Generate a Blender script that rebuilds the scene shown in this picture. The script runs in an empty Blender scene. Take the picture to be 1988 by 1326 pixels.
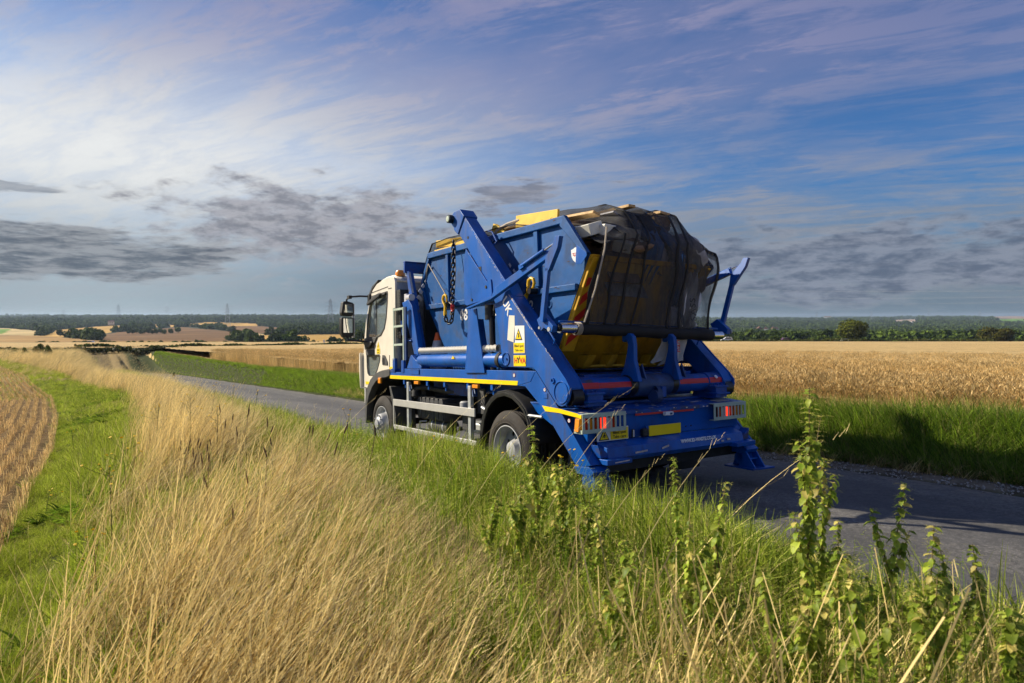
import bpy, bmesh, math, random
import numpy as np
from mathutils import Matrix, Vector
from mathutils.geometry import tessellate_polygon
from mathutils import noise as mnoise
PI = math.pi
random.seed(7); RNG = np.random.default_rng(7)
sc = bpy.context.scene
COL = sc.collection

# ---------------------------------------------------------------- camera, world, sun, exposure
PITCH = math.atan(48 / 1226.3)
CAMZ = 1.6
cam = bpy.data.cameras.new('camera'); camo = bpy.data.objects.new('camera', cam); COL.objects.link(camo)
camo.location = (0, 0, CAMZ); camo.rotation_euler = (PI / 2 - PITCH, 0, 0)
cam.sensor_width = 36; cam.lens = 1226.3 / 1988 * 36; cam.clip_start = .05; cam.clip_end = 20000
cam.dof.use_dof = True; cam.dof.focus_distance = 7.0; cam.dof.aperture_fstop = 4.5
sc.camera = camo
SUN_AZ = math.radians(-72); SUN_EL = math.radians(32)      # azimuth measured from +Y towards +X
sun = bpy.data.lights.new('sun', 'SUN'); suno = bpy.data.objects.new('sun', sun); COL.objects.link(suno)
sun.energy = 5.0; sun.angle = math.radians(.53); sun.color = (1, .89, .70)
sdir = Vector((math.sin(SUN_AZ) * math.cos(SUN_EL), math.cos(SUN_AZ) * math.cos(SUN_EL), math.sin(SUN_EL)))
suno.rotation_euler = sdir.to_track_quat('Z', 'Y').to_euler()
sc.view_settings.view_transform = 'Standard'; sc.view_settings.look = 'None'
sc.view_settings.exposure = 0.52; sc.view_settings.gamma = 1
sc.render.engine = 'CYCLES'
cy = sc.cycles
cy.max_bounces = 5; cy.transparent_max_bounces = 12; cy.diffuse_bounces = 2; cy.glossy_bounces = 2
cy.use_adaptive_sampling = True; cy.adaptive_threshold = .02
cy.transmission_bounces = 4; cy.volume_bounces = 0
cy.sample_clamp_indirect = 6; cy.use_denoising = True

class NT:
    """small helper to write node trees as expressions"""
    def __init__(s, tree): s.t = tree; s.n = tree.nodes; s.l = tree.links
    def new(s, typ, **kw):
        nd = s.n.new(typ)
        for k, v in kw.items(): setattr(nd, k, v)
        return nd
    def put(s, sock, v):
        if isinstance(v, bpy.types.NodeSocket): s.l.new(v, sock)
        elif v is not None:
            if isinstance(v, (tuple, list)) and len(v) == 3 and sock.type == 'RGBA': v = (*v, 1)
            sock.default_value = v
    def m(s, op, a, b=None, c=None, clamp=False):
        nd = s.new('ShaderNodeMath', operation=op, use_clamp=clamp)
        for i, v in enumerate((a, b, c)):
            if v is not None: s.put(nd.inputs[i], v)
        return nd.outputs[0]
    def vm(s, op, a, b=None):
        nd = s.new('ShaderNodeVectorMath', operation=op); s.put(nd.inputs[0], a)
        if b is not None: s.put(nd.inputs[1], b)
        return nd.outputs[0]
    def xyz(s, x, y, z=0.0):
        nd = s.new('ShaderNodeCombineXYZ')
        for i, v in enumerate((x, y, z)): s.put(nd.inputs[i], v)
        return nd.outputs[0]
    def noise(s, vec, scale, detail=4, rough=.55, dist=0.0, lac=2.0):
        nd = s.new('ShaderNodeTexNoise'); s.put(nd.inputs['Vector'], vec); nd.inputs['Scale'].default_value = scale
        nd.inputs['Detail'].default_value = detail; nd.inputs['Roughness'].default_value = rough
        nd.inputs['Distortion'].default_value = dist; nd.inputs['Lacunarity'].default_value = lac
        return nd.outputs[0]
    def ss(s, v, a, b, lo=0.0, hi=1.0, smooth=True):
        nd = s.new('ShaderNodeMapRange', interpolation_type='SMOOTHSTEP' if smooth else 'LINEAR')
        s.put(nd.inputs[0], v); s.put(nd.inputs[1], a); s.put(nd.inputs[2], b); s.put(nd.inputs[3], lo); s.put(nd.inputs[4], hi)
        return nd.outputs[0]
    def mix(s, f, a, b, blend='MIX'):
        nd = s.new('ShaderNodeMix', data_type='RGBA', blend_type=blend)
        s.put(nd.inputs[0], f); s.put(nd.inputs[6], a); s.put(nd.inputs[7], b)
        return nd.outputs[2]
    def scalevec(s, v, x, y, z):
        return s.vm('MULTIPLY', v, (x, y, z))

# ---- sky: Nishita light plus several cloud layers laid out by azimuth and elevation
w = bpy.data.worlds.new('World'); sc.world = w; w.use_nodes = True
T = NT(w.node_tree); T.n.clear()
STR = .1
CK = .60
sky = T.new('ShaderNodeTexSky', sky_type='NISHITA'); sky.sun_disc = False
sky.sun_elevation = SUN_EL; sky.sun_rotation = SUN_AZ; sky.altitude = 50; sky.air_density = 1.0; sky.dust_density = .6; sky.ozone_density = 2.2
tc = T.new('ShaderNodeTexCoord'); sep = T.new('ShaderNodeSeparateXYZ'); T.l.new(tc.outputs['Generated'], sep.inputs[0])
dx, dy, dz = sep.outputs
DEG = 180 / PI
az = T.m('MULTIPLY', T.m('ARCTAN2', dx, dy), DEG); el = T.m('MULTIPLY', T.m('ARCSINE', dz), DEG)
def G(a0, e0, sa, se):
    u = T.m('DIVIDE', T.m('SUBTRACT', az, a0), sa); v = T.m('DIVIDE', T.m('SUBTRACT', el, e0), se)
    q = T.m('ADD', T.m('MULTIPLY', u, u), T.m('MULTIPLY', v, v))
    return T.m('EXPONENT', T.m('MULTIPLY', q, -1))
def C(r, g, b): return (CK * r / STR, CK * g / STR, CK * b / STR)
mulc = lambda c, k: T.mix(1.0, c, (k[0], k[1], k[2], 1), 'MULTIPLY')
base = mulc(sky.outputs[0], (.17, .42, .70))
den = T.m('ADD', T.m('MAXIMUM', dz, 0.0), .13)
px_, py_ = T.m('DIVIDE', dx, den), T.m('DIVIDE', dy, den)
P = T.xyz(px_, py_, 0.0)
warp = T.noise(P, 1.1, 3, .5)
Pw = T.xyz(T.m('ADD', px_, T.m('MULTIPLY', warp, .6)), T.m('ADD', T.m('MULTIPLY', py_, 1.25), T.m('MULTIPLY', px_, .55)), 3.0)
n1 = T.noise(Pw, .85, 9, .62, .35)                      # broad veil
n2 = T.noise(T.scalevec(Pw, .9, 1.9, 1.0), 2.6, 10, .72, .35)     # fine streaks
veil = T.ss(n1, .33, .62)
streak = T.ss(n2, .42, .60)
cir = T.m('MINIMUM', T.m('ADD', T.m('MULTIPLY', veil, .50), T.m('MULTIPLY', T.m('MULTIPLY', streak, T.ss(n1, .25, .6, .25, 1.0)), .55)), .90)
# deeper blue holes on the right-hand side and in the upper corners
hole = T.m('ADD', T.m('ADD', G(40, 27, 17, 10), G(26, 15.0, 12, 2.6)), G(-40, 28, 13, 5))
cir = T.m('MULTIPLY', cir, T.m('SUBTRACT', 1.0, T.m('MULTIPLY', hole, .62), clamp=True))
cir = T.m('MAXIMUM', cir, T.m('MULTIPLY', G(-4, 20, 17, 5), T.ss(n1, .28, .62, .25, .82)))
cloudc = T.mix(T.ss(el, 8, 22), C(.34, .37, .45), C(.33, .33, .52))
col = T.mix(cir, base, cloudc)
# bright thin haze round the sun side
glow = T.m('MULTIPLY', G(-34, 11.5, 29, 8.5), T.ss(n2, .3, .65, .74, 1.0))
col = T.mix(T.m('MINIMUM', glow, .96), col, C(.98, 1.0, 1.0))
# low band near the horizon
band = T.ss(el, 0.0, 13, .9, 0.0)
nb = T.noise(T.xyz(T.m('MULTIPLY', az, .05), T.m('MULTIPLY', el, .55), 7.0), 1.4, 6, .55)
bandc = T.mix(T.ss(nb, .35, .65), C(.15, .215, .29), C(.22, .27, .34))
bandc = T.mix(G(-34, 3, 16, 12), bandc, C(.42, .50, .56))
col = T.mix(band, col, bandc)
# grey stratus, flat based
def deck(a0, e0, sa, se, thr, c_dark, c_lit, seed, amt=1.0, sx=.085, sy=.42, sharp=.10):
    q = T.xyz(T.m('MULTIPLY', az, sx), T.m('MULTIPLY', el, sy), seed)
    nn = T.noise(q, 1.7, 12, .64, .12)
    g = G(a0, e0, sa, se)
    mm = T.m('ADD', nn, T.m('MULTIPLY', T.m('SUBTRACT', g, .55), .42))
    a = T.ss(mm, thr, thr + sharp)
    n_in = T.noise(q, 4.2, 9, .66, .2)
    cc = T.mix(T.ss(n_in, .36, .62), c_dark, c_lit)
    rim = T.m('MULTIPLY', T.ss(mm, thr, thr + sharp * .9, 1.0, 0.0), .55)
    cc = T.mix(rim, cc, C(.66, .66, .68))
    return T.m('MULTIPLY', T.m('MULTIPLY', a, amt), T.ss(g, .02, .25)), cc
for args in (
    (-17, 8.0, 13.5, 3.9, .40, C(.21, .22, .27), C(.45, .45, .50), 2.3, .84, .13, .34, .22),
    (1, 11.0, 8, 2.0, .50, C(.20, .215, .275), C(.34, .35, .42), 11.3, .75, .09, .42, .15),
    (31, 4.4, 19, 3.4, .365, C(.125, .16, .24), C(.29, .33, .42), 5.7, .90, .09, .30, .20),
    (-37, 4.9, 17, 2.3, .39, C(.10, .125, .17), C(.36, .385, .42), 9.1, .90, .085, .46, .20),
    (-40, 9.2, 5, .9, .50, C(.25, .29, .35), C(.4, .43, .48), 4.4, .8, .06, .5, .12)):
    a, cc = deck(*args); col = T.mix(a, col, cc)
bg = T.new('ShaderNodeBackground'); T.put(bg.inputs[0], col); bg.inputs[1].default_value = STR
wo = T.new('ShaderNodeOutputWorld'); T.l.new(bg.outputs[0], wo.inputs[0])

# ---------------------------------------------------------------- frames
# road frame: a = metres along the lane away from the lorry's tail, w = metres across to the right, h = height above the road plane
_f = 1226.3
def _ray(x, y): return Vector(((x - 994) / _f, 1, -(y - 663) / _f))
_L = _ray(175, 703).normalized(); _W = _ray(2830, 665); _W = (_W - _L * _W.dot(_L)).normalized(); _U = _W.cross(_L)
_P0 = Vector((0.63464971, 5.82102424, -0.67452299)) - .91 * _U
_R = Matrix.Rotation(-PITCH, 3, 'X')
AW, AL, AU, AP = _R @ _W, _R @ _L, _R @ _U, _R @ _P0 + Vector((0, 0, CAMZ))
ROAD_M = Matrix(((AW.x, AL.x, AU.x, AP.x), (AW.y, AL.y, AU.y, AP.y), (AW.z, AL.z, AU.z, AP.z), (0, 0, 0, 1)))
ROAD_I = ROAD_M.inverted()
def rw(w, a, h=0.0): return ROAD_M @ Vector((w, a, h))
RM = np.array(ROAD_M)[:3, :3]; RT = np.array(AP)
def rw_np(w, a, h):
    return np.stack([w, a, h], -1) @ RM.T + RT

# ---------------------------------------------------------------- materials
def mat(name, color, rough=.6, metal=0.0, coat=0.0, spec=.5, var=0.0, vscale=6.0, dirt=0.0, dirt_shade_c=(.12, .10, .08), bump=0.0, bscale=40.0, trans=0.0, sub=0.0, emit=None, estr=0.0, alpha=None, detail=5, dscale=2.3, streak=False):
    m = bpy.data.materials.new(name); m.use_nodes = True
    t = NT(m.node_tree); b = t.n['Principled BSDF']
    tco = t.new('ShaderNodeTexCoord'); obj = tco.outputs['Object']
    c = (*color, 1)
    out = None
    if var:
        nn = t.noise(obj, vscale, detail, .6)
        dk = tuple(x * (1 - var) for x in color); lt = tuple(min(1, x * (1 + var)) for x in color)
        out = t.mix(t.ss(nn, .3, .7), dk, lt)
    if dirt:
        v = t.scalevec(obj, 1, 1, .25) if streak else obj
        dn = t.noise(v, dscale, 8, .68, .3)
        out = t.mix(t.m('MULTIPLY', t.ss(dn, .5, .72), dirt), out if out is not None else c, dirt_shade_c)
        t.put(b.inputs['Roughness'], t.ss(dn, .4, .75, rough, min(1, rough + .35)))
    else: b.inputs['Roughness'].default_value = rough
    if out is not None: t.put(b.inputs['Base Color'], out)
    else: b.inputs['Base Color'].default_value = c
    b.inputs['Metallic'].default_value = metal; b.inputs['Coat Weight'].default_value = coat; b.inputs['Coat Roughness'].default_value = .12
    b.inputs['Specular IOR Level'].default_value = spec
    if bump:
        bn = t.new('ShaderNodeBump'); t.put(bn.inputs['Height'], t.noise(obj, bscale, 4, .6)); bn.inputs['Strength'].default_value = bump; bn.inputs['Distance'].default_value = .02
        t.l.new(bn.outputs[0], b.inputs['Normal'])
    if emit: b.inputs['Emission Color'].default_value = (*emit, 1); b.inputs['Emission Strength'].default_value = estr
    if trans or alpha is not None:
        o = t.n['Material Output']; ms = t.new('ShaderNodeMixShader')
        other = t.new('ShaderNodeBsdfTranslucent') if trans else t.new('ShaderNodeBsdfTransparent')
        if trans:
            t.put(other.inputs[0], out if out is not None else c); ms.inputs[0].default_value = trans
            t.l.new(b.outputs[0], ms.inputs[1]); t.l.new(other.outputs[0], ms.inputs[2])
        else:
            ms.inputs[0].default_value = alpha
            t.l.new(other.outputs[0], ms.inputs[1]); t.l.new(b.outputs[0], ms.inputs[2])
        t.l.new(ms.outputs[0], o.inputs[0])
    return m
M = {}
M['blue'] = mat('lorry_blue_paint', (.0, .088, .40), .34, coat=.12, spec=.35, var=.14, vscale=3, dirt=.75, dirt_shade_c=(.03, .045, .12), dscale=3.4, streak=True)  # dark blotches put dark shading into the fairly clean paint
M['blueworn'] = mat('worn_blue_paint', (.002, .065, .32), .42, coat=.05, spec=.35, var=.2, vscale=5, dirt=.95, dirt_shade_c=(.07, .062, .07), dscale=6)
M['skipblue'] = mat('skip_blue_paint', (.002, .082, .29), .46, coat=.0, spec=.3, var=.22, vscale=2.4, dirt=.9, dirt_shade_c=(.03, .055, .12), dscale=3.0, bump=.12, bscale=9)
M['yellow'] = mat('skip_yellow_paint', (.66, .37, .010), .55, var=.18, vscale=2.5, dirt=.8, dirt_shade_c=(.16, .085, .02), dscale=3.2, streak=True, bump=.1, bscale=12)
M['reflyellow'] = mat('reflective_yellow', (.95, .68, .0), .35, var=.04)
M['plate'] = mat('number_plate_yellow', (.98, .70, .0), .35, var=.04)
M['cream'] = mat('cab_cream_paint', (.80, .74, .62), .33, coat=.35, var=.05, dirt=.22, dirt_shade_c=(.42, .37, .29), dscale=2.4, streak=True)
M['blackplastic'] = mat('black_plastic', (.018, .018, .019), .55, var=.2)
M['greyplastic'] = mat('dark_grey_plastic', (.055, .055, .056), .6, var=.2, dirt=.4, dirt_shade_c=(.12, .11, .10))
M['rubber'] = mat('tyre_rubber', (.035, .030, .027), .8, var=.25, dirt=.6, dirt_shade_c=(.10, .082, .066), bump=.25, bscale=60)
M['rim'] = mat('grey_wheel_paint', (.42, .43, .45), .42, metal=.2, var=.12, dirt=.4, dirt_shade_c=(.2, .19, .18))
M['galv'] = mat('galvanised_steel', (.50, .52, .53), .45, metal=.45, var=.14, vscale=14)
M['alu'] = mat('guard_rail_aluminium', (.52, .51, .49), .45, metal=.3, var=.06)
M['chrome'] = mat('polished_steel', (.72, .74, .78), .18, metal=1.0)
M['dark'] = mat('chassis_black', (.014, .014, .015), .6, var=.3, dirt=.4, dirt_shade_c=(.05, .045, .04))
M['sage'] = mat('lamp_guard_paint', (.42, .50, .42), .5, var=.1)
M['redlens'] = mat('red_lens', (.55, .01, .01), .12, coat=.6)
M['redlit'] = mat('lit_red_lens', (.8, .05, .03), .2, emit=(1, .05, .02), estr=.9)
M['whitelens'] = mat('clear_lens', (.62, .60, .62), .15, coat=.5)
M['amber'] = mat('amber_lens', (.85, .28, .01), .2, coat=.4)
M['redtape'] = mat('red_tape', (.55, .015, .02), .4)
M['white'] = mat('white_paint', (.78, .78, .78), .45)
M['grab'] = mat('cream_ribbed_hose', (.88, .83, .72), .5, var=.06)
M['ink'] = mat('black_ink', (.012, .012, .012), .5)
M['redink'] = mat('red_ink', (.62, .03, .02), .5)
M['greyink'] = mat('faint_print', (.20, .16, .02), .6)
M['steel'] = mat('dark_steel_chain', (.03, .03, .032), .38, metal=.6, var=.3, vscale=30)
M['hookyellow'] = mat('hook_yellow', (.80, .48, .01), .35, var=.1)
M['hookred'] = mat('shackle_red', (.38, .01, .015), .35)
M['rope'] = mat('rope_fibre', (.48, .42, .34), .9, bump=.5, bscale=200)
M['orange'] = mat('cone_orange', (.80, .14, .02), .55, var=.12)
M['conewhite'] = mat('cone_sleeve', (.55, .54, .52), .5, var=.3, vscale=16)
M['timber'] = mat('yellow_board', (.82, .52, .05), .6, var=.12)
M['wood'] = mat('pale_timber', (.52, .34, .16), .75, var=.25, vscale=9)
M['cloth'] = mat('grey_cloth', (.34, .33, .34), .9, var=.3, vscale=7, bump=.4, bscale=20)
M['polythene'] = mat('clear_polythene', (.78, .78, .80), .25, var=.15, alpha=.72)
M['whitebag'] = mat('white_plastic_bag', (.72, .72, .74), .4, var=.08)
M['brownboard'] = mat('brown_cardboard', (.22, .14, .09), .9, var=.3, vscale=6)
M['whiteboard'] = mat('white_upvc', (.74, .72, .62), .4, var=.06)
M['bluetarp'] = mat('blue_sheet', (.02, .11, .30), .5, var=.25, vscale=10)
M['strap'] = mat('black_webbing', (.010, .010, .012), .8)
M['glass'] = mat('glass', (.30, .36, .36), .05, spec=.9, alpha=.34)
M['mirror'] = mat('mirror_glass', (.8, .82, .84), .03, metal=1.0)
M['rust'] = mat('rusty_blue_steel', (.022, .055, .16), .45, metal=.1, var=.3, dirt=.9, dirt_shade_c=(.07, .04, .03), dscale=5)
M['grease'] = mat('black_grease', (.012, .010, .010), .35)
M['rustchip'] = mat('rust', (.09, .045, .03), .85, var=.4, vscale=20)
M['scuff'] = mat('bare_scuffed_metal', (.52, .46, .42), .55, var=.25, vscale=25)

# woven net: thin dark threads with gaps, thread density varies in soft folds
def net_mat():
    m = bpy.data.materials.new('black_mesh_netting'); m.use_nodes = True; t = NT(m.node_tree); b = t.n['Principled BSDF']
    b.inputs['Base Color'].default_value = (.040, .038, .040, 1); b.inputs['Roughness'].default_value = .8
    tco = t.new('ShaderNodeTexCoord'); nn = t.noise(t.scalevec(tco.outputs['Object'], 2.6, .8, .8), 2.2, 5, .6, .4)
    tr = t.new('ShaderNodeBsdfTransparent'); ms = t.new('ShaderNodeMixShader')
    t.put(ms.inputs[0], t.ss(nn, .38, .62, .48, .18)); t.l.new(b.outputs[0], ms.inputs[1]); t.l.new(tr.outputs[0], ms.inputs[2])
    t.l.new(ms.outputs[0], t.n['Material Output'].inputs[0]); return m
M['net'] = net_mat()

# ---------------------------------------------------------------- mesh builder
BASE = {}
def attach(o, parent):
    if parent is None: return
    o.parent = parent
    if parent.name in BASE: o.location = tuple(-c for c in BASE[parent.name])
class MB:
    def __init__(s): s.v = []; s.f = []
    def add(s, vs, fs):
        o = len(s.v); s.v += [tuple(p) for p in vs]; s.f += [tuple(i + o for i in q) for q in fs]; return s
    def box(s, x0, x1, y0, y1, z0, z1):
        return s.add([(x0, y0, z0), (x1, y0, z0), (x1, y1, z0), (x0, y1, z0), (x0, y0, z1), (x1, y0, z1), (x1, y1, z1), (x0, y1, z1)],
                     [(0, 3, 2, 1), (4, 5, 6, 7), (0, 1, 5, 4), (1, 2, 6, 5), (2, 3, 7, 6), (3, 0, 4, 7)])
    def obox(s, c, sx, sy, sz, rot=(0, 0, 0)):
        R = Matrix.Rotation(rot[2], 3, 'Z') @ Matrix.Rotation(rot[1], 3, 'Y') @ Matrix.Rotation(rot[0], 3, 'X')
        k = MB().box(-sx / 2, sx / 2, -sy / 2, sy / 2, -sz / 2, sz / 2)
        return s.add([Vector(c) + R @ Vector(p) for p in k.v], k.f)
    def prism(s, poly, x0, x1, holes=(), axis='x'):
        """poly: list of (a, h) -> plate between x0 and x1 across the lorry; axis 'y': poly is (w, h), plate between two a values; 'z': poly (w, a)"""
        loops = [poly] + list(holes)
        flat = [p for lp in loops for p in lp]; n = len(flat)
        def mk(p, x): return (x, p[0], p[1]) if axis == 'x' else ((p[0], x, p[1]) if axis == 'y' else (p[0], p[1], x))
        vs = [mk(p, x0) for p in flat] + [mk(p, x1) for p in flat]
        tris = tessellate_polygon([[Vector((p[0], p[1], 0)) for p in lp] for lp in loops])
        fs = []
        if len(holes) == 0: fs += [tuple(range(n)), tuple(range(2 * n - 1, n - 1, -1))]
        else: fs += [tuple(t_) for t_ in tris] + [tuple(i + n for i in reversed(t_)) for t_ in tris]
        o = 0
        for lp in loops:
            k = len(lp)
            for i in range(k):
                j = (i + 1) % k; fs.append((o + i, o + i + n, o + j + n, o + j))
            o += k
        return s.add(vs, fs)
    def tube(s, pts, r, n=8, caps=True, closed=False):
        pts = [Vector(p) for p in pts]; rs = r if isinstance(r, (list, tuple)) else [r] * len(pts)
        rings = []; up = None; m = len(pts)
        for i, p in enumerate(pts):
            a = pts[(i - 1) % m] if (i > 0 or closed) else p; b = pts[(i + 1) % m] if (i < m - 1 or closed) else p
            d = (b - a).normalized()
            if up is None: up = Vector((0, 0, 1)) if abs(d.z) < .9 else Vector((0, 1, 0))
            x = d.cross(up).normalized(); up = x.cross(d).normalized()
            rings.append([p + (x * math.cos(t) + up * math.sin(t)) * rs[i] for t in [2 * PI * k / n for k in range(n)]])
        vs = [q for rg in rings for q in rg]; fs = []
        for i in range(m if closed else m - 1):
            j = (i + 1) % m
            for k in range(n): fs.append((i * n + k, i * n + (k + 1) % n, j * n + (k + 1) % n, j * n + k))
        if caps and not closed: fs += [tuple(range(n - 1, -1, -1)), tuple((m - 1) * n + k for k in range(n))]
        return s.add(vs, fs)
    def lathe(s, prof, c, axis='x', n=40, a0=0.0, a1=2 * PI):
        """prof: list of (pos along axis, radius) -> surface of revolution round the axis through c"""
        full = abs(a1 - a0 - 2 * PI) < 1e-6; k = n if full else n + 1
        vs = []
        for (x, r) in prof:
            for i in range(k):
                t = a0 + (a1 - a0) * i / n; u, v = r * math.cos(t), r * math.sin(t)
                vs.append({'x': (c[0] + x, c[1] + u, c[2] + v), 'y': (c[0] + u, c[1] + x, c[2] + v), 'z': (c[0] + u, c[1] + v, c[2] + x)}[axis])
        fs = []
        for j in range(len(prof) - 1):
            for i in range(n):
                i2 = (i + 1) % k if full else i + 1
                fs.append((j * k + i, j * k + i2, (j + 1) * k + i2, (j + 1) * k + i))
        return s.add(vs, fs)
    def grid(s, fn, nu, nv):
        vs = [fn(i / nu, j / nv) for j in range(nv + 1) for i in range(nu + 1)]
        fs = [(j * (nu + 1) + i, j * (nu + 1) + i + 1, (j + 1) * (nu + 1) + i + 1, (j + 1) * (nu + 1) + i) for j in range(nv) for i in range(nu)]
        return s.add(vs, fs)
    def mirror(s, c=1.2):
        k = MB(); k.v = [(2 * c - p[0], p[1], p[2]) for p in s.v]; k.f = [tuple(reversed(q)) for q in s.f]; return k
    def islands(s):
        par = list(range(len(s.v)))
        def find(i):
            while par[i] != i: par[i] = par[par[i]]; i = par[i]
            return i
        for q in s.f:
            r = find(q[0])
            for j in q[1:]: par[find(j)] = r
        grp = {}
        for q in s.f: grp.setdefault(find(q[0]), []).append(q)
        out = []
        for fs in grp.values():
            used = sorted({i for q in fs for i in q}); mp = {i: k for k, i in enumerate(used)}; k = MB(); k.v = [s.v[i] for i in used]; k.f = [tuple(mp[i] for i in q) for q in fs]; out.append(k)
        return out
    def each(s, name, m, parent=None, *a_, **k_):
        """every loose piece becomes a part of its own"""
        return [k.build(name, m, parent, *a_, **k_) for k in s.islands()][0]
    def build(s, name, m, parent=None, bevel=0.0, label=None, sharp=35, solid=0.0, seg=2):
        me = bpy.data.meshes.new(name); me.from_pydata(s.v, [], s.f)
        bm = bmesh.new(); bm.from_mesh(me); bmesh.ops.remove_doubles(bm, verts=bm.verts, dist=1e-5); bmesh.ops.recalc_face_normals(bm, faces=bm.faces); bm.to_mesh(me); bm.free()
        for p in me.polygons: p.use_smooth = True
        me.set_sharp_from_angle(angle=math.radians(sharp))
        me.materials.append(M[m] if isinstance(m, str) else m)
        o = bpy.data.objects.new(name, me); COL.objects.link(o)
        attach(o, parent)
        if label: o['label'] = label
        if solid:
            sm = o.modifiers.new('solid', 'SOLIDIFY'); sm.thickness = solid; sm.offset = 0
        if bevel:
            bv = o.modifiers.new('bevel', 'BEVEL'); bv.width = bevel; bv.segments = seg; bv.limit_method = 'ANGLE'; bv.angle_limit = math.radians(35); bv.harden_normals = True
        return o
def tag(o, label, cat, group=None, kind=None):
    if label: o['label'] = label
    if cat: o['category'] = cat
    if group: o['group'] = group
    if kind: o['kind'] = kind
    return o
def thing(name, label, cat, loc=(0, 0, 0), group=None, road=True):
    """empty at the thing's base; with road=True loc and its children are given in lorry coordinates (w, a, h)"""
    o = bpy.data.objects.new(name, None); COL.objects.link(o); o.empty_display_size = .2
    if road: o.matrix_world = ROAD_M @ Matrix.Translation(loc); BASE[o.name] = tuple(loc)
    else: o.location = loc
    return tag(o, label, cat, group)
def copy_tree(o, parent=None, mw=None):
    c = o.copy(); COL.objects.link(c); c.parent = parent
    for ch in list(o.children): copy_tree(ch, c)
    return c
def text(s, size, org, xdir, ydir, m, parent, name='lettering', bold=.0, wscale=1.0, thick=.0015):
    cu = bpy.data.curves.new(name, 'FONT'); cu.body = s; cu.size = size; cu.align_x = 'CENTER'; cu.align_y = 'CENTER'; cu.offset = bold; cu.resolution_u = 2; cu.extrude = thick
    tmp = bpy.data.objects.new('tmp', cu); me = bpy.data.meshes.new_from_object(tmp); bpy.data.objects.remove(tmp); bpy.data.curves.remove(cu)
    X, Y = Vector(xdir).normalized(), Vector(ydir).normalized(); Z = X.cross(Y); me.name = name
    mt = Matrix(((X.x * wscale, Y.x, Z.x, org[0]), (X.y * wscale, Y.y, Z.y, org[1]), (X.z * wscale, Y.z, Z.z, org[2]), (0, 0, 0, 1)))
    me.transform(mt); me.materials.clear(); me.materials.append(M[m])
    o = bpy.data.objects.new(name, me); COL.objects.link(o); attach(o, parent); return o
SIDE = ((0, -1, 0), (0, 0, 1))      # reading direction on the lorry's left side
REAR = ((1, 0, 0), (0, 0, 1))
# ---------------------------------------------------------------- the skip lorry (lorry frame: x = w across, y = a forward, z = h up)
lorry = thing('skip_lorry', 'blue and cream skip loader lorry driving away down the lane', 'lorry', (1.2, 2.9, 0))
def both(mb, name, m, bevel=0.0, parent=None, **k):
    a = mb.each(name, m, parent or lorry, bevel, **k); b = mb.mirror().each(name, m, parent or lorry, bevel, **k); return a, b
def circ(c, r, n=24): return [(c[0] + r * math.cos(2 * PI * i / n), c[1] + r * math.sin(2 * PI * i / n)) for i in range(n)]
def arcpts(c, r, t0, t1, n): return [(c[0] + r * math.cos(math.radians(t0 + (t1 - t0) * i / n)), c[1] + r * math.sin(math.radians(t0 + (t1 - t0) * i / n))) for i in range(n + 1)]

# chassis and running gear
ch = MB()
for x in (.72, 1.58): ch.box(x, x + .1, .25, 5.5, .70, .93)
for y in (.5, 1.3, 2.4, 3.6, 4.9): ch.box(.82, 1.58, y, y + .08, .74, .90)
ch.build('chassis', 'dark', lorry)
MB().box(.55, 1.85, 4.4, 5.45, .55, 1.05).build('engine', 'dark', lorry, .03)
MB().tube([(.5, 1.31, .43), (1.9, 1.31, .43)], .07, 12).lathe([(-.2, .02), (-.14, .15), (0, .2), (.14, .15), (.2, .02)], (1.2, 1.31, .43)).build('axle', 'dark', lorry)
MB().tube([(.4, 4.93, .43), (2.0, 4.93, .43)], .05, 12).build('axle', 'dark', lorry)
def tyre(x0, x1, c, R=.43, rr=.262):
    w_ = x1 - x0; m = MB()
    prof = [(x0 + .03, rr), (x0 + .012, rr + .03), (x0, rr + .07), (x0 + .004, R - .07), (x0 + .018, R - .03), (x0 + .035, R - .008)]
    g = [x0 + .035 + (w_ - .07) * k / 5 for k in range(6)]
    for k in range(5):
        prof += [(g[k] + .006, R), (g[k + 1] - .006, R)]
        if k < 4: prof += [(g[k + 1] - .004, R - .012), (g[k + 1] + .004, R - .012)]
    prof += [(x1 - .035, R - .008), (x1 - .018, R - .03), (x1 - .004, R - .07), (x1, rr + .07), (x1 - .012, rr + .03), (x1 - .03, rr)]
    return m.lathe([(p[0], p[1]) for p in prof], (0, c[0], c[1]), n=56)
def side_rings(x, c, rs):     # moulded ribs on the tyre wall
    m = MB()
    for r in rs: m.lathe([(x, r - .006), (x - .004, r), (x, r + .006)], (0, c[0], c[1]), n=48)
    return m
cR = (1.31, .43); cF = (4.93, .43)
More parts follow.
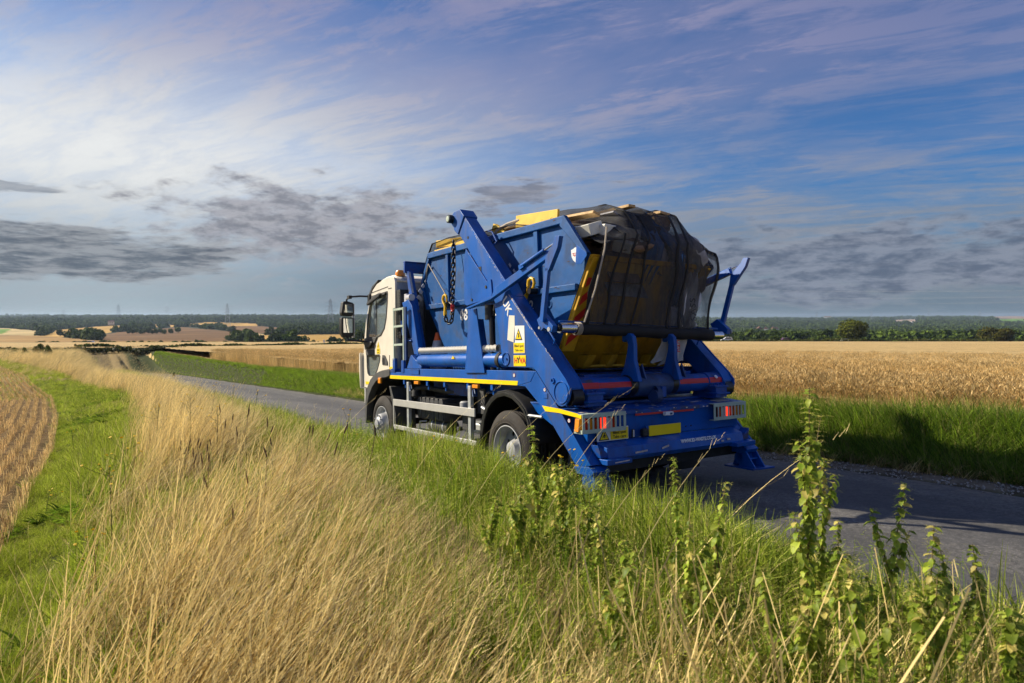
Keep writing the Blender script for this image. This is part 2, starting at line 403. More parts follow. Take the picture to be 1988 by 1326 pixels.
for side in (0, 1):
    mk = (lambda q: q.mirror()) if side else (lambda q: q)
    # rear pair
    wh = bpy.data.objects.new('wheel', None); COL.objects.link(wh); attach(wh, lorry)
    mk(tyre(.03, .29, cR)).build('tyre', 'rubber', wh); mk(tyre(.34, .60, cR)).build('tyre', 'rubber', wh)
    mk(side_rings(.032, cR, (.335, .30))).build('tyre_rib', 'rubber', wh)
    r = MB().lathe([(.05, .268), (.036, .272), (.034, .262), (.05, .252), (.10, .245), (.13, .235), (.20, .235)], (0, *cR), n=56)
    mk(r).build('rim', 'rim', wh)
    holes = [circ((cR[0] + .175 * math.cos(t), cR[1] + .175 * math.sin(t)), .030, 12) for t in [PI / 8 + k * PI / 4 for k in range(8)]]
    mk(MB().prism(circ(cR, .236, 48), .165, .18, holes)).build('wheel_disc', 'rim', wh)
    hb = MB().lathe([(.165, .125), (.16, .12), (.12, .10), (.085, .085), (.075, .05), (.075, 0.001)], (0, *cR), n=32)
    for k in range(8):
        t = k * PI / 4; y, z = cR[0] + .108 * math.cos(t), cR[1] + .108 * math.sin(t); hb.tube([(.165, y, z), (.135, y, z)], .013, 6)
    mk(hb).build('hub', 'rim', wh)
    # front
    wh = bpy.data.objects.new('wheel', None); COL.objects.link(wh); attach(wh, lorry)
    mk(tyre(.05, .32, cF)).build('tyre', 'rubber', wh); mk(side_rings(.052, cF, (.335, .30))).build('tyre_rib', 'rubber', wh)
    mk(MB().lathe([(.07, .268), (.056, .272), (.054, .262), (.07, .252), (.16, .245)], (0, *cF), n=56)).build('rim', 'rim', wh)
    holes = [circ((cF[0] + .195 * math.cos(t), cF[1] + .195 * math.sin(t)), .024, 12) for t in [k * PI / 5 for k in range(10)]]
    mk(MB().prism(circ(cF, .246, 48), .118, .13, holes)).build('wheel_disc', 'rim', wh)
    hb = MB().lathe([(.118, .165), (.06, .158), (.02, .15), (.01, .14), (.01, .115), (-.0, .11), (-.02, .075), (-.035, .07), (-.04, .001)], (0, *cF), n=36)
    for k in range(10):
        t = k * PI / 5; y, z = cF[0] + .128 * math.cos(t), cF[1] + .128 * math.sin(t); hb.tube([(.012, y, z), (-.016, y, z)], .012, 6)
    mk(hb).build('hub', 'rim', wh)
    # rear mudguard: curved sheet with a rolled lip
    arc = [(1.835, .44), (1.815, .60), (1.77, .76), (1.68, .91), (1.57, 1.00), (1.44, 1.065), (1.28, 1.09), (1.12, 1.065), (.98, .995), (.88, .92), (.80, .80), (.77, .66), (.765, .55)]
    g = MB()
    def ring(rows):
        n = len(arc); cx_, cz_ = 1.3, .52
        vs = []
        for (x, dr) in rows:
            for (y, z) in arc:
                d = Vector((y - cx_, z - cz_)).normalized(); vs.append((x, y + d.x * dr, z + d.y * dr))
        fs = [(j * n + i, j * n + i + 1, (j + 1) * n + i + 1, (j + 1) * n + i) for j in range(len(rows) - 1) for i in range(n - 1)]
        return vs, fs
    g.add(*ring([(.02, -.065), (-.005, -.06), (-.012, -.03), (.0, -.026), (-.002, -.008), (.012, 0), (.60, 0), (.61, -.05)]))
    mk(g).build('mudguard', 'blackplastic', lorry, solid=.006, sharp=50)
    mk(MB().box(.0, .02, .79, .86, .83, .85).tube([(.01, .86, .845), (.0, .60, .845)], .014, 8).tube([(.03, 1.815, .87), (.03, 1.70, .84)], .018, 8)).each('mudguard_bracket', 'galv', lorry)
    # front mudguard
    outer = [(5.47, .40), (5.475, .70), (5.44, .88), (5.36, 1.0), (5.24, 1.11), (5.06, 1.20), (4.86, 1.25), (4.66, 1.272), (4.44, 1.272)]
    inner = [(4.44, 1.19), (4.60, 1.16), (4.78, 1.15), (5.0, 1.09), (5.16, .99), (5.30, .86), (5.385, .70), (5.42, .40)]
    mk(MB().prism(outer + inner, -.012, .10)).build('mudguard', 'greyplastic', lorry, .008)
    mk(MB().prism([(5.47, .38)] + outer[1:] + [(4.44, 1.235), (4.66, 1.24), (5.05, 1.165), (5.22, 1.07), (5.34, .96), (5.42, .84), (5.44, .38)], .10, .55)).build('wheel_arch_liner', 'blackplastic', lorry)
    mk(MB().prism([(4.50, 1.02), (4.57, 1.03), (4.47, .82), (4.41, .60), (4.385, .36), (4.30, .36), (4.33, .62), (4.40, .86)], .03, .36)).build('mudguard', 'greyplastic', lorry, .008)
    mk(MB().box(.0, .05, 5.47, 5.53, .72, .98).box(.0, .02, 5.47, 5.70, .96, .98)).build('step_bracket', 'alu', lorry, .006)

# blue sub-frame rails with the reflective strip
railp = [(4.444, 1.145), (4.444, 1.244), (3.957, 1.249), (3.957, 1.300), (.70, 1.304), (.80, 1.19), (1.03, 1.145)]
both(MB().prism(railp, .0, .10), 'side_rail', 'blue', .004)
both(MB().prism([(4.446, 1.147), (4.446, 1.199), (1.02, 1.195), (1.034, 1.149)], -.003, .001), 'reflective_strip', 'reflyellow')
MB().box(.10, 2.30, .95, 4.42, 1.235, 1.262).box(.5, 1.9, .9, 4.0, .98, 1.235).build('deck', 'blueworn', lorry, .004)
MB().box(-.006, .0, 3.42, 3.69, 1.225, 1.295).box(-.014, -.006, 3.42, 3.69, 1.290, 1.298).box(-.014, -.006, 3.42, 3.44, 1.225, 1.290).build('maker_plate', 'blue', lorry, .002)
for y in (3.95, 3.2, 2.7, 2.1, 1.55):
    both(MB().box(.012, .03, y, y + .05, 1.075, 1.146).box(.03, .05, y + .01, y + .03, 1.02, 1.10), 'rail_bracket', 'blue', .003)
MB().box(.25, .45, 2.45, 3.1, .95, 1.12).each('valve_block', 'blueworn', lorry, .02)
MB().tube([(.2, 4.2, 1.1), (.16, 4.1, .98), (.2, 3.95, .9), (.3, 3.8, .9)], .014, 8).tube([(.25, 3.6, 1.0), (.2, 3.3, 1.02), (.3, 2.9, 1.0), (.3, 2.5, 1.03)], .022, 8).tube([(.2, 2.2, 1.05), (.15, 2.0, .95), (.2, 1.95, .8)], .01, 6).each('hose', 'blackplastic', lorry)

# tail: deck plate, rear panel, bumper beam
tail = MB().prism([(-.004, .91), (.02, .855), (.03, .64), (.30, .64), (.95, .92), (.95, .975), (.60, .962), (.31, .945)], .10, 2.30)
tail.build('tail_panel', 'blue', lorry, .005)
MB().prism([(-.006, .875), (-.006, .912), (.33, .947), (.33, .91)], .0, 2.40).build('tail_deck', 'blueworn', lorry, .004)
MB().box(.10, 2.30, .33, .9, .948, .975).build('tail_deck', 'blueworn', lorry, .004)
bm_ = MB().prism([(.02, .642), (-.125, .592), (-.145, .50), (-.10, .455), (.02, .455)], .20, 2.18); bm_.build('bumper_beam', 'blue', lorry, .006)
MB().box(.06, 2.3, .03, .08, .33, .455).build('under_bar', 'dark', lorry, .006)
both(MB().prism([(.12, .455), (.43, .455), (.43, .497), (.12, .505)], -.22, -.10, axis='y'), 'bumper_end', 'blue', .006)
both(MB().prism([(.10, .63), (.26, .51), (.12, .51)], -.13, -.02, axis='y'), 'gusset_plate', 'blueworn', .004)
sc1 = MB()
for i in range(60):
    x = random.uniform(.05, 2.3); y = random.choice((0, 1, 1)); sz = random.uniform(.006, .028)
    if y: z0 = random.uniform(0.005, .30); sc1.obox((x, z0, .9155 + z0 * .106), sz * 2.4, sz * .6, .001, (.105, 0, random.uniform(-.4, .4)))
    else: sc1.obox((x, -.0075, random.uniform(.88, .908)), sz, .001, sz * .5)
sc1.obox((.08, .06, .9225), .10, .035, .001, (.105, 0, .1)).obox((.10, .02, .918), .06, .018, .001, (.105, 0, 0)).obox((2.12, .12, .929), .26, .10, .002, (.105, 0, .2)).obox((1.75, .16, .933), .2, .03, .001, (.105, 0, .3))
sc1.obox((.62, -.148, .53), .16, .002, .016, (0, -.05, 0)).obox((.95, -.148, .545), .10, .002, .018, (0, -.2, 0)).obox((.30, -.223, .478), .18, .002, .010, (0, -.04, 0)).obox((1.82, -.148, .53), .04, .002, .018).obox((1.92, -.148, .54), .05, .002, .02)
o = sc1.build('paint_chips', 'scuff', lorry); o['kind'] = 'stuff'

# rear stabiliser legs
legp = [(1.10, 1.144), (1.03, 1.143), (.80, 1.188), (.70, 1.302), (.33, .944), (-.126, .457), (.073, .419), (.374, .722), (.565, .915), (.894, 1.142)]
legp = [(.70, 1.304), (.33, .944), (-.126, .457), (.073, .419), (.374, .722), (.565, .915), (.894, 1.142), (1.02, 1.1435), (.79, 1.19)]
for side in (0, 1):
    mk = (lambda q: q.mirror()) if side else (lambda q: q)
    lg = mk(MB().prism(legp, .0, .035)).build('stabiliser_leg', 'blue', lorry, .004)
    mk(MB().prism([(.33, .935), (-.12, .455), (.073, .425), (.36, .72), (.55, .91)], .035, .20)).build('leg_box', 'blue', lg, .004)
    # sliding foot with a round pad joint
    mk(MB().prism([(-.10, .445), (-.17, .40), (-.14, .36), (.08, .36), (.11, .42)], -.005, .20)).build('leg_shoe', 'blue', lg, .006)
    mk(MB().prism([(-.15, .37), (-.02, .37), (-.05, .205), (-.26, .205)], .0, .02).prism([(-.15, .37), (-.02, .37), (-.05, .205), (-.26, .205)], .17, .19).prism([(-.12, .34), (.02, .34), (.08, .205), (-.02, .205)], .06, .13).tube([(.0, -.05, .30), (.19, -.05, .30)], .06, 16).box(.02, .17, -.17, -.14, .285, .30)).each('foot_bracket', 'blue', lg, .004)
    mk(MB().prism([(-.10, -.30), (.24, -.27), (.22, .12), (-.05, .16)], .19, .208, axis='z')).build('foot_plate', 'blueworn', lg, .004)
    mk(MB().prism([(.596, .960), (.317, .945), (.32, .905), (.543, .907)], -.004, -.001).prism([(.317, .945), (-.009, .911), (-.009, .874), (.32, .905)], -.004, -.001)).each('reflective_strip', 'reflyellow', lorry)
    mk(MB().box(-.006, -.0005, .50, .58, 1.035, 1.085)).build('cast_number', 'blue', lorry, .002)

# lower lift arms, pivots, boss
arm = [(1.107, 2.109), (1.30, 2.07), (1.449, 2.041), (1.404, 1.901), (1.328, 1.589), (1.307, 1.486), (1.293, 1.41), (1.262, 1.362), (1.222, 1.345), (1.07, 1.340), (.72, 1.336), (.66, 1.30), (.351, 1.001), (.305, .976), (.261, .968), (.20, .985), (.154, 1.039), (.132, 1.105), (.134, 1.16), (.193, 1.235), (.414, 1.442)]
upper = [(2.262, 2.965), (2.105, 3.145), (1.24, 2.285), (1.10, 2.10), (1.45, 2.04), (1.62, 2.30)]
gus = [(2.075, 2.755), (1.60, 2.31), (1.522, 2.33), (1.512, 2.30), (1.497, 2.171), (1.507, 2.135), (1.535, 2.116), (2.07, 2.070), (2.11, 2.085), (2.13, 2.14), (2.13, 2.62)]
for side in (0, 1):
    mk = (lambda q: q.mirror()) if side else (lambda q: q)
    A = mk(MB().prism(arm, -.02, .004)).build('lift_arm', 'blue', lorry, .006)
    ins = [(1.13, 2.07), (1.40, 2.02), (1.31, 1.58), (1.28, 1.38), (.74, 1.36), (.33, 1.03), (.20, 1.05), (.17, 1.13), (.22, 1.24), (.42, 1.41)]
    mk(MB().prism([(1.10, 2.10), (1.40, 2.02), (1.30, 1.80), (.60, 1.30), (.33, 1.02), (.25, .99), (.17, 1.06), (.155, 1.15), (.205, 1.235), (.42, 1.435)], .004, .15)).build('arm_box', 'blue', A, .004)
    mk(MB().prism(arm[:1] + [(1.30, 2.07), (1.20, 1.9), (.45, 1.15), (.28, 1.0), (.20, 1.0), (.15, 1.05), (.132, 1.13), (.193, 1.23), (.414, 1.442)], .150, .162)).build('arm_plate', 'blue', A, .004)
    mk(MB().lathe([(-.02, .110), (-.028, .108), (-.028, .102), (-.020, .098)], (0, .262, 1.105), n=36).lathe([(-.02, .030), (-.034, .028), (-.034, .016), (-.02, .014)], (0, .387, 1.216), n=20).lathe([(-.02, .075), (-.03, .073), (-.03, .062), (-.02, .060)], (0, 1.215, 1.43), n=28).tube([(-.02, 1.205, 1.43), (-.032, 1.205, 1.43)], .012, 8)).each('pivot_boss', 'blue', A)
    mk(MB().tube([(.02, .262, 1.105), (.155, .262, 1.105)], .105, 28).tube([(.02, .20, 1.06), (.15, .20, 1.06)], .085, 20)).build('pivot_bearing', 'grease', A)
    U_ = mk(MB().prism(upper, .0, .16)).build('lift_arm_extension', 'blue', lorry, .010)
    mk(MB().prism([(2.212, 3.262), (2.365, 3.258), (2.448, 3.21), (2.435, 3.11), (2.375, 3.063), (2.372, 3.03), (2.305, 2.98), (2.27, 2.955), (2.11, 3.16)], -.014, .185)).build('arm_head', 'blue', U_, .012)
    mk(MB().tube([(-.02, 2.40, 3.17), (-.075, 2.40, 3.17)], .052, 20)).build('arm_head_pin', 'grease', U_)
    mk(MB().lathe([(-.075, .04), (-.085, .036), (-.088, .001)], (0, 2.40, 3.17), n=16)).build('pin_cap', 'sage', U_)
    mk(MB().prism(gus, -.014, -.002)).build('gusset_plate', 'blue', U_, .004)
    mk(MB().prism([(2.10, 2.10), (1.53, 2.14), (1.52, 2.30), (2.05, 2.74)], .04, .15)).build('arm_link', 'blueworn', U_, .006)
    mk(MB().tube([(-.012, 1.62, 2.25), (-.022, 1.62, 2.25)], .018, 10).tube([(-.012, 1.94, 2.13), (-.022, 1.94, 2.13)], .016, 10).obox((-.01, 1.96, 2.2), .008, .008, .17, (-.08, 0, 0)).tube([(-.001, 2.04, 2.885), (-.004, 2.04, 2.885)], .018, 10)).each('arm_detail', 'dark', U_)
    mk(MB().box(-.004, .0, 1.74, 1.80, 2.44, 2.50)).build('arm_slot', 'dark', U_)
    hd = lambda pts: MB().tube(pts, .010, 8)
    mk(hd([(.12, .71, 1.685), (.12, .645, 1.735), (.12, .53, 1.61), (.12, .575, 1.52)])).build('grab_handle', 'blue', A)
    mk(hd([(.17, 1.86, 2.95), (.19, 1.80, 2.93), (.19, 1.70, 2.80), (.17, 1.74, 2.76)])).build('grab_handle', 'blue', U_)
    # support column between the rail and the arm
    mk(MB().prism([(2.036, 1.79), (2.02, 2.03), (1.84, 2.02), (1.668, 1.272), (2.122, 1.264)], -.022, -.004)).build('support_column', 'blue', lorry, .004)
    mk(MB().prism([(1.99, 1.9), (1.87, 1.9), (1.73, 1.31), (2.08, 1.31)], -.004, .10)).build('column_box', 'blueworn', lorry, .004)
    mk(MB().tube([(.06, 1.66, 2.05), (.06, 1.66, 1.88)], .06, 14).tube([(.06, 1.62, 1.9), (.06, 1.60, 1.3)], .035, 12)).each('lift_ram', 'grease', lorry)
    mk(MB().tube([(.06, 1.70, 2.02), (.05, 1.67, 1.90), (.06, 1.58, 1.93), (.06, 1.55, 2.05)], .016, 8)).each('hose', 'blackplastic', lorry)
    # hydraulic cylinder lying along the rail
    cyl = MB().lathe([(1.30, .03), (1.30, .078), (1.33, .082), (3.44, .082), (3.50, .07), (3.53, .03)], (.06, 0, 1.415), axis='y', n=28)
    mk(cyl).build('hydraulic_cylinder', 'blue', lorry)
    mk(MB().lathe([(1.38, .084), (1.38, .092), (1.44, .092), (1.44, .084)], (.06, 0, 1.415), axis='y', n=28)).build('cylinder_gland', 'dark', lorry)
    mk(MB().prism([(3.70, 1.49), (3.66, 1.495), (3.63, 1.47), (3.36, 1.335), (3.36, 1.305), (3.83, 1.305)], -.004, .12)).build('cylinder_bracket', 'blue', lorry, .004)
    # ribbed hose guard above the cylinder
    gr = MB(); n = 27
    prof = []
    for k in range(n * 4 + 1):
        y = 1.45 + (3.452 - 1.45) * k / (n * 4); prof.append((y, .036 + .010 * math.cos(2 * PI * k / 4)))
    gr.lathe(prof, (.04, 0, 1.548), axis='y', n=12)
    mk(gr).build('ribbed_hose', 'grab', lorry)
    mk(MB().tube([(.04, 1.40, 1.59), (.04, 1.40, 1.50), (.04, 1.46, 1.50)], .008, 6).tube([(.04, 3.53, 1.47), (.04, 3.53, 1.59), (.04, 3.45, 1.59)], .008, 6).tube([(.04, 3.45, 1.5), (.05, 3.62, 1.49), (.08, 3.70, 1.45)], .007, 6)).each('hose_hanger', 'blue', lorry)
MB().prism([(2.445, 1.435), (2.365, 1.435), (2.40, 1.475)], -.030, -.026).build('warning_sticker', 'reflyellow', lorry)

# tail cross shaft with collars, red tape and bearing blocks
def shaft(x0, x1, r, name, m, dy=0, n=32): return MB().lathe([(x0, .02), (x0, r - .006), (x0 + .006, r), (x1 - .006, r), (x1, r - .006), (x1, .02)], (0, .28 + dy, 1.135), n=n).build(name, m, lorry)
shaft(.16, .385, .108, 'shaft_collar', 'blueworn'); shaft(.385, .85, .098, 'cross_shaft', 'blueworn'); shaft(.83, .92, .112, 'shaft_seal', 'grease')
shaft(.92, 1.44, .118, 'hook_drum', 'rust'); shaft(1.44, 1.53, .112, 'shaft_seal', 'grease'); shaft(1.53, 2.03, .098, 'cross_shaft', 'blueworn'); shaft(2.03, 2.26, .108, 'shaft_collar', 'blueworn')
def tape(x0, x1, r): return MB().lathe([(x0, r), (x1, r)], (0, .28, 1.135), n=8, a0=math.radians(183), a1=math.radians(156) if 0 else math.radians(151 + 0)).build('red_tape', 'redtape', lorry)
tape(.162, .383, .1095); tape(.395, .83, .0995); tape(1.555, 2.02, .0995); tape(2.035, 2.255, .1095)
for x in (.16, 2.02):
    MB().prism([(.14, .955), (.44, .955), (.42, 1.05), (.36, 1.06), (.18, 1.06)], x + .02, x + .20).box(x, x + .23, .09, .24, 1.075, 1.098).box(x, x + .23, .07, .24, 1.0, 1.02).box(x + .02, x + .21, .10, .24, .965, 1.08).build('bearing_block', 'blueworn', lorry, .005)
    b_ = MB()
    for k in range(3): b_.tube([(x + .05 + .065 * k, .15, 1.095), (x + .05 + .065 * k, .15, 1.115)], .014, 6)
    b_.each('bolt', 'blueworn', lorry)
for x, lean in ((.85, .012), (1.45, .012)):
    hook = [(.10, 1.18), (.40, 1.18), (.31, 1.34), (.265, 1.48), (.25, 1.56), (.262, 1.60), (.30, 1.605), (.315, 1.585), (.335, 1.60), (.335, 1.65), (.29, 1.678), (.22, 1.675), (.18, 1.64), (.165, 1.56), (.165, 1.40)]
    MB().prism([((p[0]), p[1]) for p in hook], x, x + .055).build('tipping_hook', 'blue', lorry, .008)
    MB().prism([(.12, 1.2), (.18, 1.36), (.25, 1.24)], x + .12, x + .14).build('hook_stay', 'rust', lorry, .003)
MB().lathe([(-.03, .07), (.03, .07)], (1.16, .17, 1.06), axis='x', n=20).tube([(1.10, .15, 1.02), (1.18, .15, 1.02)], .07, 20).build('drum_eye', 'rust', lorry)
MB().box(1.19, 1.25, .10, .16, 1.01, 1.12).each('stop_block', 'blueworn', lorry, .005)
MB().box(.4, 2.0, .42, .5, 1.0, 1.26).box(.3, 2.1, .5, .95, 1.20, 1.24).build('shaft_support', 'blueworn', lorry, .005)
shf = MB()
for i in range(40): shf.obox((random.uniform(.45, 2.0), random.uniform(.5, .8), 1.245), random.uniform(.02, .09), random.uniform(.02, .06), .02, (0, 0, random.random() * 3))
o = shf.build('dirt_on_deck', 'grease', lorry); o['kind'] = 'stuff'

# rear lamps in their barred guards
def lamp_guard(x0, x1, nb, flip):
    g = MB(); y = -.065; z0, z1 = .738, .918; t = .020
    holes = []; W_ = (x1 - x0 - 2 * t); p = W_ / nb
    for k in range(nb): holes.append([(x0 + t + p * k + .009, z0 + .036), (x0 + t + p * (k + 1) - .009, z0 + .036), (x0 + t + p * (k + 1) - .009, z1 - .036), (x0 + t + p * k + .009, z1 - .036)])
    g.prism([(x0, z0), (x1, z0), (x1, z1), (x0, z1)], y - .005, y, holes, axis='y')
    G_ = g.build('lamp_guard', 'sage', lorry)
    e = x0 if not flip else x1
    MB().box(x0, x1, y, -.006, z0, z0 + .006).box(x0, x1, y, -.006, z1 - .006, z1).box(e - .003, e + .003, y, .05, z0, z0 + .034).each('guard_bracket', 'sage', G_)
    s = -1 if flip else 1; a_ = x1 - .06 if flip else x0 + .05
    X = lambda d: a_ + s * d
    def lens(d0, d1, m, nm, zr=(.765, .872)):
        q0, q1 = sorted((X(d0), X(d1))); return MB().box(q0, q1, -.048, -.002, *zr).build(nm, m, L_, .010, seg=2)
    L_ = MB().box(min(X(-.01), X(.39)), max(X(-.01), X(.39)), -.030, .0, .758, .880).build('rear_lamp', 'blackplastic', lorry, .006)
    lens(.0, .05, 'redlens', 'lens'); lens(.055, .115, 'amber', 'lens'); lens(.12, .19, 'redlens', 'lens'); lens(.195, .265, 'redlit', 'lens'); lens(.27, .32, 'whitelens', 'lens'); lens(.325, .385, 'redlens', 'lens')
lamp_guard(-.040, .500, 9, False); lamp_guard(1.785, 2.33, 9, True)
MB().prism([(-.06, .755), (.0, .755), (-.01, .875), (-.045, .875)], -.03, .03, axis='y').build('side_marker', 'amber', lorry, .004)
MB().box(.693, 1.542, -.004, .001, .856, .884).build('red_reflective_strip', 'redtape', lorry)
MB().box(1.075, 1.19, -.045, -.002, .835, .872).build('number_plate_lamp', 'white', lorry, .006)
MB().box(1.135, 1.17, -.047, -.044, .843, .862).build('lamp_glass', 'rust', lorry)
MB().box(.866, 1.329, -.014, -.001, .641, .745).build('number_plate', 'plate', lorry, .004)
MB().box(.83, .866, -.008, -.001, .645, .745).build('plate_backing', 'blue', lorry)
MB().box(.745, .825, -.06, -.0, .645, .73).build('trailer_socket', 'blackplastic', lorry, .02)
MB().box(.635, .672, -.010, .0, .645, .728).build('marker_holder', 'blackplastic', lorry, .004)
MB().box(.648, .664, -.013, -.008, .652, .722).build('marker_lamp', 'whitelens', lorry, .002)
for x in (1.42, 1.50): MB().tube([(x, -.003, .70), (x, .005, .70)], .008, 8).each('bolt', 'dark', lorry)
# warning sign on the tail and its print
rs = MB().box(.183, .586, -.012, -.002, .642, .768).build('warning_sign', 'white', lorry, .006)
MB().box(.350, .578, -.0135, -.011, .65, .760).build('sign_panel', 'reflyellow', rs)
MB().prism([(.20, .652), (.335, .652), (.268, .758)], -.0140, -.0115, axis='y').build('sign_triangle', 'ink', rs)
MB().prism([(.217, .661), (.319, .661), (.268, .742)], -.0155, -.0135, axis='y').build('sign_triangle', 'reflyellow', rs)
MB().box(.262, .275, -.0165, -.015, .675, .71).obox((.268, -.016, .718), .012, .0015, .012).obox((.255, -.016, .690), .006, .0015, .03, (0, .5, 0)).obox((.284, -.016, .690), .006, .0015, .03, (0, -.5, 0)).build('sign_pictogram', 'ink', rs)
text('Blind spot', .042, (.464, -.0145, .715), *REAR, 'ink', rs); text('Take care', .042, (.464, -.0145, .675), *REAR, 'ink', rs)
text('WWW.ID-WASTE.CO.UK', .048, (1.46, -.1345, .574), (1, 0, 0), (0, .09, .40), 'white', lorry, bold=.0022)
MB().box(1.83, 2.34, .60, .62, .10, .31).build('mud_flap', 'blackplastic', lorry)
MB().box(.06, .57, .60, .62, .10, .31).build('mud_flap', 'blackplastic', lorry)

# stickers on the left arm
ws = MB().prism([(1.143, 1.897), (1.036, 1.888), (1.036, 1.79), (1.061, 1.604), (1.182, 1.634)], -.023, -.0195).build('cream_patch', 'cream', lorry)
s1 = MB().prism([(1.034, 1.780), (.856, 1.773), (.850, 1.487), (1.060, 1.487), (1.060, 1.6), (1.034, 1.6)], -.0245, -.0205).build('warning_sticker', 'white', lorry, .001)
MB().prism([(1.058, 1.598), (.862, 1.596), (.855, 1.493), (1.055, 1.493)], -.0262, -.0240).build('sticker_panel', 'reflyellow', s1)
MB().prism([(1.027, 1.628), (.893, 1.624), (.963, 1.748)], -.0258, -.0240).build('sticker_triangle', 'ink', s1)
MB().prism([(1.010, 1.640), (.912, 1.637), (.963, 1.728)], -.0272, -.0254).build('sticker_triangle', 'reflyellow', s1)
MB().obox((-.028, .960, 1.675), .002, .012, .045).obox((-.028, .968, 1.69), .002, .03, .008, (.4, 0, 0)).obox((-.028, .955, 1.662), .002, .03, .008, (-.6, 0, 0)).build('sticker_pictogram', 'ink', s1)
text('Blind spot', .042, (-.0268, .958, 1.565), *SIDE, 'greyink', s1); text('Take care', .036, (-.0268, .958, 1.520), *SIDE, 'greyink', s1)
s2 = MB().prism([(1.064, 1.468), (.838, 1.466), (.841, 1.352), (1.062, 1.352)], -.0245, -.0205).build('maker_sticker', 'reflyellow', lorry, .001)
text('H', .082, (-.0255, 1.020, 1.408), *SIDE, 'redink', s2, bold=.002); text('Y', .086, (-.0256, .968, 1.412), *SIDE, 'ink', s2, bold=.0015); text('VA', .082, (-.0255, .895, 1.408), *SIDE, 'redink', s2, bold=.002)
MB().obox((-.0255, .955, 1.448), .001, .004, .03, (.4, 0, 0)).build('sticker_emblem', 'ink', s2)
ud = Vector((0, -.40, -.95)).normalized(); uu = Vector((0, -.95, .40)).normalized()
ud = Vector((0, -.43, -.55)).normalized(); uu = Vector((0, -.55, .43)).normalized()
ud, uu = Vector((0, -.54, -.84)), Vector((0, -.84, .54))
text('UK', .15, (-.0215, 1.185, 2.000), ud, uu, 'white', lorry, bold=.003)
for i, (y, z, r, x) in enumerate(((1.088, 1.254, .021, -.001), (.548, 1.119, .019, -.001), (.170, .842, .020, -.001))):
    d = MB().tube([(x + .001, y, z), (x - .003, y, z)], r, 20).build('round_sticker', 'redink' if 0 else 'hookred', lorry)
    MB().tube([(x - .002, y, z), (x - .0045, y, z)], r * .82, 20).build('sticker_face', 'white', d); text('T', r * 1.1, (x - .005, y, z), *SIDE, 'ink', d)
MB().tube([(2.14, .178, 1.19), (2.14, .172, 1.195)], .022, 16).build('round_sticker', 'white', lorry)
MB().obox((-.0205, .95, 1.93), .001, .006, .55, (PI / 2 - .80 + PI / 2, 0, 0)).build('worn_edge', 'scuff', lorry)

# side guard
both(MB().box(-.02, .0, 1.91, 4.30, .752, .848).box(-.02, -.012, 4.275, 4.30, .44, .752), 'side_guard_rail', 'alu', .004)
both(MB().box(-.02, .005, 1.88, 4.28, .412, .472), 'side_guard_rail', 'alu', .006)
for y in (3.80, 2.04): both(MB().box(.004, .05, y, y + .065, .42, 1.11), 'side_guard_post', 'galv', .004)
for y in (3.70, 1.93): both(MB().tube([(.03, y + .10, 1.06), (.0, y + .04, .98)], .009, 8).tube([(.03, y + .06, 1.07), (.02, y + .02, 1.02)], .006, 6), 'guard_latch', 'chrome')
for (y0, y1, z0, z1) in ((3.44, 3.58, 1.089, 1.132), (1.84, 1.97, 1.088, 1.131)): both(MB().box(-.015, .02, y0, y1, z0, z1), 'side_marker', 'amber', .006)
both(MB().box(-.035, .0, 4.752, 4.86, 1.06, 1.155), 'side_marker', 'amber', .014)
# battery box, air tanks, filter
bb = MB()
for k in range(6):
    y = 2.98 + k * .13; bb.prism([(y, .62), (y + .122, .62), (y + .122, .86), (y + .10, .90), (y + .022, .90), (y, .86)], .12, .55)
bb.prism([(2.96, .60), (3.78, .60), (3.78, .85), (2.96, .85)], .14, .55); bb.build('battery_box', 'greyplastic', lorry, .008)
at_ = MB().lathe([(2.98, .02), (2.98, .06), (3.0, .10), (3.55, .10), (3.58, .06), (3.58, .02)], (.28, 0, .515), axis='y', n=24); at_.build('air_tank', 'greyplastic', lorry)
MB().lathe([(3.1, .104), (3.13, .104)], (.28, 0, .515), axis='y', n=24).lathe([(3.42, .104), (3.45, .104)], (.28, 0, .515), axis='y', n=24).tube([(.2, 3.62, .56), (.14, 3.72, .55), (.14, 3.72, .45), (.25, 3.62, .42)], .012, 8).each('tank_strap', 'galv', lorry)
MB().lathe([(.78, .02), (.78, .075), (.88, .075), (.895, .06), (.90, .001)], (.2, 2.50, 0), axis='z', n=20).build('filter', 'rim', lorry)
MB().lathe([(.86, .03), (.90, .075), (.99, .06), (1.0, .04)], (.2, 3.95, 0), axis='z', n=16).tube([(.2, 3.95, 1.0), (.22, 3.7, 1.03), (.25, 3.2, 1.0), (.28, 2.9, .99)], .035, 10).each('air_intake_pipe', 'blackplastic', lorry)
MB().box(.09, .11, 1.86, 2.02, .78, 1.08).tube([(.1, 1.92, .9), (.07, 1.92, .9)], .01, 6).each('bracket_plate', 'greyplastic', lorry, .003)
MB().box(.10, .22, 2.28, 2.42, .55, .76).tube([(.12, 2.45, .56), (.05, 2.45, .56)], .03, 10).build('valve', 'greyplastic', lorry, .01)
MB().box(.3, .6, 1.95, 2.8, .48, .62).each('fuel_tank', 'galv', lorry, .03)
MB().box(1.75, 2.3, 2.2, 3.9, .55, .95).each('fuel_tank', 'greyplastic', lorry, .05)

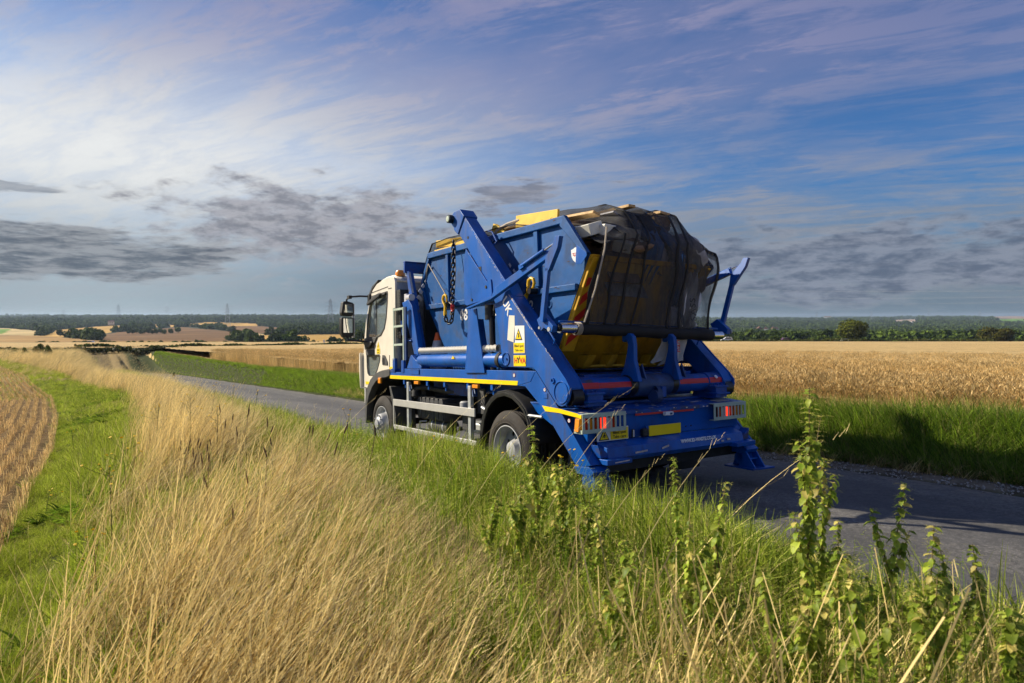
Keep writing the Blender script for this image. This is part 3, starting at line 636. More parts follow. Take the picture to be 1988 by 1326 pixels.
# access ladder behind the cab
ld = MB().box(-.01, .012, 4.268, 4.305, 1.42, 2.20).box(-.01, .012, 3.92, 3.955, 1.42, 2.19)
for z in (2.17, 1.92, 1.65): ld.box(-.012, .014, 3.955, 4.268, z - .018, z + .014)
ld.build('ladder', 'sage', lorry, .004)
MB().box(-.01, .03, 4.24, 4.33, 1.24, 1.45).box(-.01, .03, 3.93, 4.02, 1.24, 1.42).prism([(4.42, 1.245), (4.42, 1.28), (4.36, 1.30), (4.24, 1.30), (4.24, 1.245)], -.01, .08).each('ladder_foot', 'blueworn', lorry, .006)
MB().box(-.002, .02, 3.86, 3.92, 1.42, 2.19).build('ladder_side_plate', 'rust', lorry)
# exhaust stack and intake grille
MB().tube([(.16, 4.25, 1.15), (.16, 4.25, 1.95)], .045, 14).build('exhaust', 'greyplastic', lorry)
ex = MB()
for k in range(9): ex.lathe([(1.16 + k * .035, .048), (1.175 + k * .035, .056), (1.19 + k * .035, .048)], (.16, 4.25, 0), axis='z', n=14)
ex.build('exhaust_bellows', 'greyplastic', lorry)
ig = MB().box(.05, .36, 4.16, 4.30, 1.75, 2.47)
for k in range(17): ig.obox((.046, 4.235, 1.80 + k * .04), .012, .11, .012, (.35, 0, 0))
ig.build('air_intake', 'blackplastic', lorry)
MB().tube([(.10, 3.98, 2.33), (.10, 3.86, 2.33)], .05, 14).box(.07, .13, 3.98, 4.06, 2.27, 2.39).build('work_lamp', 'whitelens', lorry)

# headboard and blue masts behind the cab
MB().box(.09, 2.31, 4.08, 4.12, 2.71, 2.87).box(.09, 2.31, 4.06, 4.14, 2.865, 2.88).build('headboard', 'blueworn', lorry, .004)
for side in (0, 1):
    mk = (lambda q: q.mirror()) if side else (lambda q: q)
    mk(MB().prism([(4.10, 2.72), (4.02, 2.73), (3.52, 1.30), (3.62, 1.30), (3.95, 2.2)], .12, .20)).build('mast', 'blueworn', lorry, .004)
    mk(MB().prism([(4.12, 2.27), (3.90, 2.30), (3.78, 2.2), (3.55, 1.50), (3.72, 1.50)], .06, .14)).build('mast_cover', 'blue', lorry, .010)
    mk(MB().tube([(.04, 4.10, 2.0), (.03, 4.04, 1.8), (.03, 3.9, 1.70), (.05, 3.78, 1.70)], .012, 8)).build('grab_rail', 'blue', lorry)
    mk(MB().obox((.14, 3.98, 2.55), .03, .05, .34, (-.35, 0, 0))).build('lamp_bracket', 'galv', lorry, .006)
pm = MB()
for i in range(4):
    for j in range(3): pm.obox((.2 + j * .06, 3.80 + i * .055 + j * .02, 2.42 + j * .075 - i * .085), .045, .008, .05, (.3, .6, .4))
pm.build('perforated_panel', 'whitelens', lorry)
MB().tube([(.5, 3.55, 2.3), (.48, 3.5, 2.0), (.5, 3.52, 1.8), (.45, 3.5, 1.6), (.5, 3.48, 1.45)], .02, 8).each('hose', 'greyplastic', lorry)
MB().box(.35, 2.05, 3.95, 4.0, 1.3, 2.7).build('headboard_panel', 'dark', lorry)

def tilt_out(q):
    k = q.mirror(1.2); k.v = [(p[0] + .05 + max(0, p[2] - 1.75) * .17, p[1] - .02, p[2]) for p in k.v]; return k
# tarpaulin arms: boom, lever, ram, roller
for side in (0, 1):
    mk = tilt_out if side else (lambda q: q)
    bo = mk(MB().prism([(1.93, 2.035), (1.93, 2.015), (1.40, 2.085), (1.33, 2.105), (.325, 2.405), (.36, 2.476), (1.30, 2.208), (1.37, 2.12)], -.10, -.045)).build('sheet_boom', 'blue', lorry, .004)
    lv = mk(MB().prism([(.185, 2.585), (.118, 2.575), (.150, 2.47), (.295, 2.27), (.355, 2.27), (.345, 2.40), (.22, 2.52)], -.125, -.075)).build('sheet_lever', 'blue', lorry, .004)
    mk(MB().prism([(.356, 2.30), (.30, 2.30), (.40, 1.78), (.455, 1.80)], -.125, -.085)).build('lever_rod', 'blue', lv, .003)
    mk(MB().prism([(.545, 1.815), (.45, 1.87), (.36, 1.80), (.284, 1.743), (.30, 1.68), (.36, 1.70), (.43, 1.73), (.48, 1.70)], -.09, -.03)).each('lever_bracket', 'blue', lv, .004)
    mk(MB().tube([(-.11, .31, 1.71), (-.125, .31, 1.71)], .022, 12).tube([(-.12, .45, 1.73), (-.135, .45, 1.73)], .014, 10)).each('pivot_bolt', 'galv', lv)
    mk(MB().tube([(-.11, .76, 2.375), (-.11, .375, 2.478)], .020, 12).obox((-.11, .76, 2.37), .03, .08, .05, (-.27, 0, 0))).build('sheet_ram', 'blue', lorry)
    mk(MB().tube([(-.11, .38, 2.476), (-.11, .155, 2.535)], .009, 10)).build('ram_rod', 'chrome', lorry)
rl = MB().tube([(-.03, .30, 1.725), (2.44, .30, 1.665)], .035, 16).build('sheet_roller', 'dark', lorry)
MB().lathe([(.0, .035), (.0, .050), (.014, .050), (.22, .050)], (.0, .30, 1.724), n=24).each('roller_end', 'chrome', rl)
MB().lathe([(2.20, .050), (2.40, .050), (2.40, .03)], (.0, .30, 1.667), n=24).each('roller_end', 'chrome', rl)
rp = [(.20 + 2.02 * k / 40, .30 + .004 * math.sin(k * 1.3), 1.720 - .0495 * k / 40) for k in range(41)]
MB().tube(rp, [.056 + .004 * math.sin(k * .9) + .012 * (k / 40) for k in range(41)], 16).build('rolled_net', 'strap', rl)
rr_ = MB()
for k in range(4): rr_.lathe([(.20 + k * .016 - .007, .058), (.20 + k * .016, .066), (.20 + k * .016 + .007, .058)], (0, .30, 1.72), n=20)
rr_.build('rope_turns', 'rope', rl)
both(MB().box(.0, .01, .3, .31, 1.0, 1.01), 'shim', 'dark') if 0 else None
MB().tube([(.02, .33, 1.79), (2.38, .33, 1.745)], .010, 8).build('roller_guide', 'blue', lorry)

# ---- cab
cabp = [(4.32, 1.25), (4.30, 2.0), (4.30, 2.60), (4.34, 2.665), (4.42, 2.69), (4.68, 2.685), (5.02, 2.635), (5.25, 2.53), (5.33, 2.40), (5.50, 2.10), (5.60, 1.75), (5.645, 1.40), (5.65, 1.00), (5.62, .965), (5.40, .965), (5.33, 1.01), (5.20, 1.14), (5.02, 1.22), (4.84, 1.262), (4.62, 1.28), (4.44, 1.28)]
win = [(5.262, 2.45), (4.60, 2.47), (4.585, 2.44), (4.60, 2.30), (4.645, 2.08), (4.72, 1.92), (4.86, 1.82), (5.03, 1.79), (5.47, 1.80), (5.46, 1.90), (5.36, 2.22)]
low = [(5.478, 1.505), (4.94, 1.508), (4.91, 1.48), (4.925, 1.41), (5.03, 1.27), (5.11, 1.195), (5.16, 1.18), (5.38, 1.18), (5.44, 1.22), (5.465, 1.33)]
cab = bpy.data.objects.new('cab', None); COL.objects.link(cab); attach(cab, lorry)
for side in (0, 1):
    mk = (lambda q: q.mirror()) if side else (lambda q: q)
    sp = mk(MB().prism(cabp, .03, .07, [win, low])).build('cab_side', 'cream', cab, .006)
    mk(MB().prism([(p[0], p[1]) for p in win], .048, .054)).build('side_window', 'glass', cab)
    mk(MB().prism(low, .048, .054)).build('lower_window', 'glass', cab)
    rim_ = lambda poly, k: [((p[0] - sum(q[0] for q in poly) / len(poly)) * k + sum(q[0] for q in poly) / len(poly), (p[1] - sum(q[1] for q in poly) / len(poly)) * k + sum(q[1] for q in poly) / len(poly)) for p in poly]
    mk(MB().prism(rim_(win, 1.035), .022, .032, [rim_(win, .975)])).build('window_seal', 'blackplastic', cab)
    mk(MB().prism(rim_(low, 1.04), .024, .032, [rim_(low, .965)])).build('window_seal', 'blackplastic', cab)
    mk(MB().box(.045, .062, 5.08, 5.11, 1.82, 2.42)).build('window_bar', 'blackplastic', cab)
    mk(MB().prism([(4.62, 2.48), (5.27, 2.46), (5.22, 2.41), (4.95, 2.43), (4.70, 2.44)], .018, .03)).build('window_top_trim', 'greyplastic', cab)
    mk(MB().prism([(5.30, 2.345), (5.28, 2.31), (5.22, 2.32), (4.78, 2.41), (4.72, 2.45), (4.76, 2.47), (4.90, 2.455)], -.045, .0)).build('wind_deflector', 'blackplastic', cab, .01)
    mk(MB().prism([(4.80, 1.505), (4.70, 1.50), (4.60, 1.40), (4.595, 1.345), (4.80, 1.35), (4.815, 1.42)], .018, .03)).build('door_handle', 'greyplastic', cab, .006)
    mk(MB().prism([(4.77, 1.47), (4.72, 1.46), (4.71, 1.37), (4.76, 1.365)], .008, .022)).build('handle_grip', 'blackplastic', cab, .004)
    mk(MB().box(.024, .032, 4.525, 4.533, 1.285, 1.50).obox((.028, 4.49, 2.515), .006, .13, .010, (.0, 0, 0)).obox((.028, 4.92, 2.53), .006, .72, .010, (-.05, 0, 0))).each('panel_gap', 'dark', cab)
    mk(MB().prism([(4.53, 1.322), (4.32, 1.323), (4.32, 1.285), (4.52, 1.285)], .024, .0295).prism([(5.54, 1.078), (5.285, 1.075), (5.32, 1.032), (5.53, 1.03)], .024, .0295)).each('reflective_strip', 'reflyellow', cab)
    # pillar under the mirror arm
    mk(MB().prism([(5.55, 1.79), (5.07, 1.79), (4.99, 1.795), (5.12, 1.68), (5.15, 1.61), (5.53, 1.60)], .008, .032)).build('mirror_base', 'greyplastic', cab, .01)
    mk(MB().prism([(5.50, 1.73), (5.14, 1.73), (5.12, 1.70), (5.22, 1.62), (5.42, 1.62)], -.03, .01)).build('mirror_foot', 'blackplastic', cab, .02)
    mk(MB().prism([(5.50, 1.60), (5.14, 1.60), (5.14, 1.51), (5.48, 1.51)], .014, .0315)).build('door_trim', 'greyplastic', cab, .004)
MB().grid(lambda u, v: (.07 + 2.26 * u, *[(4.30, 2.60), (4.34, 2.665), (4.42, 2.70), (4.68, 2.70), (5.02, 2.65), (5.25, 2.54), (5.30, 2.46)][round(v * 6)]), 2, 6).build('cab_roof', 'cream', cab, solid=.03, sharp=60)
MB().prism([(.07, 1.25), (2.33, 1.25), (2.33, 2.60), (2.25, 2.66), (.15, 2.66), (.07, 2.60)], 4.305, 4.34, axis='y').build('cab_rear_wall', 'galv', cab, .01)
MB().grid(lambda u, v: (.07 + 2.26 * u, *[(5.33, 2.40), (5.50, 2.10), (5.60, 1.76)][round(v * 2)]), 1, 2).build('windscreen', 'glass', cab, solid=.006)
MB().grid(lambda u, v: (.07 + 2.26 * u, *[(5.60, 1.76), (5.645, 1.40), (5.65, .70), (5.6, .45)][round(v * 3)]), 1, 3).build('cab_front', 'cream', cab, solid=.03)
MB().box(.1, 2.3, 4.40, 5.55, 1.25, 1.28).box(.1, 2.3, 5.25, 5.5, 1.3, 1.70).build('cab_floor', 'dark', cab)
for x in (.35, 1.55):
    MB().box(x, x + .5, 4.75, 5.15, 1.28, 1.62).obox((x + .25, 4.70, 1.88), .48, .14, .62, (.15, 0, 0)).obox((x + .25, 4.64, 2.27), .28, .1, .18).build('seat', 'strap', cab, .04)
MB().tube([(.6 + .2 * math.cos(t), 5.15 + .07 * math.sin(t), 1.78 + .19 * math.sin(t)) for t in [2 * PI * k / 20 for k in range(20)]], .014, 8, closed=True).build('steering_wheel', 'strap', cab)
MB().prism([(5.30, 2.46), (5.42, 2.33), (5.45, 2.35), (5.34, 2.52), (5.20, 2.62), (4.95, 2.70), (4.95, 2.67), (5.18, 2.57)], .02, 2.38).build('sun_visor', 'blackplastic', cab, .01)
MB().prism([(5.68, .98), (5.72, 1.30), (5.71, 1.54), (5.66, 1.55), (5.655, .95)], -.02, .06).build('cab_corner_deflector', 'cream', cab, .01)
MB().lathe([(2.69, .075), (2.705, .078), (2.755, .072), (2.785, .055), (2.79, .001)], (.16, 4.40, 0), axis='z', n=20).build('beacon', 'amber', lorry)
# mirrors
for side in (0, 1):
    mk = (lambda q: q.mirror()) if side else (lambda q: q)
    mir = mk(MB().tube([(.04, 5.30, 2.46), (-.10, 5.40, 2.47), (-.25, 5.50, 2.46), (-.27, 5.58, 2.42), (-.27, 5.60, 2.30)], .015, 8).tube([(.0, 5.32, 1.725), (-.15, 5.42, 1.74), (-.25, 5.54, 1.76), (-.27, 5.60, 1.85)], .015, 8).obox((.02, 5.30, 2.44), .05, .08, .10).obox((-.25, 5.50, 2.455), .05, .10, .05)).each('mirror_arm', 'blackplastic', lorry)
    mk(MB().prism([(-.36, 2.20), (-.33, 2.39), (-.26, 2.40), (-.15, 2.37), (-.145, 2.20), (-.18, 2.15), (-.34, 2.16)], 5.57, 5.70, axis='y')).build('mirror_housing', 'blackplastic', mir, .02)
    mk(MB().prism([(-.36, 1.86), (-.36, 2.13), (-.15, 2.13), (-.15, 1.85), (-.2, 1.80), (-.32, 1.80)], 5.57, 5.70, axis='y')).build('mirror_housing', 'blackplastic', mir, .02)
    mk(MB().prism([(-.32, 2.21), (-.30, 2.35), (-.18, 2.35), (-.17, 2.21)], 5.563, 5.568, axis='y')).build('mirror_glass', 'mirror', mir)
    mk(MB().prism([(-.33, 1.88), (-.33, 2.11), (-.18, 2.11), (-.18, 1.88)], 5.563, 5.568, axis='y')).build('mirror_glass', 'mirror', mir)
    mk(MB().box(-.148, -.138, 5.58, 5.68, 1.80, 2.36)).build('mirror_edge', 'whitelens', mir)
sk = MB().prism([(5.041, 1.612), (4.906, 1.612), (4.906, 1.525), (5.041, 1.525)], .0255, .0285).build('warning_sticker', 'reflyellow', cab)
MB().prism([(5.03, 1.622), (4.925, 1.622), (4.975, 1.712)], .0255, .0285).build('sticker_triangle', 'reflyellow', sk); MB().prism([(4.992, 1.635), (4.968, 1.635), (4.972, 1.675)], .023, .0285).build('sticker_pictogram', 'ink', sk)
text('Blind', .035, (.0245, 4.975, 1.585), *SIDE, 'greyink', sk); text('spot', .035, (.0245, 4.975, 1.548), *SIDE, 'greyink', sk)
# ---------------------------------------------------------------- the skip on the lorry
skip = thing('skip', 'large blue skip with a yellow tail door riding on the lorry', 'skip', (1.2, 2, 1.3))
SW0, SW1 = .32, 2.10
prof = [(.56, 2.885), (.20, 2.455), (.245, 2.39), (.40, 2.13), (.86, 1.31), (3.05, 1.31), (3.76, 2.16), (3.965, 2.53), (3.715, 2.955)]
for side in (0, 1):
    mk = (lambda q: q.mirror(1.21)) if side else (lambda q: q)
    sp = mk(MB().prism(prof, SW0, SW0 + .012)).build('skip_side', 'skipblue', skip)
    def bar(p, q, wd, th=.035, x=None):
        d = Vector((q[0] - p[0], q[1] - p[1])); n = Vector((-d.y, d.x)).normalized() * wd / 2
        x0 = SW0 - th
        return MB().prism([(p[0] + n.x, p[1] + n.y), (q[0] + n.x, q[1] + n.y), (q[0] - n.x, q[1] - n.y), (p[0] - n.x, p[1] - n.y)], x0, SW0 - .0005)
    mk(bar((3.70, 2.915), (.545, 2.855), .085, .05)).build('skip_rim', 'skipblue', sp, .012)
    mk(MB().prism([(.62, 2.80), (.545, 2.898), (.19, 2.462), (.262, 2.465)], SW0 - .052, SW0 - .001)).build('skip_end_rim', 'skipblue', sp, .008)
    mk(bar((3.70, 2.88), (3.935, 2.53), .06)).build('skip_end_rim', 'skipblue', sp, .008)
    mk(bar((3.945, 2.53), (3.755, 2.18), .06)).build('skip_end_rim', 'skipblue', sp, .008)
    mk(bar((3.77, 2.18), (.385, 2.145), .072, .045)).build('skip_swage', 'skipblue', sp, .012)
    for y0 in (3.14, 1.07): mk(bar((y0, 2.87), (y0 - .02, 2.21), .075, .035)).build('skip_rib', 'skipblue', sp, .008)
    mk(MB().prism([(.34, 2.56), (.19, 2.46), (.185, 2.43), (.27, 2.355), (.36, 2.37)], SW0 - .058, SW0 - .053)).build('skip_corner_plate', 'blue', sp, .002)
    for (y, z) in ((2.95, 2.16), (1.05, 2.16)): mk(MB().tube([(SW0 - .01, y, z), (SW0 - .14, y, z)], .035, 14).lathe([(SW0 - .14, .05), (SW0 - .155, .05)], (0, y, z), n=14)).build('lifting_lug', 'grease', sp)
MB().box(SW0, SW1, .86, 3.05, 1.30, 1.315).build('skip_floor', 'skipblue', skip)
MB().grid(lambda u, v: (SW0 + (SW1 - SW0) * u, *[(3.05, 1.31), (3.76, 2.16), (3.965, 2.53), (3.80, 2.80)][round(3 * v)]), 1, 3).build('skip_front_end', 'skipblue', skip, solid=.012)
# yellow tail: sloping door with stiffeners and bracket feet
TA = lambda h: .245 + (2.39 - h) * (.86 - .245) / (2.39 - 1.31)       # a of the tail face at height h
tl = MB().add([(SW0 + .005, TA(1.31) - .004, 1.31), (SW1 - .005, TA(1.31) - .004, 1.31), (SW1 - .005, TA(2.45) - .004, 2.45), (SW0 + .005, TA(2.45) - .004, 2.45)], [(0, 1, 2, 3)])
door = tl.build('tail_door', 'yellow', skip, solid=.012)
def on_tail(x0, x1, h0, h1, th, o0=.0): return MB().add(
    [(x, TA(h) - o, h) for o in (o0, o0 + th) for (x, h) in ((x0, h0), (x1, h0), (x1, h1), (x0, h1))],
    [(0, 3, 2, 1), (4, 5, 6, 7), (0, 1, 5, 4), (1, 2, 6, 5), (2, 3, 7, 6), (3, 0, 4, 7)])
on_tail(.335, .50, 1.50, 2.42, .05, .01).build('corner_post', 'yellow', door, .008)
on_tail(1.93, 2.09, 1.50, 2.42, .05, .01).build('corner_post', 'yellow', door, .008)
on_tail(.33, 2.09, 2.40, 2.45, .02, .01).build('tail_rim', 'yellow', door, .008)
# red slanting stripes on the left post
st = MB()
def stripe(c):   # lower-left edge height c
    x0, x1 = .352, .490; st.add([(x0, TA(c) - .0625, c), (x1, TA(c + .13) - .0625, c + .13), (x1, TA(c + .23) - .0625, c + .23), (x0, TA(c + .10) - .0625, c + .10)], [(0, 1, 2, 3)])
for c in (1.55, 1.75, 1.95): stripe(c)
st.add([(.352, TA(2.13) - .0625, 2.13), (.490, TA(2.23) - .0625, 2.23), (.352, TA(2.23) - .0625, 2.23)], [(0, 1, 2)])
st.build('red_stripe', 'redink', door)
for (x0, x1) in ((.62, .73), (.95, 1.05), (1.20, 1.31), (1.57, 1.68)):
    MB().add([(x0 + .02, .73, 1.325), (x1 + .02, .73, 1.325), (x1, .60, 1.455), (x0, .60, 1.455), (x0 + .02, .86, 1.325), (x1 + .02, .86, 1.325), (x1, .79, 1.455), (x0, .79, 1.455)],
             [(0, 1, 2, 3), (7, 6, 5, 4), (0, 4, 5, 1), (1, 5, 6, 2), (2, 6, 7, 3), (3, 7, 4, 0)]).box(x0 - .005, x1 + .01, .72, .78, 1.475, 1.482).build('door_bracket', 'yellow', door, .004)
MB().box(.70, 1.75, .72, .76, 1.33, 1.352).build('bottom_rail', 'yellow', door, .004)
# painted numbers and shield on the skip side
XS = SW0 - .003
text('08', .20, (XS, 2.725, 2.000), *SIDE, 'white', skip, bold=.004); text('2', .17, (XS, 1.975, 2.005), *SIDE, 'white', skip, bold=.004); text('2', .15, (XS, 1.20, 2.015), *SIDE, 'white', skip, bold=.004)
shd = MB().prism([(.488, 2.53), (.46, 2.535), (.42, 2.55), (.375, 2.53), (.352, 2.535), (.352, 2.46), (.375, 2.42), (.415, 2.392), (.455, 2.42), (.482, 2.46)], XS - .003, XS).build('shield_sticker', 'white', skip)
text('T.J.W', .040, (XS - .004, .418, 2.478), *SIDE, 'redink', shd, bold=.001)
wh_ = MB().obox((XS, 1.62, 2.52), .003, .03, .055, (-.7, 0, 0)).obox((XS, 1.53, 2.44), .003, .03, .06, (-.7, 0, 0)).build('paint_mark', 'white', skip)
sc2 = MB()
for i in range(46):
    sc2.obox((SW0 - .0006, random.uniform(.6, 3.6), random.uniform(2.25, 2.8)), .001, random.uniform(.01, .05), random.uniform(.003, .012), (random.uniform(-1, 1), 0, 0))
for i in range(20): sc2.obox((SW0 - .0006, random.uniform(1.9, 3.2), random.uniform(1.6, 2.05)), .001, random.uniform(.004, .2), .003, (random.uniform(-1.2, 1.2), 0, 0))
o = sc2.build('scratch', 'skipblue' if 0 else 'greyink', skip) if 0 else None

# ---------------------------------------------------------------- the load
def plank(nm, label, cat, c, size, rot, m, bev=.004):
    o = MB().box(-size[0] / 2, size[0] / 2, -size[1] / 2, size[1] / 2, -size[2] / 2, size[2] / 2).build(nm, m, None, bev)
    o.matrix_world = ROAD_M @ Matrix.Translation(c) @ Matrix.Rotation(rot[2], 4, 'Z') @ Matrix.Rotation(rot[1], 4, 'Y') @ Matrix.Rotation(rot[0], 4, 'X')
    return tag(o, label, cat)
plank('yellow_board', 'yellow painted board along the front of the load, under the net', 'board', (.42, 3.22, 3.055), (.03, .92, .10), (.09, 0, 0), 'timber')
plank('yellow_board', 'short yellow strip below the front yellow board', 'board', (.40, 3.42, 2.985), (.04, .52, .03), (.02, 0, 0), 'timber')
plank('yellow_board', 'big yellow board sloping beside the lift arm at the skip rim', 'board', (.42, 1.22, 2.985), (.03, .80, .17), (.10, 0, 0), 'timber')
plank('yellow_board', 'small crumpled yellow piece wedged behind the lift arm', 'board', (.40, 1.96, 2.99), (.06, .25, .10), (.5, 0, .1), 'timber')
plank('pale_board', 'long pale timber lying lengthways near the top of the load', 'board', (.62, 1.35, 3.00), (.10, 1.9, .03), (.085, .3, 0), 'wood')
plank('pale_board', 'pale timber edge showing high on the load, across the middle', 'board', (1.05, 1.2, 3.07), (.10, 1.7, .03), (.03, 0, 0), 'wood')
plank('pale_board', 'pale timber end at the far top edge of the load', 'board', (1.55, 1.1, 3.055), (.18, 1.4, .03), (.02, .05, .1), 'wood')
plank('cladding_sheet', 'white ribbed plastic panel jutting from the rear left of the load', 'panel', (.84, .56, 2.755), (.54, .56, .13), (.12, .02, .04), 'whiteboard', .015)
plank('cladding_board', 'cream cladding board end beside the skip rim at the rear', 'panel', (.50, .44, 2.745), (.24, .22, .12), (-.06, -.30, .25), 'whiteboard', .006)
plank('roofing_sheet', 'grey tilted panel under the net behind the white panel', 'panel', (1.0, .62, 2.90), (.42, .5, .02), (.05, .35, 0), 'cloth')
plank('white_block', 'small white rigid block under the net below the white panel', 'block', (.93, .30, 2.60), (.30, .22, .12), (.3, -.25, .3), 'whiteboard', .02)
plank('cardboard_sheet', 'brown cardboard sheet hanging against the tail door', 'cardboard', (.84, .32, 2.36), (.44, .02, .36), (-.46, .02, 0), 'brownboard')
plank('grey_sheet', 'limp grey plastic sheet low against the tail door', 'sheet', (.90, .335, 2.19), (.56, .008, .30), (-.5, .02, 0), 'cloth')
def blob(nm, label, cat, c, r, m, seed, amp=.25, sub=4, fr=2.2):
    bm = bmesh.new(); bmesh.ops.create_icosphere(bm, subdivisions=sub, radius=1)
    for v in bm.verts:
        n = mnoise.fractal(v.co * fr + Vector((seed, seed, seed)), .8, 2.1, 4); k = 1 + amp * n
        v.co = Vector((v.co.x * r[0] * k, v.co.y * r[1] * k, v.co.z * r[2] * k))
    me = bpy.data.meshes.new(nm); bm.to_mesh(me); bm.free()
    for p in me.polygons: p.use_smooth = True
    me.materials.append(M[m]); o = bpy.data.objects.new(nm, me); COL.objects.link(o); o.matrix_world = ROAD_M @ Matrix.Translation(c)
    return tag(o, label, cat)
blob('rubbish_heap', 'dark jumbled rubbish heaped inside the skip', 'rubbish', (1.20, 2.0, 2.66), (.72, 1.65, .42), 'brownboard', 3, .35)
blob('rubble_sack', 'dark sack bulging at the rear of the load', 'sack', (1.25, .62, 2.68), (.45, .34, .36), 'strap', 9, .3)
blob('grey_sack', 'big grey builders sack bulging over the right rear corner', 'sack', (1.88, .53, 2.56), (.33, .40, .28), 'cloth', 5, .12)
blob('grey_sack', 'tattered grey sack sagging below the big grey one', 'sack', (1.96, .44, 2.30), (.23, .22, .24), 'cloth', 15, .14)
blob('white_bag', 'crumpled white bag caught in the middle of the tail', 'bag', (1.36, .30, 2.50), (.15, .08, .19), 'polythene' if 0 else 'cloth', 25, .25)
blob('brown_bundle', 'brown bundle under the peak of the net', 'bundle', (1.62, .55, 2.94), (.14, .16, .10), 'wood', 35, .4)
blob('brown_bundle', 'brown crumpled bundle under the white block at the tail', 'bundle', (.98, .31, 2.46), (.20, .07, .12), 'brownboard', 45, .3)
def drape(nm, label, cat, path, w0, w1, m, waves=.02, seed=0, nu=14, sol=.003, flare=0.0):
    """cloth following a path of (a, h) points between two widths"""
    P_ = [Vector((p[0], p[1])) for p in path]
    def at(v):
        t = v * (len(P_) - 1); i = min(int(t), len(P_) - 2); return P_[i].lerp(P_[i + 1], t - i)
    def fn(u, v):
        p = at(v); wv = w0(v) if callable(w0) else w0; wx = w1(v) if callable(w1) else w1
        x = wv + (wx - wv) * u; k = waves * (mnoise.noise(Vector((u * 5 + seed, v * 3.0, seed))) + .5 * math.sin(u * 19 + seed + 2 * v))
        return (x + k * .3, p.x - k, p.y + k * .5)
    o = MB().grid(fn, nu, 5 * (len(P_) - 1)).build(nm, m, None, solid=sol, sharp=70); o.matrix_world = ROAD_M
    return tag(o, label, cat)
drape('blue_sheet', 'blue plastic sheet hanging down the middle of the load tail', 'sheet', [(1.0, 3.10), (.62, 3.06), (.34, 2.82), (.20, 2.62), (.22, 2.4), (.36, 2.2)], lambda v: 1.22 - .18 * v, lambda v: 1.45 - .17 * v, 'bluetarp', .04, 1)
drape('blue_sheet', 'blue plastic strip running down right of the white bag', 'sheet', [(1.0, 3.10), (.60, 3.07), (.32, 2.75), (.17, 2.52), (.20, 2.3), (.36, 2.0)], lambda v: 1.42 + .17 * v, lambda v: 1.56 + .16 * v, 'bluetarp', .03, 4)
drape('polythene_sheet', 'clear crumpled polythene hanging low in front of the right tail post', 'polythene', [(.34, 2.22), (.38, 2.0), (.34, 1.8), (.42, 1.6), (.50, 1.42), (.52, 1.36)], lambda v: 1.62 - .20 * v, lambda v: 1.80 + .16 * v, 'polythene', .10, 7, 26)
drape('polythene_sheet', 'torn grey polythene streaming down beside the open mesh corner', 'polythene', [(.28, 2.45), (.26, 2.2), (.27, 1.95), (.30, 1.74)], lambda v: 1.72 - .03 * v, lambda v: 1.98 - .06 * v, 'polythene', .08, 12, 26)
bag = drape('printed_bag', 'white plastic sack with red lettering hanging by the right hook', 'bag', [(.36, 1.98), (.37, 1.8), (.34, 1.60), (.37, 1.40)], 1.60, 1.74, 'whitebag', .02, 3)
tt = text('hand', .10, (1.668, .305, 1.57), (0, 0.06, 1), (-1, 0, 0), 'redink', bag); tt.parent = bag; tt.location = (0, 0, 0)
tt = text('SASS', .13, (1.83, .215, 1.95), (0, 0.06, 1), (-1, 0, 0), 'ink', bag, name='print'); tt.location = (0, 0, 0)
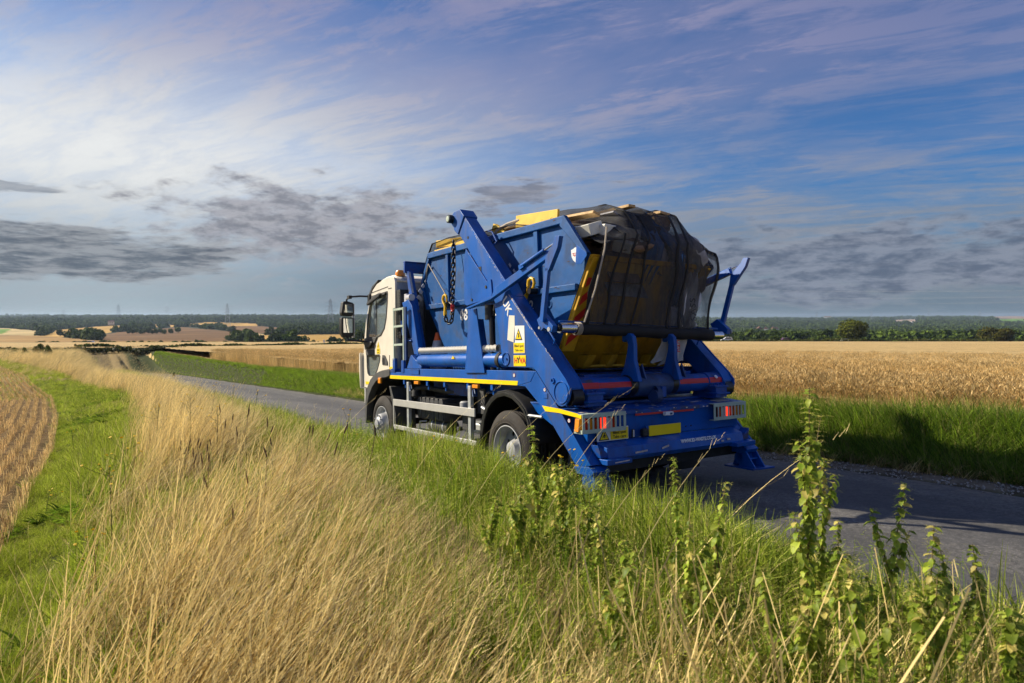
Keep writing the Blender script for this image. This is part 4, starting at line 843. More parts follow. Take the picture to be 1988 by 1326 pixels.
# ---- net thrown over the load and wound on the roller
NX = [.30, .36, .55, .82, 1.05, 1.27, 1.50, 1.77, 2.0, 2.20, 2.34, 2.38]
def interp(xs, ys, x): return float(np.interp(x, xs, ys))
ridge_x = [.34, .55, .70, .82, 1.05, 1.27, 1.52, 1.77, 2.0, 2.15, 2.30, 2.37]
def netfn(u, v):
    x = .34 + 1.87 * u; xr = .34 + 2.03 * u
    rear = [2.72, 2.87, 2.97, 3.10, 3.06, 3.13, 3.10, 3.13, 2.93, 2.87, 2.74, 2.62]   # height over a = .6
    mid = [3.00, 3.04, 3.08, 3.15, 3.18, 3.18, 3.16, 3.12, 3.06, 3.0, 2.93, 2.85]     # over a = 1.6
    fr = [3.10, 3.12, 3.10, 3.11, 3.12, 3.11, 3.10, 3.10, 3.08, 3.05, 3.0, 2.95]      # over a = 3.2
    hr, hm, hf = interp(ridge_x, rear, xr), interp(ridge_x, mid, xr), interp(ridge_x, fr, xr)
    low = interp([.34, 1.2, 2.37], [.20, .17, .20], x)
    # profile from the front end over the top, down the tail to the roller
    pa = [4.02, 3.86, 3.70, 3.2, 2.4, 1.6, 1.0, .62, .34, (.14 if x < 1.9 else .17), .17, .24, .28]
    hb = interp(ridge_x, [2.62, 2.70, 2.74, 2.76, 2.74, 2.70, 2.72, 2.74, 2.72, 2.70, 2.66, 2.58], xr)
    ph = [2.66, 2.92, hf - .01, hf, hf * .5 + hm * .5 - .03, hm, hm * .45 + hr * .55, hr, max(hb + .02, hr - .12), hb - .07, 2.42, 2.08, 1.76 - .05 * u]
    # width pulls in towards the roller on the left
    t = v * (len(pa) - 1); i = min(int(t), len(pa) - 2); f = t - i
    f = f * f * (3 - 2 * f) * .5 + f * .5
    a = pa[i] + (pa[i + 1] - pa[i]) * f; h = ph[i] + (ph[i + 1] - ph[i]) * f
    s = max(0, (2.9 - h) / 1.15) if v > .55 else 0
    bulge = .07 * math.exp(-((h - 2.45) / .28) ** 2) * max(0, (u - .8) / .2) * (v > .5)
    k2 = min(1, max(0, (v - .48) / .12)); x2 = x + bulge + k2 * (1 - u) * (.17 - .26 * s) + (.015 * math.sin(h * 9) if u > .95 else 0)
    k = .030 * mnoise.noise(Vector((x * 2.4, a * 1.3, 4))) + .014 * mnoise.noise(Vector((x * 9, a * 1.6 + h, 9))) + .012 * math.sin(x * 26 + 1.5 * h) * s
    return (x2, a - k - (.02 * math.sin(x * 5) * s), h + k * .8)
net = MB().grid(netfn, 90, 110).build('load_net', 'net', None, sharp=180); net.matrix_world = ROAD_M
tag(net, 'black mesh net stretched over the skip load and wound on its roller', 'net')
for k, (u0, wd) in enumerate(((.015, .030), (.14, .014), (.245, .020), (.36, .016), (.62, .022), (.70, .016), (.97, .026))):
    m_ = MB().grid(lambda u, v: tuple(Vector(netfn(min(.999, u0 + wd * (u - .5) + (.012 * math.sin(v * 14 + k) if k < 6 else 0)), .56 + .44 * v)) + Vector((0, -.007, .004))), 3, 44)
    m_.build('seam', 'strap', net, sharp=180, solid=.003)
m_ = MB().grid(lambda u, v: tuple(Vector(netfn(v, .30 + .012 * u)) + Vector((0, 0, .01))), 1, 40); m_.build('seam', 'strap', net, sharp=180, solid=.004)
m_ = MB().grid(lambda u, v: tuple(Vector(netfn(.004 + .014 * u, .02 + .55 * v)) + Vector((-.005, 0, .004))), 1, 60); m_.build('net_hem', 'strap', net, sharp=180, solid=.004)
# ---- ropes
def rope(label, pts, r=.007, sag=0):
    o = MB().tube(pts, r, 6).build('rope', 'rope', None); o.matrix_world = ROAD_M; return tag(o, label, 'rope')
rope('pale rope running from the net down to the roller end', [(.47, .12, 2.72), (.43, .11, 2.5), (.35, .17, 2.1), (.265, .24, 1.78)], .010)
rope('thin rope from the front net corner down to the yellow hook', [(.27, 3.66, 2.795), (.20, 2.98, 2.27), (.18, 2.95, 2.22), (.18, 2.72, 2.10)])
rope('thin rope hanging straight from the front board to the shackle', [(.38, 2.62, 3.07), (.27, 2.86, 2.975), (.24, 2.80, 2.6), (.18, 2.73, 2.25)])
rope('tangled rope end at the front corner of the skip', [(.27, 3.66, 2.795), (.30, 3.78, 2.7), (.33, 3.86, 2.60), (.34, 3.93, 2.50)], .012)
rope('twisted pale sheeting cord beside the lift arm', [(.36, 2.06, 2.92), (.37, 1.95, 3.0), (.40, 1.78, 3.04), (.42, 1.55, 3.05)], .022)
# ---- chains: every link its own piece
def link_mesh():
    n = 12; pts = []
    for i in range(n):
        t = 2 * PI * i / n; pts.append((.013 * math.cos(t), 0, .016 * math.sin(t) + (.011 if math.sin(t) > 0 else -.011)))
    m = MB().tube(pts, .0065, 6, closed=True); me = bpy.data.meshes.new('chain_link'); me.from_pydata(m.v, [], m.f)
    for p in me.polygons: p.use_smooth = True
    me.materials.append(M['steel']); return me
LINK = link_mesh()
def chain(label, pts, cat='chain'):
    P_ = [Vector(p) for p in pts]; t = thing('chain', label, cat, tuple(P_[0]))
    d = [0.0]
    for a, b in zip(P_, P_[1:]): d.append(d[-1] + (b - a).length)
    n = int(d[-1] / .056)
    for k in range(n + 1):
        s = d[-1] * k / n; i = max(j for j in range(len(d)) if d[j] <= s + 1e-9); i = min(i, len(P_) - 2); f = (s - d[i]) / (d[i + 1] - d[i])
        p = P_[i].lerp(P_[i + 1], f); q = (P_[i + 1] - P_[i]).to_track_quat('Z', 'X')
        o = bpy.data.objects.new('chain_link', LINK); COL.objects.link(o); o.parent = t; o.location = p - P_[0]
        o.rotation_euler = (q.to_matrix() @ Matrix.Rotation((k % 2) * PI / 2 + .5, 3, 'Z')).to_euler()
        o.scale = (1.5, 1.5, 1.45)
    return t
chain('long black lifting chain hanging from the arm down the skip side', [(.14, 2.665, 2.93), (.15, 2.70, 2.6), (.15, 2.72, 2.35), (.15, 2.73, 2.14)])
def hookmesh(nm, label, c, sc_, m, rot, swivel='white'):
    pts = [(0, 0, -.10), (0, 0, -.03), (0, .012, 0), (0, .045, .03), (0, .062, .07), (0, .045, .11), (0, .0, .128), (0, -.04, .105), (0, -.052, .06), (0, -.035, .03)]
    o = MB().tube(pts, [.022, .018, .020, .020, .020, .019, .018, .017, .014, .008], 10).build(nm, m, None)
    o.matrix_world = ROAD_M @ Matrix.Translation(c) @ Matrix.Rotation(rot, 4, 'X') @ Matrix.Diagonal((sc_, sc_, sc_, 1))
    MB().obox((0, -.035, .07), .014, .018, .085, (.1, 0, 0)).build('hook_latch', 'rust', o)
    MB().tube([(0, 0, -.09), (0, 0, -.14)], .026, 10).tube([(-.02, 0, -.14), (.02, 0, -.14)], .016, 8).build('hook_swivel', m, o)
    return tag(o, label, 'hook')
hookmesh('lifting_hook', 'yellow lifting hook on the slack chain against the skip side', (.16, 2.95, 2.16), 1.0, 'hookyellow', 0.0)
hookmesh('lifting_hook', 'yellow lifting hook lying tilted behind the sheeting boom', (.20, 1.075, 2.185), 1.0, 'hookyellow', .70)
chain('slack black chain looping below the yellow hook', [(.16, 2.955, 2.02), (.16, 2.93, 1.95), (.16, 2.87, 1.905), (.16, 2.82, 1.90), (.16, 2.76, 1.95), (.155, 2.73, 2.05)])
sh = MB().tube([(0, .028 * math.cos(t), .045 * math.sin(t)) for t in [2 * PI * k / 16 for k in range(16)]], .014, 8, closed=True).tube([(-.02, -.03, .02), (.02, .035, -.04)], .018, 8).build('shackle', 'hookred', None)
sh.matrix_world = ROAD_M @ Matrix.Translation((.15, 2.73, 2.10)); tag(sh, 'dark red shackle joining the two chains', 'shackle')
MB().tube([(0, .03, -.04), (0, .06, -.09)], .010, 8).build('shackle_pin', 'chrome', sh)
# ---- traffic cone on the deck
cone = thing('traffic_cone', 'worn orange traffic cone standing on the lorry deck', 'traffic cone', (.36, 3.56, 1.262))
MB().lathe([(1.265, .125), (1.60, .092), (1.695, .066)], (.36, 3.56, 0), axis='z', n=24).build('cone_sleeve', 'conewhite', cone)
MB().lathe([(1.695, .064), (1.80, .036), (1.808, .034), (1.808, .022)], (.36, 3.56, 0), axis='z', n=24).build('cone_top', 'orange', cone)
MB().box(.21, .51, 3.41, 3.71, 1.262, 1.285).build('cone_base', 'blackplastic', cone, .01)

rc_ = MB()
for i in range(70):
    y = random.uniform(.5, 3.75); z = random.choice((2.885, 2.145, 2.18, 2.60, 2.40)) + random.uniform(-.03, .03) - (0 if True else 0); zz = z + (.0 if z < 2.7 else .018 * 0)
    rc_.obox((SW0 - (.0515 if z > 2.82 else .0465 if 2.12 < z < 2.21 else .0012), y, z), .0012, random.uniform(.006, .05), random.uniform(.003, .010), (random.uniform(-.3, .3), 0, 0))
o = rc_.build('rust_chips', 'rustchip', skip); o['kind'] = 'stuff'
rc_ = MB()
for i in range(60):
    t = random.random(); y = 1.10 - .72 * t; z = 2.085 - .67 * t; k = random.uniform(-.012, .03); rc_.obox((-.0208, y + k, z + k * .4), .0012, random.uniform(.004, .03), random.uniform(.002, .007), (.75 + random.uniform(-.2, .2), 0, 0))
for i in range(40):
    t = random.random(); rc_.obox((-.0005, 2.10 - .85 * t + random.uniform(0, .02), 3.135 - .85 * t - random.uniform(.0, .02)), .0012, random.uniform(.004, .03), random.uniform(.002, .005), (.78, 0, 0))
o = rc_.build('worn_paint', 'scuff', lorry); o['kind'] = 'stuff'
# ---------------------------------------------------------------- land
def road_plane_z(X, Y):           # world height of the road plane above (X, Y)
    return AP.z - (AU.x * (X - AP.x) + AU.y * (Y - AP.y)) / AU.z
def aw_of(X, Y):
    Z = road_plane_z(X, Y); q = np.stack([np.asarray(X) - AP.x, np.asarray(Y) - AP.y, Z - AP.z], -1)
    return q @ np.array(AL), q @ np.array(AW)
def sst(x, a, b):
    t = np.clip((np.asarray(x, float) - a) / (b - a), 0, 1); return t * t * (3 - 2 * t)
def vnoise(X, Y, s, seed=0):
    """cheap smooth value noise, vectorised"""
    x = np.asarray(X, float) / s + seed * 17.3; y = np.asarray(Y, float) / s + seed * 9.1
    xi = np.floor(x).astype(np.int64); yi = np.floor(y).astype(np.int64); fx = x - xi; fy = y - yi
    fx = fx * fx * (3 - 2 * fx); fy = fy * fy * (3 - 2 * fy)
    def h(i, j):
        k = (i * 374761393 + j * 668265263 + seed * 974711) & 0xffffffff; k = ((k ^ (k >> 13)) * 1274126177) & 0xffffffff
        return ((k ^ (k >> 16)) & 0xffff) / 65535.0
    return (h(xi, yi) * (1 - fx) + h(xi + 1, yi) * fx) * (1 - fy) + (h(xi, yi + 1) * (1 - fx) + h(xi + 1, yi + 1) * fx) * fy
PXF = 1226.3
def z_crop_top(Y): return CAMZ - .80 - .044 * Y + 3.2e-5 * Y * Y
def z_far(X, Y):                  # valley and the far hillside
    Y = np.maximum(Y, 1.0); U_ = X / Y
    DL = [0, 240, 262, 330, 450, 700, 1000, 1500, 2200, 3200, 9000]; PL = [672, 663.5, 665, 668, 658, 646, 636, 626, 620, 617.5, 615.5]
    DR = [0, 240, 262, 330, 600, 1000, 1800, 2600, 3600, 9000]; PR = [672, 662.5, 663, 665, 657, 648, 634, 625, 620, 615.8]
    pl = np.interp(Y, DL, PL); pr = np.interp(Y, DR, PR)
    k = sst(U_, -.25, .25); p = pl * (1 - k) + pr * k
    und = sst(Y, 500, 1400) * (vnoise(X, Y, 420, 3) - .5) * 7 + sst(Y, 1400, 2500) * (vnoise(X, Y, 900, 5) - .5) * 8
    p = p + und
    p = p - 4.5 * sst(Y, 1600, 2600) * np.exp(-((U_ - .42) / .14) ** 2) * 0 - 4 * sst(Y, 1500, 2600) * np.exp(-((U_ - .74) / .12) ** 2)
    return CAMZ - (p - 615) / PXF * Y
def ground_z(X, Y):
    """surface one stands on"""
    X = np.asarray(X, float); Y = np.asarray(Y, float)
    a, w_ = aw_of(X, Y); zr = road_plane_z(X, Y)
    wob = (vnoise(X, Y, 2.3, 1) - .5) * .10 + (vnoise(X, Y, .7, 2) - .5) * .05
    # left of the lane: verge bank, then lower field edge
    bank = np.interp(w_, [-9, -5.2, -4.2, -3.4, -2.5, -1.8, -1.05, -.6, -.35], [-.22, -.20, -.17, -.02, .20, .30, .32, .20, -.06])
    zl = zr + bank + wob * sst(-w_, .4, 1.2)
    flat = z_crop_top(Y) - .75
    zl_far = flat
    zl = zl + sst(a, 22, 75) * sst(-w_, 2.2, 6) * (np.maximum(zl_far, zl) - zl)
    zl = zl + sst(a, 60, 130) * (zl_far - zl)
    # right of the lane: low bank up to the corn field
    ftop = flat + np.interp(a, [0, 12, 40], [.44, .22, .0]) * np.exp(-((w_ - 5.15) / .42) ** 2)
    rise = sst(w_, 4.25, 4.95)
    zrt = zr + .02 + rise * (ftop - zr - .02) + wob * sst(w_, 4.4, 5)
    zn = np.where(w_ < 1.8, zl, zrt)
    zn = zn + sst(a, 75, 130) * (flat - zn)
    inroad = sst(w_, -.45, -.15) * (1 - sst(w_, 4.02, 4.2)) * (1 - sst(a, 80, 110))
    zn = zn * (1 - inroad) + (zr - .05) * inroad
    # distance
    far = z_far(X, Y)
    k = sst(Y, 225, 255)
    zn = zn * (1 - k) + far * k
    return zn
def gz(x, y): return float(ground_z(np.array([x]), np.array([y]))[0])
def px_of(X, Y, Z):
    """photo position of world points (only used to lay the far fields out)"""
    c, s = math.cos(PITCH), math.sin(PITCH); zz = Z - CAMZ
    yc = Y * c - zz * s; zc = Y * s + zz * c
    return 994 + PXF * X / yc, 663 - PXF * zc / yc
def in_poly(px, py, poly):
    ins = np.zeros(px.shape, bool); n = len(poly); j = n - 1
    for i in range(n):
        xi, yi = poly[i]; xj, yj = poly[j]
        c = ((yi > py) != (yj > py)) & (px < (xj - xi) * (py - yi) / ((yj - yi) + 1e-9) + xi); ins ^= c; j = i
    return ins
# far fields: colour and outline
A_ = lambda pts: [(p[0] / 3.012, 580 + p[1] / 3.012) for p in pts]
B_ = lambda pts: [(1380 + p[0] / 3.27, 580 + p[1] / 3.27) for p in pts]
TAN, BROWN, PALE, GREENF, DRY = (.54, .33, .09), (.19, .105, .045), (.56, .42, .19), (.14, .27, .03), (.36, .22, .075)
FIELDS = [
    (A_([(-400, 176), (40, 172), (250, 190), (225, 217), (-400, 217)]), PALE), (A_([(-400, 176), (60, 178), (20, 205), (-400, 205)]), GREENF),
    (A_([(245, 217), (330, 182), (600, 160), (860, 148), (1080, 155), (1010, 166), (740, 168), (700, 187), (560, 214), (330, 227)]), TAN),
    (A_([(540, 217), (700, 195), (1060, 165), (1440, 200), (1440, 215), (1300, 247), (600, 247)]), BROWN),
    (A_([(1065, 150), (1220, 137), (1500, 145), (1530, 160), (1250, 160), (1070, 162)]), TAN),
    (A_([(1250, 161), (1500, 159), (1690, 172), (1590, 205), (1440, 197)]), BROWN),
    (A_([(1200, 166), (1260, 168), (1580, 212), (1500, 218), (1440, 200)]), PALE),
    (A_([(1440, 214), (2300, 205), (2300, 262), (1440, 250)]), TAN),
    (A_([(-400, 205), (240, 216), (600, 246), (1440, 246), (1440, 300), (-400, 300)]), DRY),
    (B_([(-400, 222), (85, 225), (240, 228), (300, 250), (-400, 252)]), GREENF), (B_([(565, 203), (745, 206), (735, 223), (580, 223)]), TAN),
    (B_([(1000, 137), (1095, 140), (1090, 148), (1010, 146)]), PALE), (B_([(1160, 134), (1310, 130), (1310, 153), (1170, 153)]), (.42, .32, .24)),
    (B_([(1760, 104), (2600, 98), (2600, 127), (1790, 127)]), (.34, .22, .15)), (B_([(1770, 128), (2600, 128), (2600, 148), (1880, 145)]), GREENF),
    (B_([(1610, 230), (1720, 228), (1705, 250), (1620, 250)]), GREENF), (B_([(120, 186), (330, 184), (330, 192), (120, 194)]), TAN), (B_([(700, 196), (740, 196), (740, 206), (700, 206)]), GREENF)]
WOODFLOOR = (.022, .036, .014)
# ---- terrain mesh: rings round the camera
az_front = np.radians(np.linspace(-56, 56, 560)); az_back = np.radians(np.linspace(56, 304, 60)[1:-1]); AZ = np.concatenate([az_front, az_back])
RR = np.concatenate([np.linspace(12, 14, 2)[:1], 13 * 1.024 ** np.arange(0, 268)]); RR = RR[RR < 7500]
nA, nR = len(AZ), len(RR)
Xg = np.outer(RR, np.sin(AZ)); Yg = np.outer(RR, np.cos(AZ))
Zg = ground_z(Xg, np.where(Yg > 0, Yg, Yg * .12))
nearmask = sst(RR, 90, 120)[:, None]; Zg = Zg - .35 * (1 - nearmask)        # tucked under the finer near ground
def mesh_np(name, V, F, m, smooth=True):
    me = bpy.data.meshes.new(name); n = len(V); k = F.shape[1]
    me.vertices.add(n); me.vertices.foreach_set('co', np.ascontiguousarray(V, dtype=np.float32).ravel())
    me.loops.add(len(F) * k); me.loops.foreach_set('vertex_index', np.ascontiguousarray(F, dtype=np.int32).ravel())
    me.polygons.add(len(F)); me.polygons.foreach_set('loop_start', np.arange(0, len(F) * k, k, dtype=np.int32))
    try: me.polygons.foreach_set('loop_total', np.full(len(F), k, dtype=np.int32))
    except Exception: pass
    me.update(calc_edges=True)
    if smooth: me.polygons.foreach_set('use_smooth', np.ones(len(F), bool))
    me.materials.append(M[m] if isinstance(m, str) else m); return me
def add_col(me, name, cols, domain='POINT'):
    at = me.attributes.new(name, 'FLOAT_COLOR', domain); c4 = np.ones((len(cols), 4), np.float32); c4[:, :3] = cols; at.data.foreach_set('color', c4.ravel())
idx = np.arange(nR * nA).reshape(nR, nA); nx_ = np.roll(idx, -1, axis=1)
F = np.stack([idx[:-1], nx_[:-1], nx_[1:], idx[1:]], -1).reshape(-1, 4)
V = np.stack([Xg, Yg, Zg], -1).reshape(-1, 3)
px, py = px_of(V[:, 0], np.maximum(V[:, 1], 1), V[:, 2])
colr = np.tile(np.array(TAN), (len(V), 1)); farm = V[:, 1] > 262
colr[farm] = WOODFLOOR
for poly, c in FIELDS:
    k = farm & in_poly(px, py, poly); colr[k] = c
colr[(V[:, 1] < 262)] = (.50, .36, .16)
def land_mat():
    m = bpy.data.materials.new('farmland'); m.use_nodes = True; t = NT(m.node_tree); b = t.n['Principled BSDF']; b.inputs['Roughness'].default_value = .95; b.inputs['Specular IOR Level'].default_value = .1
    at = t.new('ShaderNodeAttribute', attribute_name='land'); g = t.new('ShaderNodeNewGeometry')
    n_ = t.noise(t.scalevec(g.outputs['Position'], 1, .35, 1), .02, 6, .6); n2_ = t.noise(t.scalevec(g.outputs['Position'], 1, .12, 1), .12, 4, .6)
    k = t.m('MULTIPLY', t.ss(n_, .3, .7, .75, 1.2), t.ss(n2_, .3, .7, .86, 1.12))
    t.put(b.inputs['Base Color'], t.mix(1.0, at.outputs['Color'], t.xyz(k, k, k), 'MULTIPLY')); return m
me = mesh_np('terrain', V, F, land_mat()); add_col(me, 'land', colr)
terrain = bpy.data.objects.new('terrain', me); COL.objects.link(terrain); terrain['kind'] = 'structure'
# ---- near ground in the lane's own grid
wl = np.concatenate([np.linspace(-26, -8, 13)[:-1], np.linspace(-8, -.2, 40)[:-1], np.linspace(-.2, 4.0, 8)[:-1], np.linspace(4.0, 5.6, 13)[:-1], np.linspace(5.6, 60, 24)])
al = np.concatenate([np.linspace(-14, 20, 110)[:-1], np.linspace(20, 125, 120)])
Wg, Ag = np.meshgrid(wl, al); P3 = rw_np(Wg, Ag, np.zeros_like(Wg)); Xn, Yn = P3[..., 0], P3[..., 1]; Zn = ground_z(Xn, Yn)
Vn = np.stack([Xn, Yn, Zn], -1).reshape(-1, 3); ii = np.arange(Wg.size).reshape(Wg.shape)
Fn = np.stack([ii[:-1, :-1], ii[:-1, 1:], ii[1:, 1:], ii[1:, :-1]], -1).reshape(-1, 4)
wf = Wg.ravel(); af = Ag.ravel()
stub_edge = lambda a: np.interp(a, [-14, 3, 10, 17, 30, 50, 70, 125], [-4.60, -4.42, -4.38, -4.55, -5.2, -7.6, -12, -50])
cn = np.tile(np.array((.050, .062, .018)), (len(Vn), 1))          # grassy soil
k = wf < stub_edge(af); cn[k] = (.20, .13, .055)
k = (wf > 4.02) & (wf < 4.5) & (af < 16); cn[k] = (.20, .165, .12)
k = (af > 45) & (wf < 1); cn[k] = (.34, .25, .11)
k = wf > 5.5; cn[k] = (.40, .28, .13)
k = (wf > -3.8) & (wf < -1.6); cn[k] = (.16, .12, .055)
def soil_mat():
    m = bpy.data.materials.new('verge_soil'); m.use_nodes = True; t = NT(m.node_tree); b = t.n['Principled BSDF']; b.inputs['Roughness'].default_value = .95; b.inputs['Specular IOR Level'].default_value = .1
    at = t.new('ShaderNodeAttribute', attribute_name='land'); g = t.new('ShaderNodeNewGeometry')
    n_ = t.noise(g.outputs['Position'], 3.0, 8, .7); k = t.ss(n_, .3, .7, .6, 1.3)
    t.put(b.inputs['Base Color'], t.mix(1.0, at.outputs['Color'], t.xyz(k, k, k), 'MULTIPLY'))
    bn = t.new('ShaderNodeBump'); t.put(bn.inputs['Height'], t.noise(g.outputs['Position'], 14, 6, .7)); bn.inputs['Strength'].default_value = .8; bn.inputs['Distance'].default_value = .05; t.l.new(bn.outputs[0], b.inputs['Normal']); return m
me = mesh_np('ground', Vn, Fn, soil_mat()); add_col(me, 'land', cn); ground = bpy.data.objects.new('ground', me); COL.objects.link(ground); ground['kind'] = 'structure'

# ---- lane
def tarmac():
    m = bpy.data.materials.new('tarmac'); m.use_nodes = True; t = NT(m.node_tree); b = t.n['Principled BSDF']; b.inputs['Roughness'].default_value = .78
    tco = t.new('ShaderNodeTexCoord'); o = tco.outputs['Object']
    vo = t.new('ShaderNodeTexVoronoi'); t.put(vo.inputs['Vector'], o); vo.inputs['Scale'].default_value = 78
    chips = t.ss(t.noise(o, 75, 3, .8), .46, .66)
    base_ = t.mix(chips, (.065, .063, .058), (.50, .46, .39)); base_ = t.mix(t.ss(vo.outputs['Distance'], 0, .5), base_, (.095, .092, .088))
    big = t.ss(t.noise(t.scalevec(o, 1, .18, 1), 1.6, 5, .6), .3, .7, .78, 1.22); base_ = t.mix(1.0, base_, t.xyz(big, big, big), 'MULTIPLY')
    sp = t.new('ShaderNodeSeparateXYZ'); t.l.new(o, sp.inputs[0])
    tr1 = t.m('MINIMUM', t.m('ABSOLUTE', t.m('SUBTRACT', sp.outputs[0], .55)), t.m('ABSOLUTE', t.m('SUBTRACT', sp.outputs[0], 2.45))); base_ = t.mix(t.m('MULTIPLY', t.ss(tr1, .55, .15), t.ss(t.noise(o, .7, 5, .6), .35, .6, .25, .65)), base_, (.045, .045, .047))
    sp2 = t.ss(t.noise(o, 24, 4, .8), .38, .62, .66, 1.36); base_ = t.mix(1.0, base_, t.xyz(sp2, sp2, sp2), 'MULTIPLY')
    patch = t.ss(t.noise(t.scalevec(o, .55, .22, 1), 1.0, 2, .4), .56, .575); base_ = t.mix(t.m('MULTIPLY', patch, .45), base_, (.055, .055, .058))
    dust = t.ss(t.noise(o, 2.6, 9, .75), .52, .7); base_ = t.mix(t.m('MULTIPLY', dust, .45), base_, (.21, .19, .16))
    edge = t.m('MULTIPLY', t.ss(sp.outputs[0], 3.35, 4.05), t.ss(t.noise(o, 7, 6, .7), .42, .6)); base_ = t.mix(edge, base_, (.22, .19, .155))
    edge = t.m('MULTIPLY', t.ss(sp.outputs[0], .35, -.3), t.ss(t.noise(o, 6, 6, .7), .42, .6)); base_ = t.mix(edge, base_, (.15, .13, .10))
    t.put(b.inputs['Base Color'], base_)
    bn = t.new('ShaderNodeBump'); t.put(bn.inputs['Height'], t.noise(o, 130, 3, .7)); bn.inputs['Strength'].default_value = .5; bn.inputs['Distance'].default_value = .008; t.l.new(bn.outputs[0], b.inputs['Normal']); return m
ar = np.concatenate([np.linspace(-14, 30, 120)[:-1], np.linspace(30, 100, 70)]); wr = np.linspace(0, 1, 12); rv = []
for a in ar:
    bend = -((max(a - 62, 0)) ** 2) * .0035
    l_ = -.42 + .06 * math.sin(a * 1.7) + .04 * math.sin(a * 4.1); r_ = 4.12 + .07 * math.sin(a * 1.3 + 1) + .05 * math.sin(a * 3.7)
    for t_ in wr:
        w_ = l_ + (r_ - l_) * t_; rv.append((w_ + bend, a, .018 * (1 - (2 * t_ - 1) ** 2) - (.03 if t_ in (0, 1) else 0)))
ir = np.arange(len(ar) * 12).reshape(len(ar), 12); Fr = np.stack([ir[:-1, :-1], ir[:-1, 1:], ir[1:, 1:], ir[1:, :-1]], -1).reshape(-1, 4)
road = bpy.data.objects.new('road', mesh_np('road', np.array(rv), Fr, tarmac())); COL.objects.link(road); road.matrix_world = ROAD_M; road['kind'] = 'structure'

# ---- corn field top surface, right of the lane and on across the valley
def corn_mat():
    m = bpy.data.materials.new('ripe_corn'); m.use_nodes = True; t = NT(m.node_tree); b = t.n['Principled BSDF']; b.inputs['Roughness'].default_value = .9; b.inputs['Specular IOR Level'].default_value = .15
    g = t.new('ShaderNodeNewGeometry'); p = g.outputs['Position']
    fine = t.noise(t.scalevec(p, 1, .55, 1), 9.0, 5, .75); mid = t.noise(t.scalevec(p, 1, .25, 1), .9, 5, .65); big = t.noise(t.scalevec(p, 1, .5, 1), .045, 4, .5)
    c = t.mix(t.ss(fine, .32, .66), (.34, .22, .08), (.82, .59, .26)); c = t.mix(t.m('MULTIPLY', t.ss(mid, .40, .72), .32), c, (.30, .20, .08)); c = t.mix(t.m('MULTIPLY', t.ss(big, .4, .62), .30), c, (.70, .52, .25))
    # drilling and wheel lines running across the slope
    sp = t.new('ShaderNodeSeparateXYZ'); t.l.new(p, sp.inputs[0])
    yy = t.m('ADD', t.m('ADD', sp.outputs[1], t.m('MULTIPLY', sp.outputs[0], .06)), t.m('MULTIPLY', t.noise(p, .05, 2, .5), 5))
    ln = t.m('ABSOLUTE', t.m('SUBTRACT', t.m('FRACT', t.m('DIVIDE', yy, 13.0)), .5)); far_ = t.noise(t.scalevec(p, .35, 1.2, 1), .9, 6, .75); c = t.mix(t.m('MULTIPLY', t.ss(far_, .45, .68), .55), c, (.36, .25, .10))
    ln = t.m('MULTIPLY', t.ss(ln, .018, .05, 1.0, 0.0), t.ss(mid, .3, .5, .25, .85))
    c = t.mix(ln, c, (.17, .115, .045)); t.put(b.inputs['Base Color'], c)
    bn = t.new('ShaderNodeBump'); t.put(bn.inputs['Height'], fine); bn.inputs['Strength'].default_value = 1.0; bn.inputs['Distance'].default_value = .10; t.l.new(bn.outputs[0], b.inputs['Normal']); return m
M['corn'] = corn_mat()
def corn_sheet(name, al_, wfn, nw, zoff=-.10):
    V_ = []
    for a in al_:
        w0, w1 = wfn(a)
        for k in range(nw + 1):
            f = (k / nw) ** 2.2; w_ = w0 + (w1 - w0) * f; V_.append((w_, a))
    V_ = np.array(V_); P_ = rw_np(V_[:, 0], V_[:, 1], np.zeros(len(V_))); X, Y = P_[:, 0], P_[:, 1]
    return X, Y, V_
az_c = np.radians(np.linspace(-50, 54, 300)); rc = 7.0 * 1.028 ** np.arange(0, 134); rc = rc[rc < 268]
Xc = np.outer(rc, np.sin(az_c)); Yc = np.outer(rc, np.cos(az_c)); ac, wc = aw_of(Xc, Yc)
Zc = z_crop_top(Yc) + (vnoise(Xc, Yc, .5, 6) - .5) * .08 - .07
ic = np.arange(Xc.size).reshape(Xc.shape); Fc = np.stack([ic[:-1, :-1], ic[:-1, 1:], ic[1:, 1:], ic[1:, :-1]], -1).reshape(-1, 4)
edge_w = 5.75 + .12 * (vnoise(ac, wc * 0, 1.3, 8) - .5)
inside = (((wc > edge_w) | ((wc < -7 - .1 * ac) & (ac > 60) & (Yc > 46))) | (Yc > 105)) & (Yc < 259)
keep = inside.ravel()[Fc].all(1); Vc = np.stack([Xc, Yc, Zc], -1).reshape(-1, 3)
used = np.unique(Fc[keep]); remap = np.full(len(Vc), -1); remap[used] = np.arange(len(used))
corn = bpy.data.objects.new('corn_field', mesh_np('corn_field', Vc[used], remap[Fc[keep]], 'corn')); COL.objects.link(corn); corn['kind'] = 'stuff'

